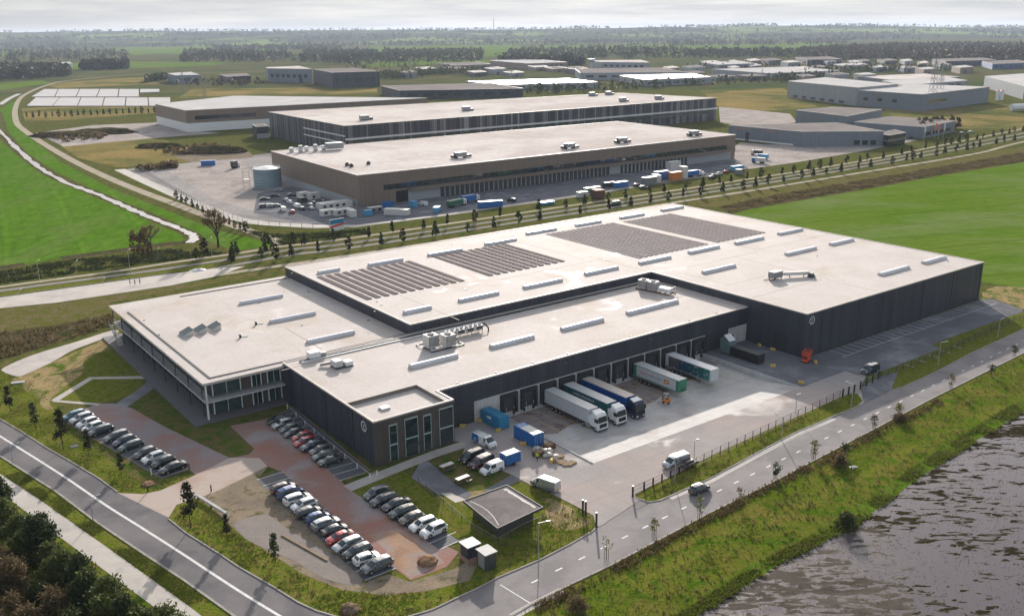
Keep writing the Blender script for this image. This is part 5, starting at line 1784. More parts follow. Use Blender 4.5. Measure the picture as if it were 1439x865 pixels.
MB().add([(-3.3, -1.1, 4.5), (-1.6, -1.1, 3.3), (-1.6, 1.1, 3.3), (-3.3, 1.1, 4.5), (-3.3, -1.1, 4.58), (-1.6, -1.1, 3.38), (-1.6, 1.1, 3.38), (-3.3, 1.1, 4.58)], [(0, 1, 2, 3), (7, 6, 5, 4), (0, 4, 5, 1), (2, 6, 7, 3), (1, 5, 6, 2), (0, 3, 7, 4)]).obj('hopper_lid', M_white, t)
mb = MB()
for x in (-.6, 6.2):
    for s in (-1, 1):
        mb.cyl((x, s * .9 - .08, .14), (x, s * .9 + .08, .14), .14, None, 8)
mb.obj('roller', M_yellow, t)

# scissor lift
q = at((1133, 508))
t = thing('scissor_lift', 'orange red scissor lift platform parked at the dark hall corner', 'scissor lift', (q.x, q.y, Z7), UH + .3)
MB().bbox(-1.25, 1.25, -.75, .75, .3, .85, .05).obj('chassis', M_redlift, t)
for sx in (-.85, .85):
    for s in (-.72, .72):
        MB().cyl((sx, s - .12, .3), (sx, s + .12, .3), .3, None, 12).obj('wheel', M_black, t)
mb = MB()
for k in range(4):
    z0 = .88 + k * .18
    for s in (-.5, .5):
        mb.bar((-1.0, s, z0), (1.0, s, z0 + .2), .09).bar((-1.0, s, z0 + .2), (1.0, s, z0), .09)
mb.obj('scissor_arms', M_redlift, t)
MB().box(-1.3, 1.3, -.78, .78, 1.62, 1.74).obj('platform', M_redlift, t)
mb = MB()
for z in (2.05, 2.4, 2.7):
    for s in (-.76, .76):
        mb.bar((-1.28, s, z), (1.28, s, z), .07)
    for x in (-1.28, 1.28):
        mb.bar((x, -.76, z), (x, .76, z), .07)
for x in (-1.28, -.4, .4, 1.28):
    for s in (-.76, .76):
        mb.bar((x, s, 1.7), (x, s, 2.7), .07)
mb.obj('guard_rail', M_redlift, t)

# forklift in the loading yard
q = at((936, 562), ZP + 1.0)
t = thing('forklift', 'small orange forklift standing in the loading yard near the green trailer', 'forklift', (q.x, q.y, ZP + .35), VH + .6)
MB().bbox(-.9, .7, -.5, .5, .25, .95, .08).obj('chassis', M_orange, t)
MB().bbox(-.9, -.35, -.5, .5, .951, 1.25, .1).obj('counterweight', M_orange, t)
mb = MB()
for x in (-.6, .5):
    for s in (-.45, .45):
        mb.bar((x, s, .95), (x * .8, s, 2.1), .07)
mb.box(-.6, .5, -.5, .5, 2.1, 2.16)
mb.obj('overhead_guard', M_darkgrey, t)
MB().bar((.75, -.3, .1), (.75, -.3, 2.2), .09).bar((.75, .3, .1), (.75, .3, 2.2), .09).bar((.75, -.3, 2.15), (.75, .3, 2.15), .08).obj('mast', M_darkgrey, t)
MB().box(.8, 1.8, -.35, -.22, .08, .13).box(.8, 1.8, .22, .35, .08, .13).obj('fork', M_grey, t)
for x in (-.6, .45):
    for s in (-.46, .46):
        MB().cyl((x, s - .1, .25), (x, s + .1, .25), .25, None, 10).obj('wheel', M_black, t)
MB().box(-.35, .05, -.25, .25, .951, 1.1).obj('seat', M_black, t)

# yellow concrete blocks on the yard
yb = None
YL = ['beside the blue and white van, nearest the entrance block', 'between the teal container and the blue and white van', 'near the side of the blue container', 'at the foot of the blue container door', 'in the sun at the refuse pile end', 'beside the black compactor, nearest the wall', 'on the dark apron halfway along the hall wall', 'right of the orange red scissor lift', 'in the middle of the dark apron', 'at the outer edge of the dark apron']
for i, px in enumerate([(650, 600), (674, 592), (700, 606), (735, 625), (775, 649), (1067, 486), (1086, 492), (1146, 510), (1086, 515), (1126, 539)]):
    q = at(px)
    if yb is None:
        yb = thing('concrete_block', '', 'concrete block')
        mb = MB().bbox(-.6, .6, -.3, .3, 0, .62, .08)
        mb.obj('block', M_yellowconc, yb)
        MB().box(-.12, .12, -.06, .06, .62, .68).obj('lifting_eye', M_darkgrey, yb)
        o = yb
        o.location = (q.x, q.y, Z7)
        o['label'] = 'yellow concrete block ' + YL[i]
        o['group'] = 'yellow concrete blocks'
    else:
        o = dup(yb, (q.x, q.y, Z7), rnd.uniform(0, 3), 'yellow concrete block ' + YL[i], 'yellow concrete blocks')

# refuse: bags, pallets, timber frames
bag = None
r4 = random.Random(9)
bl = [at((756, 634)), at((783, 645))]
spots = []
for i in range(16):
    t_ = i / 15
    p = bl[0].lerp(bl[1], t_) + Vector((r4.uniform(-.9, .9), r4.uniform(-.8, .8), 0))
    spots.append(p)
BAGW = ['pale', 'white', 'greyish', 'cream']
for i, p in enumerate(spots):
    if bag is None:
        mb = MB()
        bm = bmesh.new()
        bmesh.ops.create_icosphere(bm, subdivisions=2, radius=.55)
        for v in bm.verts:
            v.co *= 1 + r4.uniform(-.14, .14)
            v.co.z = max(v.co.z * .8, -.3) + .3
        bm.verts.index_update()
        mb.add([tuple(v.co) for v in bm.verts], [tuple(x.index for x in f.verts) for f in bm.faces])
        bm.free()
        bag = mb.obj('refuse_bag', simple('pale_plastic_bag', (.52, .47, .43), .6))
        tag(bag, 'pale crumpled refuse bag in the heap below the blue container', 'refuse bag', 'refuse bags in the heap')
        o = bag
    else:
        o = bag.copy()
        COL.objects.link(o)
    o.location = (p.x, p.y, Z7 + (.5 if i % 3 == 0 else 0))
    o.rotation_euler = (0, 0, r4.uniform(0, 6))
    s = r4.uniform(.7, 1.25)
    o.scale = (s, s, s * r4.uniform(.7, 1.1))
pal = None
for i, (px, z, rz) in enumerate([((770, 637), 0, .2), ((776, 639), 0, 1.0), ((782, 648), 0, .5), ((790, 650), 0, 1.2), ((797, 653), 0, .1), ((803, 651), 0, .8), ((786, 643), .16, .4), ((764, 641), 0, 1.4)]):
    q = at(px)
    if pal is None:
        pal = thing('pallet', 'wooden pallet thrown down at the end of the refuse heap', 'pallet', group='pallets by the refuse heap')
        mb = MB()
        for k in range(7):
            mb.box(-.6, .6, -.4 + k * .125, -.31 + k * .125, .12, .145)
        mb.obj('deck', M_wood, pal)
        mb = MB()
        for y in (-.36, 0, .36):
            mb.box(-.6, .6, y - .05, y + .05, 0, .12)
        mb.obj('bearer', M_wood, pal)
        o = pal
        o.location, o.rotation_euler, o.scale = (q.x, q.y, Z7 + z), (0, 0, rz), (1.4, 1.4, 1.4)
    else:
        o = dup(pal, (q.x, q.y, Z7 + z), rz, scale=1.4)
for px, lb, hgt in (((772, 630), 'rusty brown open crate behind the pale refuse bags', .9), ((757, 640), 'rusty red open crate at the left of the refuse heap', .8)):
    q = at(px)
    t = thing('open_crate', lb, 'crate', (q.x, q.y, Z7), UH + .1)
    mb = MB()
    for a, b, c, d in ((-1, 1, -.7, -.64), (-1, 1, .64, .7), (-1, -.94, -.64, .64), (.94, 1, -.64, .64)):
        mb.box(a, b, c, d, .1, hgt)
    mb.box(-1, 1, -.7, .7, 0, .1)
    mb.obj('crate_body', M_rust, t)
    MB().bbox(-.85, .6, -.55, .5, .101, hgt + .15, .15).obj('rubbish', M_wood, t)


# ------------------------------------------------------------------ people
def person_mesh(pose):
    """one skinned figure, feet at z=0, facing +x"""
    st = pose.get('stride', .18)
    arm = pose.get('arm', .12)
    V = dict(pel=(0, 0, .95), chest=(.02, 0, 1.28), neck=(.02, 0, 1.48), head=(.04, 0, 1.6), top=(.04, 0, 1.74))
    edges = [('pel', 'chest'), ('chest', 'neck'), ('neck', 'head'), ('head', 'top')]
    for s, n in ((1, 'l'), (-1, 'r')):
        a = st * s
        V.update({n + 'hip': (0, s * .1, .9), n + 'kn': (a * .6 + .03, s * .1, .5), n + 'an': (a, s * .1, .09), n + 'toe': (a + .16, s * .11, .04),
                  n + 'sh': (.0, s * .2, 1.42), n + 'el': (-a * .5 - .02, s * .26, 1.14), n + 'wr': (-a * .9 + arm, s * .26, .9), n + 'ha': (-a * .9 + arm + .04, s * .25, .8)})
        edges += [('pel', n + 'hip'), (n + 'hip', n + 'kn'), (n + 'kn', n + 'an'), (n + 'an', n + 'toe'), ('chest', n + 'sh'), (n + 'sh', n + 'el'), (n + 'el', n + 'wr'), (n + 'wr', n + 'ha')]
    rad = dict(pel=.15, chest=.17, neck=.06, head=.095, top=.07, hip=.1, kn=.065, an=.045, toe=.04, sh=.07, el=.05, wr=.038, ha=.04)
    keys = list(V)
    me = bpy.data.meshes.new('person_rig')
    me.from_pydata([V[k] for k in keys], [(keys.index(a), keys.index(b)) for a, b in edges], [])
    o = bpy.data.objects.new('person_rig', me)
    COL.objects.link(o)
    md = o.modifiers.new('Skin', 'SKIN')
    sv = me.skin_vertices[0].data
    for i, k in enumerate(keys):
        r = rad.get(k) or rad[k[1:]]
        sv[i].radius = (r, r)
        sv[i].use_root = (k == 'pel')
    sub = o.modifiers.new('Sub', 'SUBSURF')
    sub.levels = 1
    dg = bpy.context.evaluated_depsgraph_get()
    me2 = bpy.data.meshes.new_from_object(o.evaluated_get(dg))
    bpy.data.objects.remove(o)
    return me2


PM = {}


def person(label, loc, rz, top, legs, stride=.2, cat='person', group=None):
    if stride not in PM:
        PM[stride] = person_mesh(dict(stride=stride))
    me = PM[stride].copy()
    me.materials.clear()
    for m in (legs, top, M_skin, M_black):
        me.materials.append(m)
    for p in me.polygons:
        z = p.center.z
        y = abs(p.center.y)
        k = 0
        if z > .98 or (y > .2 and z > .86):
            k = 1
        if z > 1.5 or (y > .2 and z < .9 and z > .7):
            k = 2
        if z < .1:
            k = 3
        p.material_index = k
        p.use_smooth = True
    o = bpy.data.objects.new('person', me)
    COL.objects.link(o)
    o.location, o.rotation_euler = loc, (0, 0, rz)
    tag(o, label, cat, group)
    bm = bmesh.new()
    bmesh.ops.create_icosphere(bm, subdivisions=2, radius=.108)
    mb = MB()
    for v in bm.verts:
        v.co.x *= 1.05
        v.co.z = max(v.co.z, -.03)
    bm.verts.index_update()
    mb.add([(v.co.x + .025, v.co.y, v.co.z + 1.67) for v in bm.verts], [tuple(x.index for x in f.verts) for f in bm.faces])
    bm.free()
    mb.obj('hair', M_black, o)
    return o


M_hiviz = simple('lime_safety_vest', (.40, .75, .06), .7)
M_jeans = simple('dark_trousers', (.03, .035, .05), .85)
M_jack = simple('dark_jacket', (.02, .02, .025), .85)
q = at((755, 648))
person('worker in lime yellow safety vest walking past the refuse heap', (q.x, q.y, Z7), 1.2, M_hiviz, M_jeans, .28)
for px, lb, top, rz in (((183, 400), 'leftmost of three people in dark clothes on the wide road', M_jack, .4), ((190, 400), 'middle of three people on the wide road, grey top', simple('grey_top', (.2, .2, .21), .8), 2.9), ((197, 399), 'rightmost of three people in dark clothes on the wide road', M_jack, 3.0)):
    q = at(px)
    o = person(lb, (q.x, q.y, 6 * LV), rz, top, M_jack, .12, group='people standing on the wide road')
# motor scooter with its rider by the north-west car park
q = at((178, 610))
t = thing('motor_scooter', 'white and black motor scooter standing behind a grey estate car', 'scooter', (q.x, q.y, 6 * LV), 2.0)
for x in (-.6, .6):
    MB().cyl((x, -.06, .27), (x, .06, .27), .27, None, 12).obj('wheel', M_black, t)
MB().bbox(-.75, -.05, -.18, .18, .35, .78, .08).obj('body', M_white, t)
MB().box(-.1, .35, -.16, .16, .3, .38).bar((.35, 0, .35), (.5, 0, .95), .18).bar((.62, 0, .3), (.45, 0, 1.05), .07).bar((.45, -.3, 1.08), (.45, .3, 1.08), .05).obj('front_shield', M_white, t)
MB().bbox(-.75, -.05, -.16, .16, .79, .9, .04).obj('seat', M_black, t)
MB().bbox(-1.15, -.75, -.22, .22, .85, 1.3, .05).obj('top_box', M_black, t)

# ------------------------------------------------------------------ flat roofed shed
def poly_shed():
    zt = 2.5
    n, e, s_, w = G(712, 681, zt), G(763, 712, zt), G(699, 742, zt), G(651, 703, zt)
    c = (n + e + s_ + w) / 4
    t = thing('flat_roof_shed', 'low square shed with grey bitumen flat roof inside the fenced garden', 'shed', (c.x, c.y, 3 * LV))
    pts = [(p.x - c.x, p.y - c.y) for p in (n, w, s_, e)]
    ins = [(x * .76, y * .76) for x, y in pts]
    MB().prism(ins, 0, zt - .35, top=False).obj('wall', simple('shed_wall_overhang_shade', (.07, .065, .06), .8), t)  # wall colour darkened to stand for the shade under the roof overhang
    MB().prism(pts, zt - .36, zt - .08, bottom=True).obj('roof', mat('bitumen_roofing', (.20, .18, .172), .9, c2=(.165, .15, .143), scale=.6, c3=(.23, .205, .195), scale2=.25, fine=(3, .1)), t)
    mb = MB()
    parapet(mb, [(x * 1.012, y * 1.012) for x, y in pts], zt - .38, zt + .05, .16)
    mb.obj('roof_edge', simple('dark_roof_edge', (.045, .042, .042), .7), t)
    r5 = random.Random(2)
    mb = MB()
    for a, b, m in ((0, 3, .84), (1, 2, .86)):
        pa, pb = Vector(pts[a]) * m, Vector(pts[b]) * m
        dirv = (pb - pa).normalized()
        nrm = Vector((-dirv.y, dirv.x))
        if nrm.dot(pa) > 0:
            nrm = -nrm
        n_ = 24
        prev = None
        for i in range(n_ + 1):
            t_ = i / n_
            p = pa.lerp(pb, t_)
            wd = .35 + r5.uniform(0, .25) if a == 0 else .06 + .9 * max(0, math.sin(t_ * 3.0 + .2)) * (.9 if i % 2 else 1)
            if a == 0:
                o_, i_ = p, p + nrm * wd
            else:
                o_, i_ = p + nrm * wd, p + nrm * (wd + .14)
            if prev:
                mb.quad((prev[0].x, prev[0].y, zt - .075), (o_.x, o_.y, zt - .075), (i_.x, i_.y, zt - .075), (prev[1].x, prev[1].y, zt - .075))
            prev = (o_, i_)
    mb.obj('dried_puddle_edge', simple('pale_dust', (.50, .47, .45), .8), t)
    return t


poly_shed()


def cabin(name, label, cat, px, w, d, h, wall, roof, rz=0.0, extra=None):
    q = at(px)
    t = thing(name, label, cat, (q.x, q.y, 5 * LV), RZB + rz)
    MB().bbox(-w / 2, w / 2, -d / 2, d / 2, 0, h, .03).obj('wall', wall, t)
    MB().box(-w / 2 - .15, w / 2 + .15, -d / 2 - .15, d / 2 + .15, h + .002, h + .14).obj('roof', roof, t)
    MB().box(-.4, .4, -d / 2 - .04, -d / 2, .1, h - .3).obj('door', M_darkgrey, t)
    return t


t = cabin('technical_kiosk', 'dark blue kiosk with pale roof raised on a brick base by the road', 'kiosk', (661, 785), 2.1, 2.0, 2.6, simple('dark_navy_panel', (.025, .032, .05), .5), M_offwhite)
MB().bbox(-1.15, 1.15, -1.1, 1.1, 0, .75, .03).obj('brick_base', simple('pink_brick', (.30, .18, .14), .85), t)
t = cabin('transformer_cabinet', 'grey green transformer cabinet beside the raised dark kiosk', 'cabinet', (684, 795), 1.9, 2.2, 2.5, simple('dark_green_grey', (.045, .055, .055), .55), simple('pale_cabinet_roof', (.36, .36, .34), .7))
MB().box(-.955, -.95, -.8, .8, .1, 2.3).obj('vent_panel', M_galv, t)

# picnic shelters on the terrace
for px, lb, tilt in (((628, 660), 'dark picnic table with white top on the terrace, nearer the entrance'), ((650, 680), 'brown picnic table with pale top at the terrace edge')) and (((628, 660), 'dark picnic table with white top on the terrace, nearer the entrance', 0), ((650, 678), 'brown picnic table with pale top at the terrace edge', 0)):
    q = at(px)
    t = thing('picnic_table', lb, 'table', (q.x, q.y, 6 * LV), UH + .08)
    MB().bbox(-1.3, 1.3, -.5, .5, 1.0, 1.08, .02).obj('table_top', M_offwhite, t)
    for s in (-.9, .9):
        MB().box(-1.3, 1.3, s - .17, s + .17, .48, .55).obj('bench', M_darkgrey, t)
    for x in (-1, 1):
        MB().bar((x, -.95, 0), (x, -.3, 1.0), .12).bar((x, .95, 0), (x, .3, 1.0), .12).bar((x, -.9, .42), (x, .9, .42), .1).obj('trestle', M_rust, t)

# sand heap and boulder heap
def heap(name, label, cat, px, r, h, m, seed, sx=1.0):
    rr = random.Random(seed)
    bm = bmesh.new()
    bmesh.ops.create_icosphere(bm, subdivisions=4, radius=1)
    from mathutils import noise as nz
    for v in bm.verts:
        k = 1 + .22 * nz.noise(v.co * 2.1 + Vector((seed, 0, 0))) + .09 * nz.noise(v.co * 7)
        v.co = Vector((v.co.x * r * sx * k, v.co.y * r * k, max(v.co.z, -.05) * h * k))
    mb = MB()
    bm.verts.index_update()
    mb.add([tuple(v.co) for v in bm.verts], [tuple(x.index for x in f.verts) for f in bm.faces])
    bm.free()
    q = at(px)
    o = mb.obj(name, m, loc=(q.x, q.y, 5 * LV), smooth=True)
    return tag(o, label, cat)


heap('sand_heap', 'heap of brown sand dumped on the red paved aisle end', 'sand heap', (600, 789), 1.5, .75, mat('heap_sand', (.20, .115, .07), .95, c2=(.28, .18, .115), scale=1.2, bump=.1, fine=(4, .2)), 3)
heap('soil_heap', 'rounded brown soil heap on the grass at the road junction corner', 'soil heap', (492, 857), 1.3, .8, mat('heap_soil', (.13, .085, .06), .95, c2=(.22, .17, .12), scale=1.2, bump=.15, fine=(4, .25)), 5)
heap('soil_heap', 'low reddish soil heap on the grass at the end of the first car park', 'soil heap', (209, 680), 1.1, .35, MATS['heap_sand'], 8)

# ------------------------------------------------------------------ lamps, posts, fences
def lamp(px, h, label, rz=0.0, arm=1.2, group='street lamps', base=None):
    q = base or at(px)
    t = thing('street_lamp', label, 'street lamp', (q.x, q.y, 0), rz, group)
    MB().cyl((0, 0, 0), (0, 0, h), .085, .05, 8).obj('pole', M_galv, t)
    MB().bar((0, 0, h - .03), (arm, 0, h + .1), .06).obj('arm', M_galv, t)
    MB().bbox(arm - .1, arm + .55, -.14, .14, h + .04, h + .18, .03).obj('lamp_head', M_grey, t)
    return t


def lamp_h(top, foot):
    return top_z(*top, at(foot))


lamp((757, 785), lamp_h((757, 734), (757, 785)), 'street lamp on the verge in front of the flat roofed shed', .2)
lamp((948, 680), lamp_h((949, 647), (948, 680)) + 1.5, 'street lamp on the grass point beside the yard fence', .4)
lamp((1098, 618), lamp_h((1100, 585), (1098, 618)), 'street lamp on the grass strip midway along the yard fence', 2.2)
lamp((1196, 573), lamp_h((1201, 540), (1196, 573)), 'street lamp at the second gateway beside the fence end', 2.2)
lamp((1318, 514), lamp_h((1325, 481), (1318, 514)), 'street lamp on the verge beside the empty side car park', .1)
lamp((1402, 474), lamp_h((1407, 449), (1402, 474)), 'street lamp at the far right end of the side car park verge', .6)
lamp((18, 650), lamp_h((16.5, 627), (18, 650)), 'street lamp at the left edge beside the lower road kerb', 1.0)
lamp((131, 732), lamp_h((128.5, 701), (131, 732)), 'street lamp on the lower kerb before the driveway', 1.0)
for px, tp, lb in (((56, 395), (52, 367), 'tall pale lamp at the far left by the upper road'), ((184, 388), (180, 352), 'twin headed lamp above the three people on the wide road'), ((223, 366), (222, 350), 'thin lamp beside the leafless roadside tree'), ((298, 360), (295, 335), 'pale lamp left of the large leafless tree'), ((145, 399), (145, 393), 'short post on the median of the wide road'), ((27, 416), (26, 409), 'short post on the median at the far left'), ((107, 379), (105, 368), 'pale lamp on the verge beyond the upper road')):
    lamp(px, lamp_h(tp, px), lb, 1.6, group='lamps along the far road')
lamp((1014, 582), lamp_h((975, 617), (975, 646)), 'thin yard mast behind the fence near the silver van', .2, .3, base=at((975, 647)))
lamp((1118, 577), lamp_h((1118, 556), (1118, 582)), 'thin yard mast behind the fence at the sunny yard edge', .2, .3, base=at((1118, 580)))


def fence(name, label, px, h, step, postm, railm, world=None, rails=(0.15, .55, 1.0), wires=True, post=.1, double=True):
    pts = [Vector((*p, 0)) for p in (world or [tuple(at(p))[:2] for p in px])]
    t = thing(name, label, 'fence', pts[0], 0)
    o0 = pts[0]
    rail, wire = MB(), MB()
    for a, b in zip(pts, pts[1:]):
        d = b - a
        n = max(1, round(d.length / step))
        for i in range(n + (1 if b == pts[-1] else 0)):
            p = a + d * (i / n) - o0
            MB().box(-post / 2, post / 2, -post / 2, post / 2, 0, h).obj('post', postm, t, (p.x, p.y, 0), math.atan2(d.y, d.x))
        for f in rails:
            rail.bar(a - o0 + Vector((0, 0, h * f)), b - o0 + Vector((0, 0, h * f)), .045)
        if wires:
            m = int(d.length / .25)
            for i in range(m):
                p = a + d * (i / m) - o0
                wire.bar(p + Vector((0, 0, .1)), p + Vector((0, 0, h)), .014)
    r = rail.obj('rail', railm, t)
    if wires:
        wire.obj('mesh_wires', railm, r)
    return t


M_fence = simple('fence_steel', (.09, .05, .045), .6)
M_fenced = simple('fence_dark_steel', (.035, .035, .037), .6)
fence('yard_fence', 'brown mesh fence between the sunny yard and the service road verge', [(966, 662), (1000, 645), (1100, 598), (1180, 560)], 1.9, 2.5, M_fence, M_fence)
fence('sliding_gate', 'dark barred sliding gate with low pale rail at the driveway point', [(889, 696), (905, 688), (966, 660)], 1.5, 2.4, M_black, M_rust, rails=(.1, .5, 1.0), post=.2)
fence('sliding_gate', 'dark gate leaf at the second gateway by the side car park', [(1184, 558), (1200, 552), (1234, 533)], 1.9, 2.6, M_black, M_grey, rails=(.08, .95), post=.26)
fence('garden_fence', 'thin pale rail fence around the flat roofed shed garden', [(588, 678), (662, 743), (700, 765), (734, 745), (790, 722), (818, 712)], 1.15, 3.0, M_fenced, simple('pale_fence_rail', (.30, .29, .27), .9), rails=(.98,), wires=True, post=.07)
fence('low_rail_fence', 'pale low guard rail between parked cars and the dark wall', [(404, 574), (429, 597), (455, 620), (485, 644), (520, 672), (530, 668)], 1.0, 5.5, M_white, M_white, rails=(.9,), wires=False, post=.16)
fence('side_lot_fence', 'thin dark fence along the verge of the empty side car park', [(1237, 531), (1320, 500), (1400, 462), (1500, 425)], 1.5, 3.0, M_fenced, M_fenced)
fence('left_fence', 'long galvanised estate fence along the curved service track', [(192, 237), (235, 262), (290, 294), (348, 316), (440, 322)], 2.2, 5, M_fenced, M_grey)
for px, h, lb in (((819, 721), 2.4, 'left of the twin gate posts beside the driveway'), ((823, 723), 2.4, 'right of the twin gate posts beside the driveway'), ((838, 741), 2.6, 'single dark gate post on the kerb corner of the driveway'), ((889, 698), 2.0, 'dark gate post on the tip of the grass point')):
    q = at(px)
    t = thing('gate_post', lb, 'post', (q.x, q.y, 0), RZB)
    MB().box(-.12, .12, -.12, .12, 0, h).obj('post', M_fenced, t)
    MB().box(-.15, .15, -.15, .15, h, h + .05).obj('cap', M_grey, t)
for px, lb in (((297, 690), 'dark bollard beside the pink driveway edge'), ((266, 659), 'dark bollard at the tip of the first car park'), ((213, 667), 'white round sign post at the first car park kerb'), ((208, 691), 'dark bollard on the reddish soil beside the driveway')):
    q = at(px)
    t = thing('bollard', lb, 'bollard', (q.x, q.y, 0))
    MB().cyl((0, 0, 0), (0, 0, 1.2), .11, None, 10).obj('post', M_white if 'white' in lb else M_fenced, t)
    MB().cyl((0, 0, 1.2), (0, 0, 1.3), .13, .08, 10).obj('cap', M_grey, t)
# concrete bench-wall by the driveway
a, b = at((278, 699)), at((318, 724))
d = b - a
t = thing('site_sign_beam', 'long pale steel beam lying beside the driveway entrance', 'beam', (*((a + b) / 2)[:2], 0), math.atan2(d.y, d.x))
L_ = d.length / 2
MB().box(-L_, L_, -.25, .25, .35, .6).obj('beam', M_concwall, t)
for x in (-L_ + .3, 0, L_ - .3):
    MB().box(x - .12, x + .12, -.2, .2, 0, .35).obj('support', M_darkgrey, t)
# plank line in the mud
a, b = at((396, 752)), at((460, 788))
d = b - a
tag(MB().box(-d.length / 2, d.length / 2, -.12, .12, .02, .16).obj('timber_plank', M_wood, loc=(*((a + b) / 2)[:2], 5 * LV), rz=math.atan2(d.y, d.x)), 'long narrow timber lying across the wet mud', 'plank')
# manhole / concrete plate
q = at((104, 627))
tag(MB().box(-.7, .7, -.6, .6, 0, .1).obj('manhole_slab', M_lot, loc=(q.x, q.y, LV), rz=RZB), 'square grey concrete lid in the grass beside the young trees', 'lid')
q = at((25, 538))
tag(MB().box(-1.3, 1.3, -.5, .5, 0, .25).obj('concrete_slab', M_concwall, loc=(q.x, q.y, 3 * LV), rz=.3), 'pale concrete slab on the sand at the curved apron', 'slab')
# bits of white litter on the bank
for px, lb in (((1199, 656), 'white plastic sheet lying on the grass bank'), ((278, 380), 'large crumpled white tarpaulin on the end of the wide road')):
    q = at(px)
    big = 'large' in lb
    r6 = random.Random(4)
    n = 7
    mb = MB()
    vs = [((i / n - .5) * (5 if big else 1.4), (j / n - .5) * (2.6 if big else .8), abs(r6.gauss(.4, .12)) * (1.6 if big else .6) * math.sin(math.pi * i / n) * math.sin(math.pi * j / n) + .03) for i in range(n + 1) for j in range(n + 1)]
    fs = [(i * (n + 1) + j, (i + 1) * (n + 1) + j, (i + 1) * (n + 1) + j + 1, i * (n + 1) + j + 1) for i in range(n) for j in range(n)]
    mb.add(vs, fs)
    tag(mb.obj('plastic_sheet', M_white, loc=(q.x, q.y, .03), rz=.5), lb, 'sheet')

# ------------------------------------------------------------------ buildings beyond the avenue
def bld(name, label, cat, roof, base_y, wall, roofm, feats=(), group=None, h=None, lip=True, wall2=None, base_x=None, trim=None):
    """roof: pixels of near, right, back and left roof corners; base_y: pixel row of the ground under the near corner"""
    nx, ny = roof[0]
    if h is None:
        h = top_z(nx, ny, G(base_x or nx, base_y))
    c = [G(x, y, h) for x, y in roof if (x, y) != (None, None)]
    if len(c) == 3:   # near, right, left
        n_, r_, l_ = c
        c = [n_, r_, r_ + l_ - n_, l_]
    ctr = sum((p for p in c), Vector()) / 4
    t = thing(name, label, cat, (ctr.x, ctr.y, 0), 0, group)
    pts = [(p.x - ctr.x, p.y - ctr.y) for p in c]
    MB().prism(pts, 0, h - .05, top=False).obj('wall', wall, t)
    mb = MB()
    inn = parapet(mb, [(x * 1.002, y * 1.002) for x, y in pts], h - .35, h, .5)
    mb.obj('roof_edge', trim or M_rooftrim, t)
    MB().poly([(*p, h - .15) for p in inn]).obj('roof', roofm, t)

    def side(i):
        return Vector(pts[i]), Vector(pts[(i + 1) % 4])
    area = sum(pts[i][0] * pts[(i + 1) % 4][1] - pts[(i + 1) % 4][0] * pts[i][1] for i in range(4))
    for ft in feats:
        nm, i, t0, t1, z0, z1, m, n = ft[:8]
        fill = ft[8] if len(ft) > 8 else .7
        a, b = side(i)
        d = b - a
        L = d.length
        d.normalize()
        nrm = Vector((d.y, -d.x)) * (1 if area > 0 else -1)
        for k in range(n):
            s0 = L * (t0 + (t1 - t0) * k / n)
            s1 = s0 + L * (t1 - t0) / n * (fill if n > 1 else 1)
            p0, p1 = a + d * s0, a + d * s1
            o = .12 if len(ft) < 10 else ft[9]
            q = [p0 - nrm * .05, p1 - nrm * .05, p1 + nrm * o, p0 + nrm * o]
            mb = MB()
            mb.prism([(x.x, x.y) for x in (q if area > 0 else q[::-1])], h * z0 + .01, h * z1, bottom=True)
            mb.obj(nm, m, t)
    return t, pts, h, ctr


M_brownclad = ribmat('brown_profiled_cladding', (0.19, 0.14, 0.108), (0.215, 0.165, 0.13), 0.6)
M_greyclad = ribmat('blue_grey_cladding', (0.15, 0.17, 0.20), (0.18, 0.20, 0.23), 0.6)
M_lightclad = ribmat('pale_grey_cladding', (0.27, 0.29, 0.31), (0.22, 0.24, 0.26), 0.8)
M_plinth = simple('pale_plinth', (0.34, 0.35, 0.36), .8)
M_froof = mat('far_pale_roof', (0.66, 0.61, 0.57), .9, c2=(0.60, 0.54, 0.50), scale=.02, c3=(0.54, 0.48, 0.44), scale2=.03, fine=(.3, .08), lines=((.65, 14, .6, .88), (2.2, 40, .8, .85)))
M_gloss = mat('shiny_wet_roof', (0.5, 0.48, 0.46), .42, c2=(0.42, 0.40, 0.38), scale=.05, spec=.3)
M_groof = mat('grey_flat_roof', (0.22, 0.20, 0.19), .9, c2=(0.28, 0.25, 0.23), scale=.05)
M_whiteroof = mat('white_film_roof', (0.56, 0.545, 0.53), .9, c2=(0.48, 0.46, 0.44), scale=.05)


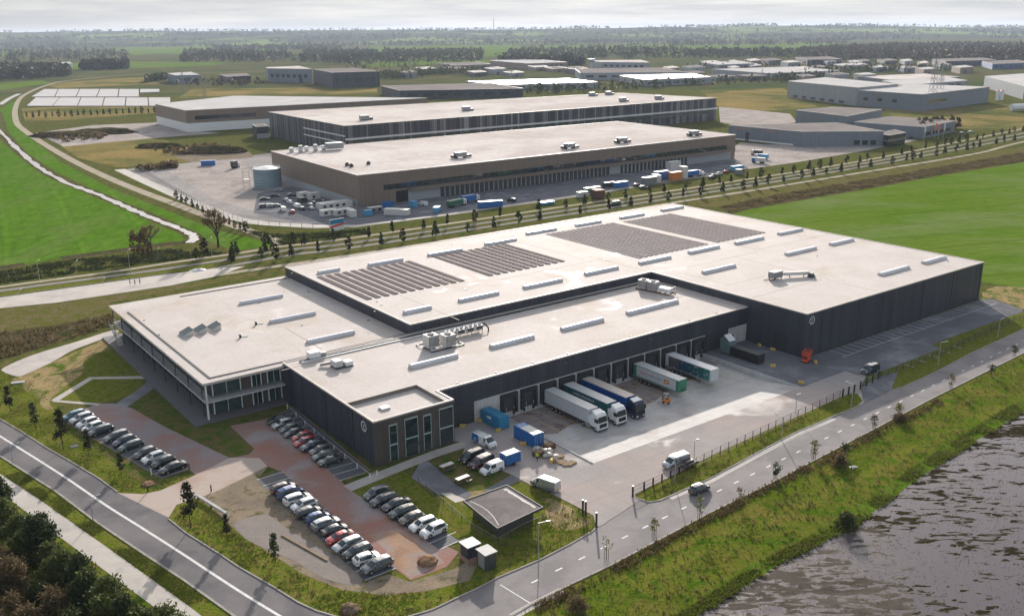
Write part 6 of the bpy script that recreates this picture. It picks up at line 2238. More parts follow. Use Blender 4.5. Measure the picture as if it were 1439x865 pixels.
def stripes():
    m = bpy.data.materials.new('striped_dark_cladding')
    m.use_nodes = True
    nt = m.node_tree
    N, L = nt.nodes, nt.links
    tc = N.new('ShaderNodeTexCoord')
    sep = N.new('ShaderNodeSeparateXYZ')
    L.new(tc.outputs['Object'], sep.inputs[0])
    ad = N.new('ShaderNodeMath')
    ad.operation = 'SUBTRACT'
    L.new(sep.outputs[0], ad.inputs[0])
    mu = N.new('ShaderNodeMath')
    mu.operation = 'MULTIPLY'
    mu.inputs[1].default_value = .45
    L.new(sep.outputs[1], mu.inputs[0])
    L.new(mu.outputs[0], ad.inputs[1])
    n = N.new('ShaderNodeTexNoise')
    n.noise_dimensions = '1D'
    n.inputs['Scale'].default_value = .3
    n.inputs['Detail'].default_value = 2
    L.new(ad.outputs[0], n.inputs['W'])
    cr = N.new('ShaderNodeValToRGB')
    cr.color_ramp.interpolation = 'CONSTANT'
    e = cr.color_ramp.elements
    e[0].color = (.028, .032, .045, 1)
    e[1].position, e[1].color = .44, (.06, .06, .07, 1)
    for p, c in ((.5, (.03, .033, .045, 1)), (.545, (.24, .23, .235, 1)), (.59, (.05, .05, .06, 1)), (.63, (.15, .14, .15, 1))):
        k = e.new(p)
        k.color = c
    L.new(n.outputs[0], cr.inputs[0])
    L.new(cr.outputs[0], N['Principled BSDF'].inputs['Base Color'])
    N['Principled BSDF'].inputs['Roughness'].default_value = .5
    return m


M_stripe = stripes()
# brown distribution hall across the avenue
t, pts, hM, cM = bld('distribution_hall', 'long brown clad distribution hall with a row of docks facing the avenue', 'warehouse', [(503, 246), (1034, 189), (381, 212)], 291, M_brownclad, M_froof,
    [('plinth', 0, .10, .985, .0, .34, M_plinth, 1), ('plinth', 3, 0.0, .98, 0, .2, M_plinth, 1), ('window_strip', 0, .05, .97, .44, .60, M_glass, 1), ('gate', 0, .075, .1, 0.0, .36, M_black, 1), ('canopy', 0, .1, .99, .345, .43, M_brownclad, 1, 1, 2.6),
     ('dock_door', 0, .17, .60, 0.0, .31, M_darkgrey, 38, .72, .3), ('dock_door', 0, .63, .84, 0.0, .31, M_darkgrey, 18, .6, .3), ('mullion', 0, .055, .965, .44, .60, M_darkgrey, 60, .08, .2)], trim=M_rooftrim)
for px, lb in (((647, 222), 'small roof plant nearest the front edge of the brown hall roof'), ((800, 209), 'wide roof plant in the middle of the brown hall roof'), ((874, 201), 'roof plant with duct toward the right of the brown hall roof'), ((975, 191), 'green grey roof plant at the right end of the brown hall roof')):
    q = G(*px, hM - .15)
    p_ = thing('roof_plant', lb, 'roof plant', q, .6, 'plant on the brown hall roof')
    MB().bbox(-3, 3, -1.5, 1.5, .8, 3.0, .1).obj('unit', M_grey, p_)
    MB().box(-5, -3.2, -1.0, 1.0, .3, 1.8).box(3.2, 6, -.8, .8, .3, 1.5).obj('duct', M_darkgrey, p_)
    MB().box(-2.6, -2.2, -1.3, 1.3, 0, .8).box(2.2, 2.6, -1.3, 1.3, 0, .8).obj('stand', M_black, p_)
for i, px in enumerate(((488, 233), (494, 234.5), (518, 231))):
    q = G(*px, hM - .15)
    o = MB().bbox(-.9, .9, -.9, .9, 0, 1.3, .1).cyl((0, 0, 1.3), (0, 0, 1.7), .6, None, 10).obj('roof_fan', M_darkgrey, loc=q)
    tag(o, ['small dark roof fan nearest the left edge of the brown hall roof', 'second small dark roof fan near the left edge of the brown hall roof', 'small dark roof fan set back on the brown hall roof'][i], 'roof fan')
# cluster of tanks and ducts at the hall's far left corner
q = G(448, 212, hM - .15)
p_ = thing('process_plant', 'silver cluster of pipes and vessels on the left roof end of the brown hall', 'roof plant', q, .5)
for k, (x, y) in enumerate(((-14, 2), (-10, -1), (-6, 2), (-2, -1), (3, 1))):
    MB().cyl((x, y, 0), (x, y, 2.6 + k % 2), 1.1, None, 12).obj('vessel', M_galv, p_)
MB().bar((-16, 0, 2.2), (5, 0, 2.4), .5).bar((-15, 3, 1.2), (4, 3, 1.2), .5).bar((-12, -3, 1.6), (4, -2.5, 1.8), .4).obj('pipe', M_white, p_)
MB().bbox(4, 13, -2.5, 2.5, .8, 3.8, .1).obj('enclosure', M_grey, p_)

bld('high_bay_warehouse', 'very long striped dark warehouse with pale roof behind the brown hall', 'warehouse', [(484, 176.5), (1007, 137.5), (870, 130.5), (377.5, 157)], 218, M_stripe, M_froof,
    [('white_canopy', 0, 0, 1, .50, .56, M_white, 1, 1, 1.6), ('window_strip', 0, .02, .98, .32, .44, M_glassgreen, 24, .8), ('white_canopy', 3, .5, 1, .62, .66, M_white, 1, 1, .6), ('white_canopy', 3, .5, 1, .38, .42, M_white, 1, 1, .6)])
for px, lb in (((655, 156), 'grey roof unit near the front edge of the striped warehouse roof'), ((832, 135), 'pale box unit at the back of the striped warehouse roof'), ((855, 133.5), 'smaller unit beside the pale box on the striped warehouse roof'), ((512, 169), 'dark roof unit at the left of the striped warehouse roof'), ((875, 143), 'low unit near the right front of the striped warehouse roof'), ((925, 140), 'low unit at the right end of the striped warehouse roof')):
    q = G(*px, 19.0)
    z = top_z(484, 176.5, G(484, 218)) - .15
    q = G(*px, z)
    p_ = thing('roof_plant', lb, 'roof plant', q, .6, 'plant on the striped warehouse roof')
    MB().bbox(-3, 3, -1.6, 1.6, .5, 3.2, .1).obj('unit', M_lightclad if 'pale' in lb else M_grey, p_)
    MB().box(3.2, 6, -.9, .9, .2, 1.6).box(-2.6, 2.6, -1.3, 1.3, 0, .5).obj('duct', M_darkgrey, p_)
bld('brown_warehouse', 'brown and white warehouse with pale roof at the left behind the striped one', 'warehouse', [(261, 155), (600, 137.5), (330, 134.5), (218, 146)], 186, M_brownclad, M_whiteroof,
    [('plinth', 0, 0, 1, 0, .4, M_white, 1), ('plinth', 3, 0, 1, 0, .4, M_white, 1), ('window_strip', 0, .03, .26, .55, .72, M_glass, 1), ('window_strip', 0, .31, .5, .5, .68, M_glass, 1), ('gate', 0, .38, .41, 0, .35, M_black, 1), ('gate', 0, .5, .53, 0, .3, M_black, 1)])
bld('dark_shed', 'small dark cube building with grey base left of the striped warehouse', 'building', [(360, 178), (377, 177), (354, 174.5)], 195, M_darkclad, M_groof, [('plinth', 0, 0, 1, 0, .4, M_plinth, 1)])
SM = [
    ('white gabled factory with grey walls at the far left', [(247, 106), (281, 105), (268, 101), (235, 103)], 118, M_greyclad, M_whiteroof),
    ('pale shed with large grey front at the left horizon', [(376, 96), (438, 97), (420, 92.5), (373, 94.5)], 115, M_greyclad, M_froof),
    ('dark and light cube factory with tall grey doors', [(467, 102), (533, 100), (497, 95.5), (440, 97)], 124, M_darkclad, M_groof),
    ('long low dark building with teal glass front behind the striped roof', [(562, 127), (735, 124), (690, 116.5), (536, 120.5)], 140, M_darkclad, M_groof),
    ('low brown building with white roof among bare trees', [(742, 89), (797, 87), (745, 82.5), (688, 85)], 98, M_brownclad, M_whiteroof),
    ('long low grey hall in the middle distance', [(815, 102), (960, 101), (930, 95), (808, 97)], 113, M_lightclad, M_groof),
    ('small office with round water tower beside it', [(845, 87), (912, 88), (900, 84), (828, 85)], 97, M_lightclad, M_froof),
    ('very long low pale hall right of centre', [(1080, 103), (1180, 99), (1120, 93.5), (1000, 97)], 111, M_lightclad, M_whiteroof),
    ('dark roofed hall in front of the far wood', [(1135, 84), (1183, 83), (1165, 79.5), (1118, 80.5)], 92, M_darkclad, M_groof),
    ('low hall with pale roof near the right wood', [(1250, 112), (1350, 108), (1300, 103.5), (1205, 107)], 118, M_greyclad, M_froof),
    ('long thin hall at the foot of the right wood', [(1010, 91), (1060, 89), (1040, 85.5), (985, 88)], 98, M_greyclad, M_whiteroof),
    ('pale roofed low hall behind the grey box buildings', [(1270, 120), (1360, 113), (1330, 108), (1240, 113)], 128, M_lightclad, M_whiteroof),
    ('grey hall with white roof at the far right edge', [(1440, 121), (1560, 110), (1500, 99), (1384, 107)], 140, M_greyclad, M_whiteroof),
    ('dark low building with red trim at the right wood', [(1330, 86), (1400, 84), (1380, 81), (1310, 83)], 94, M_darkclad, M_groof),
    ('blue and grey depot at the right edge by the wood', [(1395, 90), (1450, 88), (1430, 84), (1380, 86)], 98, simple('depot_blue', (.04, .08, .22), .6), M_groof),
    ('long brown roofed shed left of the tree row', [(640, 92), (690, 90), (672, 87), (615, 88.5)], 99, M_brownclad, M_groof),
    ('pale farm building among the left fields', [(86, 89.5), (102, 89), (98, 87), (80, 87.5)], 95, M_white, M_whiteroof),
    ('dark roofed barn behind the grey shed', [(320, 108), (352, 106), (345, 103), (308, 104.5)], 117, M_darkclad, M_groof),
    ('low pale hall with many roof lights right of the white glare', [(905, 112), (1000, 108), (975, 103), (870, 106)], 122, M_lightclad, M_gloss),
    ('flat white roofed hall shining in the sun glare', [(700, 119), (840, 115), (800, 110), (655, 114)], 128, M_lightclad, M_gloss)]
for lb, rf, by, wl, rm in SM:
    bld('industrial_hall', lb, 'building', rf, by, wl, rm, [('window', 0, .06, .94, .35, .6, M_glass, 7, .6), ('door', 0, .7, .78, 0, .45, M_darkgrey, 1)], 'far industrial buildings')
r8 = random.Random(17)
for bi, (bn, x0, x1, ya, yb, n) in enumerate((('band below right wood', 985, 1430, 84.5, 89, 16), ('middle right band', 930, 1370, 91.5, 98, 15), ('near right band', 880, 1235, 102.5, 108, 9), ('band left of centre', 560, 830, 94, 103, 9))):
    for i in range(n):
        cx = x0 + (x1 - x0) * (i + .5) / n + r8.uniform(-8, 8)
        y = r8.uniform(ya, yb)
        w_ = (x1 - x0) / n * r8.uniform(.6, 1.15)
        rm, rn = r8.choice(((M_whiteroof, 'white'), (M_groof, 'grey'), (M_froof, 'beige'), (M_whiteroof, 'white')))
        wl, wn = r8.choice(((M_greyclad, 'blue grey'), (M_darkclad, 'dark'), (M_lightclad, 'pale'), (M_brownclad, 'brown')))
        bld('low_hall', '%s hall with %s roof, %s from left in %s' % (wn, rn, ORD[i], bn), 'building', [(cx - w_ * .1, y), (cx + w_ * .5, y - 1.2), (cx + w_ * .1, y - 3.6), (cx - w_ * .5, y - 2)], 0, wl, rm, [('door', 0, .3, .5, 0, .5, M_darkgrey, 1)], 'low halls of the far estate', h=r8.uniform(6, 10))
bld('grey_box_building', 'tall pale grey box warehouse in the right middle distance', 'warehouse', [(1206, 123), (1262, 118), (1160, 108.5), (1107.5, 114)], 149, M_lightclad, M_whiteroof, [('door', 0, .3, .4, 0, .3, M_darkgrey, 1), ('window', 3, .1, .9, .05, .2, M_darkgrey, 6, .5)])
bld('grey_box_building', 'lower blue grey warehouse in front of the tall pale grey box', 'warehouse', [(1296, 132.5), (1391, 122), (1290, 118), (1206, 126.5)], 157, M_greyclad, M_whiteroof, [('window_strip', 0, .1, .35, .45, .6, M_tan, 1), ('window', 3, .1, .8, .4, .6, M_glass, 3, .3)])
bld('grey_factory', 'blue grey factory with dark roof strips beside the avenue', 'factory', [(1127, 184.5), (1242, 184), (1175, 172), (1024, 175.5)], 206, M_greyclad, M_groof,
    [('window_strip', 3, .0, .9, .02, .12, M_white, 1), ('door', 3, .25, .3, 0, .6, M_darkgrey, 1), ('window', 0, .65, .95, .1, .4, M_glass, 3), ('roof_strip', 3, .1, .9, .8, .83, M_orange, 2, .4)])
bld('grey_factory_tower', 'taller blue grey block rising behind the grey factory', 'factory', [(1190, 163), (1240, 153.5), (1172, 150), (1119, 154.5)], 186, M_greyclad, M_groof)
bld('glass_office', 'low dark glass office at the end of the grey factory', 'office', [(1249, 190), (1273, 186), (1258, 182), (1233, 186.5)], 207, M_glass, M_groof, [('floor_band', 0, 0, 1, .45, .55, M_grey, 1), ('floor_band', 3, 0, 1, .45, .55, M_grey, 1)])
bld('dark_factory', 'dark low factory wing to the right of the glass office', 'factory', [(1298, 178), (1343, 169.5), (1250, 163.5), (1200, 171)], 195, M_greyclad, M_groof, [('window', 0, .1, .9, .2, .5, M_glass, 4)])
bld('avenue_annex', 'grey annex building under the striped warehouse end with green frame', 'building', [(1012, 200), (1030, 195), (985, 192)], 209, M_greyclad, M_groof)

# solar / film covered field at the far left
k = 0
tops = [62, 82, 112, 140.5, 167.5, 196, 224]
bots = [43.5, 77, 107, 135.7, 166, 196, 224]
t2_ = [50, 84, 114, 147, 177.5, 208, 240]
b2_ = [37, 73.7, 109, 144, 176, 209.5, 240.5]
for (ts, bs, y0, y1) in ((tops, bots, 125.6, 136.8), (t2_, b2_, 137.6, 149.8)):
    for i in range(6):
        k += 1
        p = [G(bs[i] + .6, y1), G(bs[i + 1] - .9, y1), G(ts[i + 1] - .8, y0 + .4), G(ts[i] + .6, y0 + .4)]
        if y0 < 130 and i == 5:
            p = [G(197, 131), G(224, 130), G(224, 126), G(197, 126)]
        c = sum(p, Vector()) / 4
        t = thing('film_greenhouse', '%s white film covered bed from the left in the %s row by the curved track' % (ORD[i], 'back' if y0 < 130 else 'front'), 'greenhouse', (c.x, c.y, 0), 0, 'white film covered beds')
        pts = [(q.x - c.x, q.y - c.y) for q in p]
        MB().prism([(x * .99, y * .99) for x, y in pts], .05, .8, top=False).obj('wall', M_grey, t)
        MB().poly([(x, y, .85) for x, y in pts]).obj('film_roof', M_whiteroof, t)

# storage tank beside the brown hall
q = at((377, 262))
r_ = 6.8
t = thing('storage_tank', 'large ribbed steel storage tank beside the brown hall', 'tank', (q.x, q.y, 0), 0)
hT = top_z(354, 236, at((354, 262)))
mb = MB().cyl((0, 0, 0), (0, 0, hT), r_, None, 40)
mb.obj('shell', mat('tank_steel', (.17, .235, .27), .45, c2=(.24, .31, .34), scale=.6, stretch=(.2, .2, 2), metal=.2), t)
mb = MB()
for k in range(7):
    z = .3 + k * (hT - .5) / 6
    mb.cyl((0, 0, z), (0, 0, z + .12), r_ + .06, None, 40, cap=False)
mb.obj('hoop', M_galv, t)
MB().cyl((0, 0, hT), (0, 0, hT + 1.0), r_, 1.2, 40).obj('roof', M_galv, t)
mb = MB()
for k in range(20):
    a = k * math.pi / 10
    b = a + math.pi / 10
    for z in (.6, 1.1):
        mb.bar((r_ * .93 * math.cos(a), r_ * .93 * math.sin(a), hT + z), (r_ * .93 * math.cos(b), r_ * .93 * math.sin(b), hT + z), .08)
    mb.bar((r_ * .93 * math.cos(a), r_ * .93 * math.sin(a), hT), (r_ * .93 * math.cos(a), r_ * .93 * math.sin(a), hT + 1.1), .08)
mb.obj('guard_rail', M_white, t)
q = at((347, 264))
t = thing('scaffold_tower', 'thin scaffold tower standing left of the steel tank', 'scaffold', (q.x, q.y, 0), .4)
mb = MB()
for x in (-1.5, 1.5):
    for y in (-1.5, 1.5):
        mb.bar((x, y, 0), (x, y, hT * .95), .12)
for k in range(6):
    z = 1 + k * 1.7
    mb.bar((-1.5, -1.5, z), (1.5, -1.5, z), .1).bar((1.5, -1.5, z), (1.5, 1.5, z), .1).bar((1.5, 1.5, z), (-1.5, 1.5, z), .1).bar((-1.5, 1.5, z), (-1.5, -1.5, z), .1)
mb.obj('frame', M_grey, t)
MB().box(-1.5, 1.5, -1.5, 1.5, 4.3, 4.4).obj('deck', M_white, t)

# ------------------------------------------------------------------ vehicles and boxes on the estate
SMALL = {}


def small_vehicle(kind, col, px, rz, label, s=1.0, group='vehicles on the estate yard', lift=0):
    """far vehicles: a few pixels each, one mesh with paint, glass and tyres"""
    key = (kind, col)
    if key not in SMALL:
        B = BODIES[kind]
        parts = loft_body(B['st'], panel_x=B.get('panel'))
        mb = MB()
        mb.add(parts['body'].v, parts['body'].f, 0)
        for k in ('windscreen', 'rear_window', 'side_window', 'side_window_b'):
            mb.add(parts[k].v, parts[k].f, 1)
        for sx in (-1, 1):
            for sy in (-1, 1):
                mb.cyl((sx * B['wx'], sy * (B['yw'] - .2), B['wr']), (sx * B['wx'], sy * (B['yw'] + .02), B['wr']), B['wr'], None, 10, 2)
        SMALL[key] = mb.obj('parked_' + ('van' if 'van' in kind else 'car'), [PAINT[col], M_cglass, M_black])
        o = SMALL[key]
    else:
        o = SMALL[key].copy()
        COL.objects.link(o)
    q = at(px)
    o.location, o.rotation_euler, o.scale = (q.x, q.y, .03 + lift), (0, 0, rz), (s, s, s)
    return tag(o, label, 'van' if 'van' in kind else 'car', group)


EST = [('saloon', 'dark', (372, 281), .3, 'dark saloon left of the steel tank cars'), ('estate', 'dark', (386.6, 276.5), .3, 'dark estate in front of the steel tank'), ('hatchback', 'silver', (392, 268.5), .3, 'silver hatchback at the foot of the steel tank'),
       ('minivan', 'dark', (371, 291.5), .6, 'dark people carrier at the estate fence'), ('estate', 'white', (380.5, 290.5), .6, 'white estate between two cars at the estate fence'), ('estate', 'lightgrey', (388, 290.5), .6, 'light grey estate at the estate fence, right of the white one'),
       ('van', 'white', (398, 296), 2.0, 'white van left of the orange red car on the estate'), ('estate', 'red', (411, 299), 2.0, 'orange red car beside the white van on the estate'), ('hatchback', 'silver', (402, 282.5), 2.2, 'silver hatchback second line on the estate yard'),
       ('estate', 'white', (407, 285.5), 2.2, 'white estate second line on the estate yard'), ('van', 'white', (417, 291.5), 2.2, 'white van in the middle of the estate yard'), ('estate', 'dark', (424, 294.5), 2.2, 'dark car right of the central white van'), ('hatchback', 'grey', (410, 275.5), .5, 'grey hatchback near the brown hall plinth'),
       ('estate', 'silver', (436, 289.5), 2.2, 'silver estate beside the portable cabins, further back'), ('hatchback', 'silver', (437, 294.5), 2.2, 'silver hatchback beside the portable cabins, nearer'), ('estate', 'black', (440, 286.5), 2.3, 'black estate near the portable cabins and hall plinth'), ('hatchback', 'black', (455, 284.5), 2.3, 'black hatchback against the brown hall plinth'),
       ('van', 'white', (594, 288.5), 2.4, 'white van at the start of the brown hall docks'), ('minivan', 'black', (719, 283), 2.5, 'black people carrier on the brown hall forecourt'), ('van', 'darkgreen', (864, 288.5), 3.6, 'dark green van driving on the avenue behind the hall roof'),
       ('hatchback', 'red', (1020, 243), .7, 'red car parked at the right end of the forecourt'), ('hatchback', 'white', (1011, 245.5), .7, 'white car parked beside the red car'), ('estate', 'dark', (1003, 248.5), .7, 'dark car at the left of the forecourt end row'), ('estate', 'dark', (1000, 251), .7, 'dark car nearest the avenue in the forecourt end row'),
       ('van', 'white', (986, 246), .8, 'white van left of the forecourt end row'), ('hatchback', 'dark', (1028, 240), .7, 'dark car right of the red car'), ('estate', 'grey', (904.6, 265), .3, 'grey car behind the avenue trees by the stacked boxes'), ('estate', 'maroon', (896, 262), .3, 'maroon car behind the avenue trees'),
       ('hatchback', 'white', (1262, 198), .6, 'white car in front of the glass office'), ('estate', 'silver', (1270, 196.5), .6, 'silver car in front of the glass office'), ('estate', 'dark', (1280, 195), .6, 'dark car right of the glass office cars'), ('estate', 'white', (1290, 193.5), .6, 'white estate right of the glass office cars'),
       ('estate', 'white', (1364, 186.5), .4, 'white car far right along the avenue'), ('estate', 'silver', (1352, 188), .4, 'silver car far right along the avenue')]
for kd, col, px, rz, lb in EST:
    small_vehicle(kd, col, px, rz, lb)
r7 = random.Random(21)
M_pal = {'white': M_offwhite, 'blue': M_blue, 'teal': M_blueteal, 'green': simple('container_green', (.03, .14, .07), .5), 'orange': M_orange, 'grey': M_grey, 'rust': M_rust, 'lightblue': simple('light_blue_paint', (.08, .30, .50), .5), 'dark': M_darkgrey}


def far_box(kind, col, px, rz, L, Wd, H, label):
    q = at(px)
    L, Wd, H = L * .88, Wd * .92, H * .92
    t = thing(kind, label, {'portable_cabin': 'cabin', 'lorry': 'lorry'}.get(kind, 'container'), (q.x, q.y, .02), rz, 'boxes and lorries on the estate yard')
    if kind == 'lorry':
        MB().bbox(-L / 2, L / 2 - 2.2, -Wd / 2, Wd / 2, 1.0, H, .05).obj('cargo_box', M_pal[col], t)
        MB().bbox(L / 2 - 2.0, L / 2, -Wd / 2 + .05, Wd / 2 - .05, .5, 2.9, .15).obj('cab', M_pal['white'] if col != 'white' else M_pal['blue'], t)
        for x in (-L / 2 + 1.2, -L / 2 + 2.4, L / 2 - 1):
            MB().cyl((x, -Wd / 2, .5), (x, Wd / 2, .5), .5, None, 10).obj('wheel_axle', M_black, t)
        MB().box(L / 2, L / 2 + .02, -1.0, 1.0, 1.8, 2.6).obj('windscreen', M_glass, t)
    else:
        mb = MB().box(-L / 2, L / 2, -Wd / 2, Wd / 2, .15, H - .1)
        x = -L / 2 + .3
        while x < L / 2:
            for s in (-1, 1):
                mb.box(x, x + .2, s * Wd / 2 - .04, s * Wd / 2 + .04, .2, H - .15)
            x += .6
        mb.obj('shell', M_pal[col], t)
        MB().box(-L / 2 - .08, L / 2 + .08, -Wd / 2 - .08, Wd / 2 + .08, H - .1, H).obj('roof', M_offwhite if kind == 'portable_cabin' else M_pal[col], t)
        if kind == 'portable_cabin':
            for k in range(int(L // 3)):
                MB().box(-L / 2 + 1 + k * 3, -L / 2 + 2.4 + k * 3, -Wd / 2 - .06, -Wd / 2 - .041, 1.0, 2.0).obj('window', M_glass, t)
    return t


AH = math.atan2(P := (at((1020, 266)) - at((500, 347))).y, (at((1020, 266)) - at((500, 347))).x)
for a_ in [('portable_cabin', 'white', (470, 292), AH, 17, 6, 3.0, 'long white portable cabin block at the corner of the brown hall'), ('portable_cabin', 'white', (462, 303), AH, 8, 3, 2.9, 'white portable cabin nearest the estate fence'), ('portable_cabin', 'white', (481, 302), AH + .1, 9, 3.2, 2.9, 'white cabin right of the fence cabin'),
           ('portable_cabin', 'white', (494, 304), AH + 1.4, 7, 3, 3.2, 'tall pale cabin with a dark window facing the avenue'), ('container', 'lightblue', (517, 303), AH, 4, 2.5, 2.6, 'small light blue box between pale cabins'), ('portable_cabin', 'grey', (527, 299), AH, 7, 3, 2.8, 'grey portable cabin right of the light blue box'),
           ('container', 'white', (558, 302), AH - .9, 12, 3.5, 2.9, 'long white open container near the hall gate'), ('container', 'blue', (545, 291), AH, 5, 2.5, 2.6, 'blue box behind the long white container'), ('container', 'lightblue', (581, 291), AH + 1.5, 5, 2.5, 3, 'light blue box standing by the hall gate'),
           ('container', 'lightblue', (614, 298), AH + .8, 5, 2.6, 2.6, 'light blue container on the open forecourt'), ('lorry', 'green', (642, 290), AH + .2, 12, 2.5, 3.4, 'lorry with green box on the forecourt'), ('lorry', 'blue', (661, 284), AH + .1, 11, 2.5, 3.6, 'blue lorry behind the green lorry'),
           ('container', 'blue', (689, 291), AH - .3, 12, 2.6, 3, 'long blue container in the middle of the forecourt'), ('container', 'green', (832, 270), AH, 10, 2.5, 2.6, 'green container behind the rusty rack'), ('container', 'rust', (840, 278), AH + 1.3, 6, 5, 4.2, 'rusty brown rack of scrap beside the avenue'),
           ('container', 'white', (818, 277), AH, 6, 2.6, 2.8, 'white tank box left of the rusty rack'), ('container', 'lightblue', (768, 287), AH, 8, 3, 1.4, 'low light blue basin at the avenue fence'), ('container', 'blue', (872, 263), AH, 9, 2.5, 3.0, 'blue container behind the avenue, right of the green one'),
           ('container', 'dark', (855, 263), AH, 7, 2.6, 2.8, 'dark container left of the blue one'), ('container', 'grey', (912, 259), AH, 9, 3, 4.0, 'grey stacked box by the avenue bend'), ('container', 'white', (922, 256), AH + 1.2, 7, 3, 4.2, 'white and grey box at the avenue'),
           ('container', 'blue', (929, 252), AH, 10, 3, 4.6, 'bright blue stacked box left of the orange one'), ('container', 'orange', (949, 253), AH, 8, 3, 4.6, 'orange container in the stack by the avenue'), ('container', 'white', (946, 240), AH, 9, 4, 5.6, 'large white box on top of the yard behind the orange container'),
           ('container', 'white', (960, 250), AH + 1.3, 5, 3, 6.5, 'tall narrow white box right of the orange container'), ('lorry', 'blue', (975, 248), AH, 11, 2.6, 3.6, 'blue lorry right of the tall white box'), ('container', 'lightblue', (1035, 240), AH, 9, 3, 3.0, 'light blue shed at the right end of the forecourt'),
           ('container', 'grey', (1038, 245), AH, 4, 3, 3.0, 'grey box under the light blue shed'), ('lorry', 'white', (1066, 229), 2.4, 9, 2.5, 3.4, 'white lorry on the sandy ground, nearest the avenue'), ('lorry', 'lightblue', (1070, 224), 2.4, 9, 2.5, 3.4, 'light blue lorry on the sandy ground'), ('lorry', 'dark', (1063, 218), 2.4, 8, 2.5, 3.4, 'dark lorry furthest back on the sandy ground'),
           ('container', 'blue', (293, 232.5), .2, 9, 3, 3.2, 'blue container on the far sandy lot'), ('container', 'teal', (231, 236), .2, 4, 2.5, 2.6, 'small teal container left on the far sandy lot'), ('lorry', 'dark', (331, 236), 1.3, 7, 2.6, 4.5, 'tall dark lorry standing on the far sandy lot'),
           ('container', 'dark', (425, 284), AH + .2, 4, 3, 2.4, 'dark box beside the central estate vans'), ('portable_cabin', 'white', (427, 279), AH + .2, 6, 4, 3.4, 'pale cabin near the hall plinth, left of its twin'), ('portable_cabin', 'white', (441, 280), AH + .2, 6, 3.4, 3.4, 'pale cabin against the hall plinth, right of its twin')]:
    far_box(*a_)

# billboard at the junction
q = at((474, 327))
t = thing('billboard', 'site billboard with blue top, orange band and white foot by the avenue', 'billboard', (q.x, q.y, 0), AH + .15)
MB().box(-3.2, 3.2, -.12, .12, 1.0, 5.4).obj('panel', M_white, t)
MB().box(-3.15, 3.15, -.16, -.121, 3.6, 5.35).obj('blue_field', M_blueteal, t)
MB().add([(-3.15, -.165, 2.2), (3.15, -.165, 2.8), (3.15, -.165, 3.7), (-3.15, -.165, 3.0)], [(0, 1, 2, 3)]).obj('orange_band', M_redlift, t)
for x in (-2.6, 2.6):
    MB().box(x - .12, x + .12, .0, .2, 0, 1.0).obj('post', M_darkgrey, t)
# flags
for px, m, lb in (((1298, 197), M_white, 'white flag on the leftmost pole by the factory'), ((1313, 194), M_orange, 'orange flag on the second pole by the factory'), ((1318, 195), M_redlift, 'red orange flag on the third pole by the factory'), ((1325, 194), M_white, 'white flag on the rightmost pole by the factory')):
    q = at(px)
    t = thing('flag', lb, 'flag', (q.x, q.y, 0), .5, 'flags by the factory')
    MB().cyl((0, 0, 0), (0, 0, 10), .09, .06, 6).obj('pole', M_white, t)
    n = 6
    vs = [(.05 + 1.6 * i / n, .22 * math.sin(i * 1.3), z + .1 * math.sin(i)) for z in (5.2, 9.8) for i in range(n + 1)]
    MB().add(vs, [(i, i + 1, n + 2 + i, n + 1 + i) for i in range(n)]).obj('cloth', m, t)


# lattice pylons and mast
def pylon(foot, top, label, name='pylon', w=None, arms=True):
    q = G(*foot)
    h = top_z(*top, q)
    t = thing(name, label, 'pylon' if arms else 'mast', (q.x, q.y, 0), .5)
    w = w or h * .085
    mb = MB()
    n = 9
    f = lambda z: w * (1 - .86 * z / h)
    th = max(.16, h * .005)
    for k in range(n):
        z0, z1 = h * k / n, h * (k + 1) / n
        a, b = f(z0), f(z1)
        cs = ((-1, -1), (1, -1), (1, 1), (-1, 1))
        for i in range(4):
            x, y = cs[i]
            x2, y2 = cs[(i + 1) % 4]
            mb.bar((x * a, y * a, z0), (x * b, y * b, z1), th)
            mb.bar((x * a, y * a, z0), (x2 * b, y2 * b, z1), th * .6)
            mb.bar((x2 * a, y2 * a, z0), (x * b, y * b, z1), th * .6)
    mb.obj('lattice', M_grey, t)
    if arms:
        mb = MB()
        for z in (.62, .76, .9):
            L = w * (2.6 - z)
            for s in (-1, 1):
                mb.bar((0, 0, h * z + .8), (s * L, 0, h * z), th * .8).bar((0, 0, h * z - .4), (s * L, 0, h * z), th * .8)
        mb.obj('cross_arm', M_grey, t)
    return t


pylon((1308, 153), (1309, 84), 'tall grey lattice pylon in front of the right warehouses')
pylon((1319, 148), (1320, 90), 'second lattice pylon just right of the tall one')
pylon((258, 128), (258, 98), 'small lattice pylon beside the film covered beds')
pylon((288, 138), (289, 112), 'small lattice pylon left of the brown warehouse')
pylon((719, 132), (719, 97), 'lattice pylon rising behind the striped warehouse roof')
pylon((777, 130), (777, 108), 'shorter lattice pylon in the white glare')
pylon((124, 92), (124, 54), 'lattice pylon far left among dark trees')
pylon((1070, 119), (1070, 97), 'thin lattice pylon by the long pale hall')
pylon((694, 58), (694, 25), 'thin tall mast on the horizon', 'mast', w=4, arms=False)
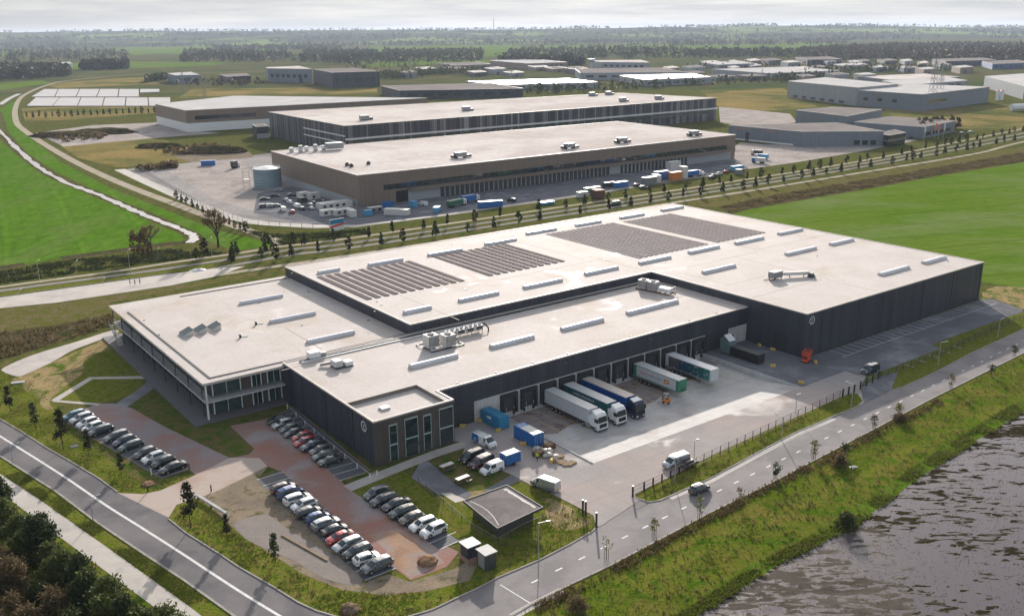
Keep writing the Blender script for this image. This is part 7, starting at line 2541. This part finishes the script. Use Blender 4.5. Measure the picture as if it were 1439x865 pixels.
# water tower and silos
q = G(831, 97)
t = thing('water_tower', 'round grey water tower beside the low grey hall', 'tower', (q.x, q.y, 0))
MB().cyl((0, 0, 0), (0, 0, 13), 2.6, None, 16).obj('stem', M_concwall, t)
MB().cyl((0, 0, 13), (0, 0, 15.5), 4, 7, 20).cyl((0, 0, 15.5), (0, 0, 19), 7, None, 20).obj('tank', M_lightclad, t)
q = G(1432, 156)
t = thing('silo_tank', 'white horizontal tank at the right edge of the picture', 'tank', (q.x, q.y, 0), .3)
MB().cyl((-9, 0, 3.4), (9, 0, 3.4), 3.0, None, 20).obj('shell', M_white, t)
MB().box(-7, -6, -2, 2, 0, 2).box(6, 7, -2, 2, 0, 2).obj('saddle', M_concwall, t)
for px, lb in (((1401, 141), 'left red and white silo at the right edge'), ((1407, 141), 'right red and white silo at the right edge')):
    q = G(*px)
    t = thing('silo', lb, 'silo', (q.x, q.y, 0))
    MB().cyl((0, 0, 0), (0, 0, 9), 1.8, None, 12).obj('shell', M_white, t)
    MB().cyl((0, 0, 9), (0, 0, 10.5), 1.8, .3, 12).obj('cone', M_redlift, t)
for i, (px, rx, hh) in enumerate((((95, 191), 22, 3.5), ((150, 187), 18, 4.0), ((300, 214), 16, 4.5), ((225, 207), 12, 3))):
    heap('rubble_heap', ['dark overgrown rubble heap on the building site, leftmost', 'dark rubble heap in the middle of the building site', 'brown earth heap behind the sandy lot', 'low brown earth heap left of the sandy lot'][i], 'heap', px, rx * .6, hh, M_reed, 30 + i, 2.2)

# ------------------------------------------------------------------ vegetation
LEAF = {k: leafmat(k, *v) for k, v in dict(
    dark_needle_foliage=((0.030, 0.046, 0.017), (0.05, 0.066, 0.024)), avenue_foliage=((0.022, 0.026, 0.013), (0.045, 0.038, 0.018)), olive_foliage=((0.035, 0.05, 0.014), (0.055, 0.065, 0.02)),
    brown_foliage=((0.12, 0.085, 0.04), (0.17, 0.125, 0.06)), russet_foliage=((0.14, 0.05, 0.016), (0.10, 0.06, 0.02)), yellow_foliage=((0.16, 0.15, 0.03), (0.10, 0.12, 0.025)), shrub_foliage=((0.06, 0.085, 0.02), (0.10, 0.115, 0.03)),
    grass_tufts=((0.11, 0.16, 0.014), (0.18, 0.175, 0.04)), dry_tufts=((0.19, 0.15, 0.065), (0.12, 0.09, 0.04)), far_wood_foliage=((0.026, 0.034, 0.018), (0.05, 0.05, 0.026)), far_brown_foliage=((0.06, 0.045, 0.028), (0.045, 0.048, 0.024))).items()}


def leaves(mb, pts, s0, s1, rr, up=.3):
    for c in pts:
        a = Vector((rr.gauss(0, 1), rr.gauss(0, 1), rr.gauss(0, 1) * .7 + up)).normalized()
        b = a.orthogonal().normalized()
        ang = rr.uniform(0, 6.28)
        b = (Matrix.Rotation(ang, 3, a) @ b)
        d = a.cross(b)
        s = rr.uniform(s0, s1)
        mb.add([c - b * s, c + d * s * .55, c + b * s, c - d * s * .55], [(0, 1, 2, 3)])


def crown_points(rr, n, prof, h0, h1, clumps, spread):
    """points in leaf clumps that fill an uneven envelope prof(t) -> radius"""
    out = []
    cl = []
    for _ in range(clumps):
        t = rr.random() ** .9
        r = prof(t) * math.sqrt(rr.uniform(.15, 1))
        a = rr.uniform(0, 6.283)
        cl.append(Vector((r * math.cos(a), r * math.sin(a), h0 + (h1 - h0) * t)))
    for _ in range(n):
        c = rr.choice(cl)
        out.append(c + Vector((rr.gauss(0, spread), rr.gauss(0, spread), rr.gauss(0, spread * .8))))
    return out


def young_tree(name, h, seed, leaf, n=420, rad=.95, clear=.24, size=(.14, .3), clumps=46, shape='cone'):
    rr = random.Random(seed)
    t = thing(name, '', 'tree')
    mb = MB()
    mb.cyl((0, 0, 0), (0, 0, h * .55), .07, .05, 6).cyl((0, 0, h * .55), (rr.uniform(-.1, .1), 0, h * .97), .05, .015, 5)
    for k in range(9):
        z = h * (clear + (.9 - clear) * k / 9)
        a = rr.uniform(0, 6.28)
        L = rad * (1.1 - k / 10)
        mb.cyl((0, 0, z), (L * math.cos(a), L * math.sin(a), z + .35), .025, .008, 4)
    mb.obj('trunk', M_bark, t)
    pf = (lambda q: rad * (1.05 - q) ** .8 * (.55 + .45 * min(1, q * 6))) if shape == 'cone' else (lambda q: rad * math.sin(math.pi * min(1, q * .93 + .05)) ** .6)
    lb = MB()
    leaves(lb, crown_points(rr, n, pf, h * clear, h, clumps, .2), size[0], size[1], rr)
    lb.obj('crown', LEAF[leaf], t)
    return t


# trees around the near car parks
NEAR = [((15, 578), (17, 541)), ((50, 601), (47, 563)), ((89, 630), (86, 575)), ((125, 641), (124, 603)), ((171, 665), (170, 634)), ((268, 741), (267, 677)), ((320, 757.5), (322, 722)), ((387, 790), (384, 748))]
NLB = ['at the far left of the verge', 'second from the left on the verge', 'in front of the upper car row end', 'in front of the dark green car', 'bushier one near the middle of the first car row', 'tallest, at the corner of the pink driveway', 'on the grass beside the wet mud', 'on the grass beside the muddy puddle end']
protoN = [young_tree('young_tree', 6.0, 100 + i, ['avenue_foliage', 'dark_needle_foliage', 'avenue_foliage'][i], 520, .95 + .1 * i) for i in range(3)]
for i, (b_, t_) in enumerate(NEAR):
    q = at(b_)
    h = top_z(*t_, q)
    src = protoN[i % 3]
    lb = 'dark narrow young tree ' + NLB[i]
    if i < 3:
        o = src
        o.location = (q.x, q.y, 0)
        o['label'] = lb
        o['group'] = 'young trees round the car parks'
        s = h / 6.0
        o.scale = (s, s, s)
    else:
        dup(src, (q.x, q.y, 0), i * 1.3, lb, 'young trees round the car parks', scale=h / 6.0)

# young roadside saplings along the bank
SAP = [((852, 784), (852, 755), 'yellow_foliage', 40), ((919, 751), (918, 735), 'yellow_foliage', 150), ((983, 729), (983, 697), 'yellow_foliage', 140), ((1039, 711), (1038, 686), 'brown_foliage', 120), ((1089, 672), (1087, 649), 'olive_foliage', 260), ((1143, 646), (1142, 619), 'yellow_foliage', 240),
       ((1186, 640), (1185, 622), 'dark_needle_foliage', 220), ((1228, 602), (1227, 584), 'olive_foliage', 160), ((1263, 584), (1262, 568), 'yellow_foliage', 220), ((1336, 547), (1337, 526), 'brown_foliage', 200), ((1393, 528), (1393, 512), 'dark_needle_foliage', 180), ((1425, 500), (1424, 485), 'olive_foliage', 200)]
for i, (b_, t_, lf, n) in enumerate(SAP):
    q = at(b_)
    h = max(top_z(*t_, q), 2.5)
    t = young_tree('sapling', h, 300 + i, lf, n, .75, .35, (.1, .22), 22, 'round')
    t.location = (q.x, q.y, 0)
    t['label'] = {'yellow_foliage': 'yellowing', 'brown_foliage': 'brown sparse', 'olive_foliage': 'olive green', 'dark_needle_foliage': 'dark green'}[lf] + ' roadside sapling, %s from the near end of the bank row' % ORD[i]
    t['group'] = 'saplings along the bank'
    MB().cyl((.3, 0, 0), (.3, 0, 1.4), .05, None, 6).cyl((-.3, 0, 0), (-.3, 0, 1.4), .05, None, 6).obj('stake', M_wood, t)

# the two avenue rows
protoA = [young_tree('avenue_tree', 5.6, 500 + i, ('avenue_foliage', 'dark_needle_foliage', 'avenue_foliage', 'olive_foliage', 'avenue_foliage')[i], (420, 480, 330, 380, 480)[i], (1.1, 1.35, 1.0, 1.25, 1.5)[i], (.2, .16, .3, .22, .14)[i], (.2, .42), (40, 44, 22, 30, 50)[i], 'round' if i in (3, 4) else 'cone') for i in range(5)]
used = [False] * 5


def place_av(q, h, label, grp, i):
    k = (i * 7 + i // 3) % 5
    if not used[k]:
        used[k] = True
        o = protoA[k]
        o.location, o.scale = (q.x, q.y, 0), (h / 5.6,) * 3
        o['label'], o['group'] = label, grp
    else:
        dup(protoA[k], (q.x, q.y, 0), i * 2.1, label, grp, scale=h / 5.6)


def along(px, step, start=0.0):
    pts = line_w(px)
    out, acc, nxt = [], 0.0, start
    for a, b in zip(pts, pts[1:]):
        a, b = Vector((*a, 0)), Vector((*b, 0))
        L = (b - a).length
        while nxt <= acc + L:
            out.append(a + (b - a) * ((nxt - acc) / L))
            nxt += step
        acc += L
    return out


rowN = [(330, 378), (406, 363), (500, 351), (760, 312), (1020, 271), (1220, 238), (1403, 204), (1500, 186)]
rowF = [(285, 366), (393, 352), (500, 337.5), (760, 298.5), (1020, 259.5), (1220, 227), (1403, 192), (1500, 174)]
k = 0
for rw, lb, st in ((rowN, 'dark young avenue tree in the near row, road side of the hall roof', 12.0), (rowF, 'dark young avenue tree in the far row, along the brown hall forecourt', 12.0)):
    grp = 'near row of avenue trees' if rw is rowN else 'far row of avenue trees'
    for q in along(rw, st, 5.0 if rw is rowN else 0):
        k += 1
        if rnd.random() < .09:
            continue
        place_av(q + Vector((rnd.uniform(-2, 2), rnd.uniform(-.7, .7), 0)), rnd.choice((rnd.uniform(4.6, 5.8), rnd.uniform(3.8, 6.2))) * (1.0 if rw is rowN else .95), lb, grp, k)
for px in ((288, 358), (333, 361), (374, 350), (373, 356), (412, 347), (410, 363), (368, 366), (326, 372)):
    k += 1
    place_av(at(px), rnd.uniform(4.5, 6), 'dark young tree on the grass around the track junction', 'young trees round the track junction', k)
for i in range(22):     # line of young trees by the film beds
    q = G(38 + i * 9.0, 166.5 - i * .35 + (i % 2) * .8)
    k += 1
    place_av(q, rnd.uniform(5, 7), 'young tree in the planted row below the white film covered beds', 'planted row below the film beds', k)
for i in range(14):
    q = G(248 + i * 7.5, 281 + i * 4.2 - .05 * i * i)
    k += 1
    place_av(q, rnd.uniform(3, 4.5), 'small young tree along the estate service track', 'young trees along the service track', k)


# bare and russet roadside trees
def branch_tree(name, label, px, h, seed, leaf, nleaf, lsize=(.18, .4), lean=0.0):
    rr = random.Random(seed)
    q = at(px)
    t = thing(name, label, 'tree', (q.x, q.y, 0))
    mb = MB()
    tips = []

    def grow(p, d, L, r, lvl):
        q2 = p + d * L
        mb.cyl(p, q2, r, r * .68, 6 if lvl < 2 else 4, cap=False)
        if lvl == 5:
            tips.append(q2)
            return
        if lvl >= 3:
            tips.append((p + q2) / 2)
        for k in range(3 if lvl else 4):
            nd = (d + Vector((rr.gauss(0, .5), rr.gauss(0, .5), rr.uniform(-.05, .35)))).normalized()
            grow(q2 - d * L * rr.uniform(0, .35), nd, L * rr.uniform(.62, .82), r * .6, lvl + 1)
    grow(Vector((0, 0, 0)), Vector((lean, 0, 1)).normalized(), h * .27, h * .028, 0)
    mb.obj('trunk', M_bark, t)
    pts = []
    for _ in range(nleaf):
        c = rr.choice(tips)
        pts.append(c + Vector((rr.gauss(0, .35), rr.gauss(0, .35), rr.gauss(0, .35))))
    lb = MB()
    leaves(lb, pts, *lsize, rr)
    lb.obj('crown', LEAF[leaf], t)
    return t


branch_tree('bare_tree', 'large half bare brown tree with twin trunks beside the ditch track', (307, 347), top_z(309, 278, at((307, 347))), 7, 'brown_foliage', 900)
branch_tree('bare_tree', 'bare twiggy tree with sparse leaves behind the wide road', (214, 358), top_z(213, 303, at((214, 358))), 12, 'brown_foliage', 1300)
t = young_tree('russet_shrub', 6.5, 77, 'russet_foliage', 900, 2.3, .05, (.2, .42), 60, 'round')
q = at((190, 355))
t.location = (q.x, q.y, 0)
tag(t, 'russet red leaved tree left of the bare twiggy tree', 'tree')
t = young_tree('russet_shrub', 5.0, 78, 'brown_foliage', 900, 2.6, .05, (.2, .42), 60, 'round')
q = at((203, 357))
t.location = (q.x, q.y, 0)
tag(t, 'brown bushy shrub between the russet tree and the bare tree', 'shrub')


# thicket at the lower left
def shrub(name, h, w, seed, leaf, n, size, clumps=70):
    rr = random.Random(seed)
    t = thing(name, '', 'shrub')
    mb = MB()
    for k in range(12):
        a = rr.uniform(0, 6.28)
        L = rr.uniform(.3, .8) * w
        mb.cyl((0, 0, 0), (L * math.cos(a), L * math.sin(a), h * rr.uniform(.6, 1.0)), .05, .012, 5)
    mb.obj('stems', M_bark, t)
    lb = MB()
    pts = crown_points(rr, n, lambda q: w * (1 - .75 * q ** 1.6) * (.75 + .25 * math.sin(q * 9 + seed)), .2, h * .93, clumps, .34)
    leaves(lb, pts, size[0], size[1], rr, .5)
    lb.obj('crown', LEAF[leaf], t)
    return t


protoS = [shrub('shrub', 5.2, 2.4, 900, 'shrub_foliage', 3600, (.12, .24)), shrub('shrub', 5.6, 2.2, 901, 'dark_needle_foliage', 3600, (.12, .24)), shrub('shrub', 4.6, 2.6, 902, 'shrub_foliage', 3600, (.12, .24)), shrub('brown_shrub', 4.4, 2.6, 903, 'brown_foliage', 3600, (.1, .2)), shrub('brown_shrub', 3.8, 2.3, 904, 'olive_foliage', 3000, (.1, .2))]
usedS = [False] * 5
DG = [(-42, 722), (-18, 740), (5, 757), (24, 776), (48, 793), (66, 812), (88, 828), (108, 846), (128, 862), (150, 880), (172, 897), (196, 915), (220, 934), (0, 727), (215, 905), (238, 925), (60, 785), (36, 800), (78, 836), (118, 872), (142, 900), (104, 868), (168, 925)]
BR = [(-60, 800), (-30, 812), (-4, 826), (22, 842), (48, 862), (74, 886), (-45, 845), (-12, 858), (14, 880), (42, 905), (96, 915), (-30, 890), (0, 915), (70, 935), (120, 945)]
for i, px in enumerate(DG + BR):
    kk = (i % 3) if i < len(DG) else (3 if i % 3 else 4)
    q = at((px[0] + 4 + rnd.uniform(-5, 5), px[1] - 6 + rnd.uniform(-4, 4)))
    lb, grp = ('dark green shrub in the dense thicket beside the cycle path', 'dark shrubs of the corner thicket') if kk < 3 else (('brown autumn shrub in the corner thicket', 'brown shrubs of the corner thicket') if kk == 3 else ('low olive shrub among the brown thicket', 'olive shrubs of the corner thicket'))
    s = rnd.uniform(.95, 1.35)
    if not usedS[kk]:
        usedS[kk] = True
        o = protoS[kk]
        o.location, o.scale = (q.x, q.y, 0), (s, s, s)
        o['label'], o['group'] = lb, grp
    else:
        dup(protoS[kk], (q.x, q.y, 0), rnd.uniform(0, 6), lb, grp, scale=s)
for px, hh, ww, lf, lb in (((1188, 742), 2.6, 1.9, 'olive_foliage', 'rounded green bush on the edge of the flooded field'), ((1180, 655), 2.0, 1.2, 'brown_foliage', 'dark low bush beside the dark sapling on the bank'), ((812, 858), 2.0, 1.8, 'brown_foliage', 'brown weedy bush at the lower end of the bank'), ((1265, 592), 1.3, 1.3, 'brown_foliage', 'dark weedy bush beneath the yellowing far sapling')):
    t = shrub('bank_bush', hh, ww, int(px[0]), lf, 1500, (.1, .22), 40)
    q = at(px)
    t.location = (q.x, q.y, 0)
    tag(t, lb, 'bush')


# rough grass, weeds and reeds as loose tufts
def in_poly(x, y, poly):
    c = False
    n = len(poly)
    for i in range(n):
        x1, y1 = poly[i]
        x2, y2 = poly[i - 1]
        if (y1 > y) != (y2 > y) and x < (x2 - x1) * (y - y1) / (y2 - y1) + x1:
            c = not c
    return c


def tufts(name, polys, n, s0, s1, leaf, seed, blades=3, clump=.5, label=None):
    rr = random.Random(seed)
    from mathutils import noise as nz
    mb = MB()
    ps = [[tuple(G(*p))[:2] for p in poly] for poly in polys]
    ar = [abs(sum(p[i][0] * p[i - 1][1] - p[i - 1][0] * p[i][1] for i in range(len(p)))) for p in ps]
    tot = sum(ar)
    for p, a in zip(ps, ar):
        xs, ys = [c[0] for c in p], [c[1] for c in p]
        m = int(n * a / tot)
        tries = 0
        while m > 0 and tries < n * 40:
            tries += 1
            x, y = rr.uniform(min(xs), max(xs)), rr.uniform(min(ys), max(ys))
            if not in_poly(x, y, p) or nz.noise(Vector((x * .16, y * .16, seed))) < rr.uniform(-.5, .6) * clump:
                continue
            m -= 1
            for _ in range(blades):
                a_ = rr.uniform(0, 6.283)
                s = rr.uniform(s0, s1)
                dx, dy = math.cos(a_), math.sin(a_)
                lx, ly = rr.gauss(0, .35) * s, rr.gauss(0, .35) * s
                w = s * .28
                ox, oy = x + rr.gauss(0, s * .4), y + rr.gauss(0, s * .4)
                mb.add([(ox - dx * w, oy - dy * w, 0), (ox + dx * w, oy + dy * w, 0), (ox + lx + dx * w * .3, oy + ly + dy * w * .3, s), (ox + lx - dx * w * .4, oy + ly - dy * w * .4, s * .8)], [(0, 1, 2, 3)])
    o = mb.obj(name, LEAF[leaf])
    return tag(o, label, 'grass', None, 'stuff')


BANK = [(640, 910), (747, 851), (804, 822), (860, 796), (998, 723), (1088, 679), (1220, 610), (1439, 498), (1439, 575), (1362, 620), (1295, 664), (1201, 733), (1100, 784), (975, 862), (900, 905)]
SV1 = [(0, 590), (64, 629), (139, 673), (170, 694), (225, 688), (270, 666), (226, 673), (136, 620), (88, 592), (75, 565), (45, 540), (0, 520)]
SV2 = [(237, 727), (262, 748), (335, 795), (419, 845), (480, 866), (560, 868), (643, 838), (690, 813), (655, 815), (590, 832), (500, 832), (425, 808), (372, 774), (330, 748), (290, 712), (262, 708)]
SV3 = [(700, 809), (757, 785), (833, 745), (834, 728), (800, 708), (768, 692), (745, 690), (768, 715), (735, 745), (690, 772)]
SV4 = [(900, 699), (925, 701), (998, 670), (1116, 606), (1205, 568), (1196, 555), (1100, 597), (1000, 643)]
VG = [(0, 643), (78, 692), (190, 773), (260, 819), (345, 878), (320, 890), (255, 842), (183, 790), (53, 699), (0, 664)]
tufts('rough_grass', [BANK], 5000, .08, .2, 'grass_tufts', 1, label='rough grass growing over the bank')
tufts('verge_tufts', [SV1, SV2, SV3, SV4], 8000, .08, .24, 'grass_tufts', 2, label='grass tufts on the site verges')
tufts('road_verge_tufts', [VG], 6000, .08, .22, 'grass_tufts', 3, clump=.2, label='short grass on the strip beside the cycle path')
tufts('dry_weeds', [BANK, SV3, SV4, SV2], 1300, .2, .45, 'dry_tufts', 4, clump=1.0, label='dry brown weeds scattered over bank and verges')
tufts('kerb_weeds', [[(747, 850), (860, 795), (998, 722), (1220, 609), (1320, 560), (1325, 566), (1225, 617), (1003, 731), (866, 806), (755, 862)]], 2200, .2, .55, 'brown_foliage', 5, clump=1.4, label='dark weeds along the bank kerb')
tufts('bank_foot_grass', [[(x - 16, y - 10) for x, y in FLD[:10]] + [(x + 3, y + 1) for x, y in FLD[:10]][::-1]], 4000, .2, .45, 'grass_tufts', 6, clump=.3, label='lush grass along the edge of the flooded field')
tufts('reeds', [[(1010, 291), (1090, 274), (1220, 252), (1372, 226), (1500, 203), (1600, 200), (1439, 226), (1327, 243), (1220, 262), (1130, 277), (1055, 290)], [(-60, 485), (0, 466), (90, 455), (157, 441), (165, 455), (100, 475), (40, 494), (0, 505), (-60, 520)]], 8000, .3, .9, 'dry_tufts', 7, clump=.7, label='brown reeds along the ditches')
tufts('ditch_weeds', [[(-60, 398), (0, 382), (90, 366), (160, 360), (240, 350), (320, 356), (240, 366), (160, 376), (90, 386), (0, 398)], [(400, 330), (520, 322), (520, 328), (400, 344), (330, 322)]], 3500, .3, .8, 'olive_foliage', 8, clump=.9, label='weeds along the far ditch and road edges')
tufts('flood_stubble', [[(985, 866), (1100, 793), (1201, 743), (1295, 673), (1362, 629), (1439, 583), (1439, 865)]], 2600, .06, .16, 'far_brown_foliage', 9, clump=2.4, blades=2, label='dark stubble standing out of the flooded field')


# far woods, hedges and tree clumps
def wood(name, polys, n, h0, h1, leaf, seed, label, w=.55):
    """trees far off: each an uneven tuft of leaf faces round a stem, merged as one wood"""
    rr = random.Random(seed)
    mb = MB()
    ps = [[tuple(G(*p))[:2] for p in poly] for poly in polys]
    per = [max(3, n // len(ps))] * len(ps)
    for p, m in zip(ps, per):
        xs, ys = [c[0] for c in p], [c[1] for c in p]
        tries = 0
        while m > 0 and tries < 40000:
            tries += 1
            x, y = rr.uniform(min(xs), max(xs)), rr.uniform(min(ys), max(ys))
            if not in_poly(x, y, p):
                continue
            m -= 1
            h = rr.uniform(h0, h1)
            r = h * w * rr.uniform(.7, 1.2) * .6
            for k in range(10):
                z = h * rr.uniform(.12, 1)
                q = r * math.sin(math.pi * min(.97, .12 + .86 * z / h)) ** .7
                a = rr.uniform(0, 6.283)
                c = Vector((x + q * math.cos(a) * .7, y + q * math.sin(a) * .7, z))
                leaves(mb, [c], r * .45, r * .95, rr, .4)
    o = mb.obj(name, LEAF[leaf])
    return tag(o, label, 'trees', None, 'stuff')


wood('dark_wood', [[(-60, 118), (0, 113), (70, 110), (100, 107), (98, 102), (40, 99), (-60, 102)]], 900, 13, 20, 'far_wood_foliage', 41, 'dense dark wood at the left edge')
BELTS = [[(-100, 90), (60, 89), (180, 86), (180, 75), (60, 72), (-100, 74)], [(57, 68), (186, 66), (186, 60), (57, 60)], [(207, 67), (300, 66), (300, 59), (207, 60)], [(253, 88), (380, 88), (420, 86), (400, 76), (260, 74)], [(420, 88), (500, 92), (535, 88), (530, 76), (430, 76)], [(533, 89), (676, 88), (680, 74), (540, 74)],
         [(690, 85), (830, 86), (910, 83), (960, 84), (960, 71), (840, 70), (725, 72)], [(960, 82), (1130, 82), (1190, 80), (1190, 75), (960, 75)], [(300, 72), (480, 72), (480, 66), (300, 66)], [(480, 66), (960, 64), (960, 57), (480, 58)], [(115, 99), (180, 97), (180, 95), (115, 97)], [(700, 92), (820, 92), (820, 89), (700, 89)], [(0, 64), (300, 63), (480, 61), (480, 57), (0, 60)], [(940, 66), (1190, 64), (1190, 57), (940, 57)]]
wood('far_tree_belts', BELTS, 6500, 13, 21, 'far_wood_foliage', 42, 'belts of trees between the far fields')
wood('right_wood', [[(1130, 86), (1260, 85), (1350, 88), (1560, 92), (1560, 70), (1350, 66), (1200, 69), (1130, 74)]], 3000, 13, 22, 'far_brown_foliage', 43, 'wide brown wood on the right horizon')
from mathutils import noise as nz_


def hill_wood():
    rr = random.Random(44)
    mb = MB()
    n = 0
    while n < 2600:
        px, Y = rr.uniform(-120, 1560), rr.uniform(5200, 9500)
        X = (px - CX) / FPX / math.cos(PITCH) * Y
        if nz_.noise(Vector((X * .0012, Y * .0022, 3))) < rr.uniform(0, .2):
            continue
        n += 1
        h = rr.uniform(15, 27)
        z0 = hill_z(X, Y)
        for k in range(7):
            c = Vector((X + rr.gauss(0, 6), Y + rr.gauss(0, 6), z0 + h * rr.uniform(.15, .95)))
            leaves(mb, [c], 5, 9, rr, .4)
    tag(mb.obj('hill_woods', LEAF['far_wood_foliage']), 'hazy woods along the whole horizon', 'trees', None, 'stuff')


hill_wood()
wood('estate_tree_belt', [[(735, 133), (830, 130), (960, 122), (1100, 117), (1230, 106), (1225, 103), (1090, 112), (960, 117), (830, 125), (740, 128)], [(580, 107), (700, 104), (700, 101), (590, 103)], [(1130, 106), (1340, 100), (1340, 97), (1130, 101)], [(205, 117), (235, 112), (235, 110), (205, 113)], [(440, 108), (560, 112), (600, 108), (560, 106)]], 1100, 6, 11, 'olive_foliage', 45, 'rows of estate trees between the far halls')
wood('scattered_trees', [[(250, 120), (340, 122), (380, 117), (260, 112)], [(480, 98), (640, 100), (640, 93), (500, 90)], [(960, 100), (1100, 94), (1100, 90), (960, 94)], [(1290, 192), (1345, 182), (1345, 178), (1290, 184)], [(1120, 96), (1300, 100), (1300, 94), (1120, 91)]], 400, 5, 10, 'far_brown_foliage', 46, 'scattered trees among the far buildings')
wood('site_scrub', [[(70, 192), (130, 186), (150, 195), (90, 200)], [(215, 213), (300, 206), (340, 212), (250, 218)], [(190, 238), (250, 232), (250, 236), (200, 241)]], 180, 1.5, 3.2, 'brown_foliage', 47, 'brown scrub on the estate wasteland', w=1.2)


# ------------------------------------------------------------------ air, light, camera

me = bpy.data.meshes.new('haze')
b_ = MB().box(-27500, 27500, -1300, 27500, -4, 135)
me.from_pydata(b_.v, [], b_.f)
hz = bpy.data.objects.new('haze', me)
COL.objects.link(hz)
hz['kind'] = 'stuff'
m = bpy.data.materials.new('haze_air')
m.use_nodes = True
nt = m.node_tree
nt.nodes.remove(nt.nodes['Principled BSDF'])
pv = nt.nodes.new('ShaderNodeVolumePrincipled')
pv.inputs['Color'].default_value = (0.70, 0.81, 1.0, 1)
pv.inputs['Density'].default_value = 0.000046
pv.inputs['Anisotropy'].default_value = 0.1
nt.links.new(pv.outputs[0], nt.nodes['Material Output'].inputs['Volume'])
me.materials.append(m)

SUN_EL, SUN_AZ = math.radians(16.8), math.radians(2.5)
w = bpy.data.worlds.new('World')
sc.world = w
w.use_nodes = True
nt = w.node_tree
N, L = nt.nodes, nt.links
bg = N['Background']
sky = N.new('ShaderNodeTexSky')
sky.sky_type = 'NISHITA'
sky.sun_disc = False
sky.sun_elevation = SUN_EL
sky.sun_rotation = SUN_AZ
sky.air_density = 1.0
sky.dust_density = 2.2
sky.ozone_density = 1.0
# thin broken cloud: a procedural layer high in the sky
tc = N.new('ShaderNodeTexCoord')
mp = N.new('ShaderNodeMapping')
mp.inputs['Scale'].default_value = (1.0, 1.0, 16.0)
L.new(tc.outputs['Generated'], mp.inputs[0])
nz = N.new('ShaderNodeTexNoise')
nz.inputs['Scale'].default_value = 5.0
nz.inputs['Detail'].default_value = 8
nz.inputs['Roughness'].default_value = .6
L.new(mp.outputs[0], nz.inputs['Vector'])
mr = N.new('ShaderNodeMapRange')
mr.inputs['From Min'].default_value = .4
mr.inputs['From Max'].default_value = .62
L.new(nz.outputs['Fac'], mr.inputs['Value'])
hs = N.new('ShaderNodeHueSaturation')
hs.inputs['Saturation'].default_value = .65
hs.inputs['Value'].default_value = 1.0
L.new(sky.outputs[0], hs.inputs['Color'])
hc = N.new('ShaderNodeHueSaturation')
hc.inputs['Saturation'].default_value = .3
hc.inputs['Value'].default_value = 1.35
L.new(sky.outputs[0], hc.inputs['Color'])
mx = N.new('ShaderNodeMix')
mx.data_type = 'RGBA'
L.new(mr.outputs[0], mx.inputs[0])
L.new(hs.outputs[0], mx.inputs[6])
L.new(hc.outputs[0], mx.inputs[7])
# a low bank of grey cloud along the horizon
sp = N.new('ShaderNodeSeparateXYZ')
L.new(tc.outputs['Generated'], sp.inputs[0])
hb = N.new('ShaderNodeMapRange')
hb.interpolation_type = 'SMOOTHSTEP'
hb.inputs['From Min'].default_value = .16
hb.inputs['From Max'].default_value = .03
L.new(sp.outputs[2], hb.inputs['Value'])
gc = N.new('ShaderNodeMix')
gc.data_type = 'RGBA'
L.new(mr.outputs[0], gc.inputs[0])
gc.inputs[6].default_value = (3.0, 3.02, 3.05, 1)
gc.inputs[7].default_value = (4.0, 3.9, 3.76, 1)
bm_ = N.new('ShaderNodeMix')
bm_.data_type = 'RGBA'
L.new(hb.outputs[0], bm_.inputs[0])
L.new(mx.outputs[2], bm_.inputs[6])
vn = N.new('ShaderNodeVectorMath')
vn.operation = 'DOT_PRODUCT'
L.new(tc.outputs['Generated'], vn.inputs[0])
vn.inputs[1].default_value = (math.sin(SUN_AZ), math.cos(SUN_AZ), 0)
gl = N.new('ShaderNodeMapRange')      # the cloud bank is brighter below the sun
gl.inputs['From Min'].default_value = .86
gl.inputs['From Max'].default_value = 1.0
gl.inputs['To Min'].default_value = .97
gl.inputs['To Max'].default_value = 1.16
L.new(vn.outputs['Value'], gl.inputs['Value'])
gs = N.new('ShaderNodeVectorMath')
gs.operation = 'SCALE'
L.new(gc.outputs[2], gs.inputs[0])
L.new(gl.outputs[0], gs.inputs['Scale'])
L.new(gs.outputs[0], bm_.inputs[7])
L.new(bm_.outputs[2], bg.inputs['Color'])
bg.inputs['Strength'].default_value = 0.13

sl = bpy.data.lights.new('sun', 'SUN')
sl.energy = 4.7
sl.angle = math.radians(0.6)
sl.color = (1.0, .92, .84)
so_ = bpy.data.objects.new('sun', sl)
COL.objects.link(so_)
sdir = Vector((math.sin(SUN_AZ) * math.cos(SUN_EL), math.cos(SUN_AZ) * math.cos(SUN_EL), math.sin(SUN_EL)))
so_.rotation_euler = sdir.to_track_quat('Z', 'Y').to_euler()
so_.location = (0, 0, 60)

cam = bpy.data.cameras.new('camera')
cam.sensor_fit = 'HORIZONTAL'
cam.sensor_width = 36.0
cam.lens = FPX / 1439 * 36.0
cam.clip_start, cam.clip_end = 1.0, 60000
co = bpy.data.objects.new('camera', cam)
COL.objects.link(co)
co.location = (0, 0, CAMH)
right = Vector((1, 0, 0))
c_, s_ = math.cos(ROLL), math.sin(ROLL)
# image axes turned by the small roll
rx = right * c_ - UPV * s_
ry = right * s_ + UPV * c_
rot = Matrix((rx, ry, -FWD)).transposed()
co.rotation_euler = rot.to_euler()
sc.camera = co

sc.render.engine = 'CYCLES'
cy = sc.cycles
cy.use_denoising = True
cy.max_bounces = 5
cy.diffuse_bounces = 2
cy.glossy_bounces = 3
cy.transmission_bounces = 2
cy.volume_bounces = 0
cy.transparent_max_bounces = 4
cy.sample_clamp_indirect = 4
sc.view_settings.view_transform = 'Standard'
sc.view_settings.look = 'None'
sc.view_settings.exposure = 0.66
sc.view_settings.gamma = 1.0
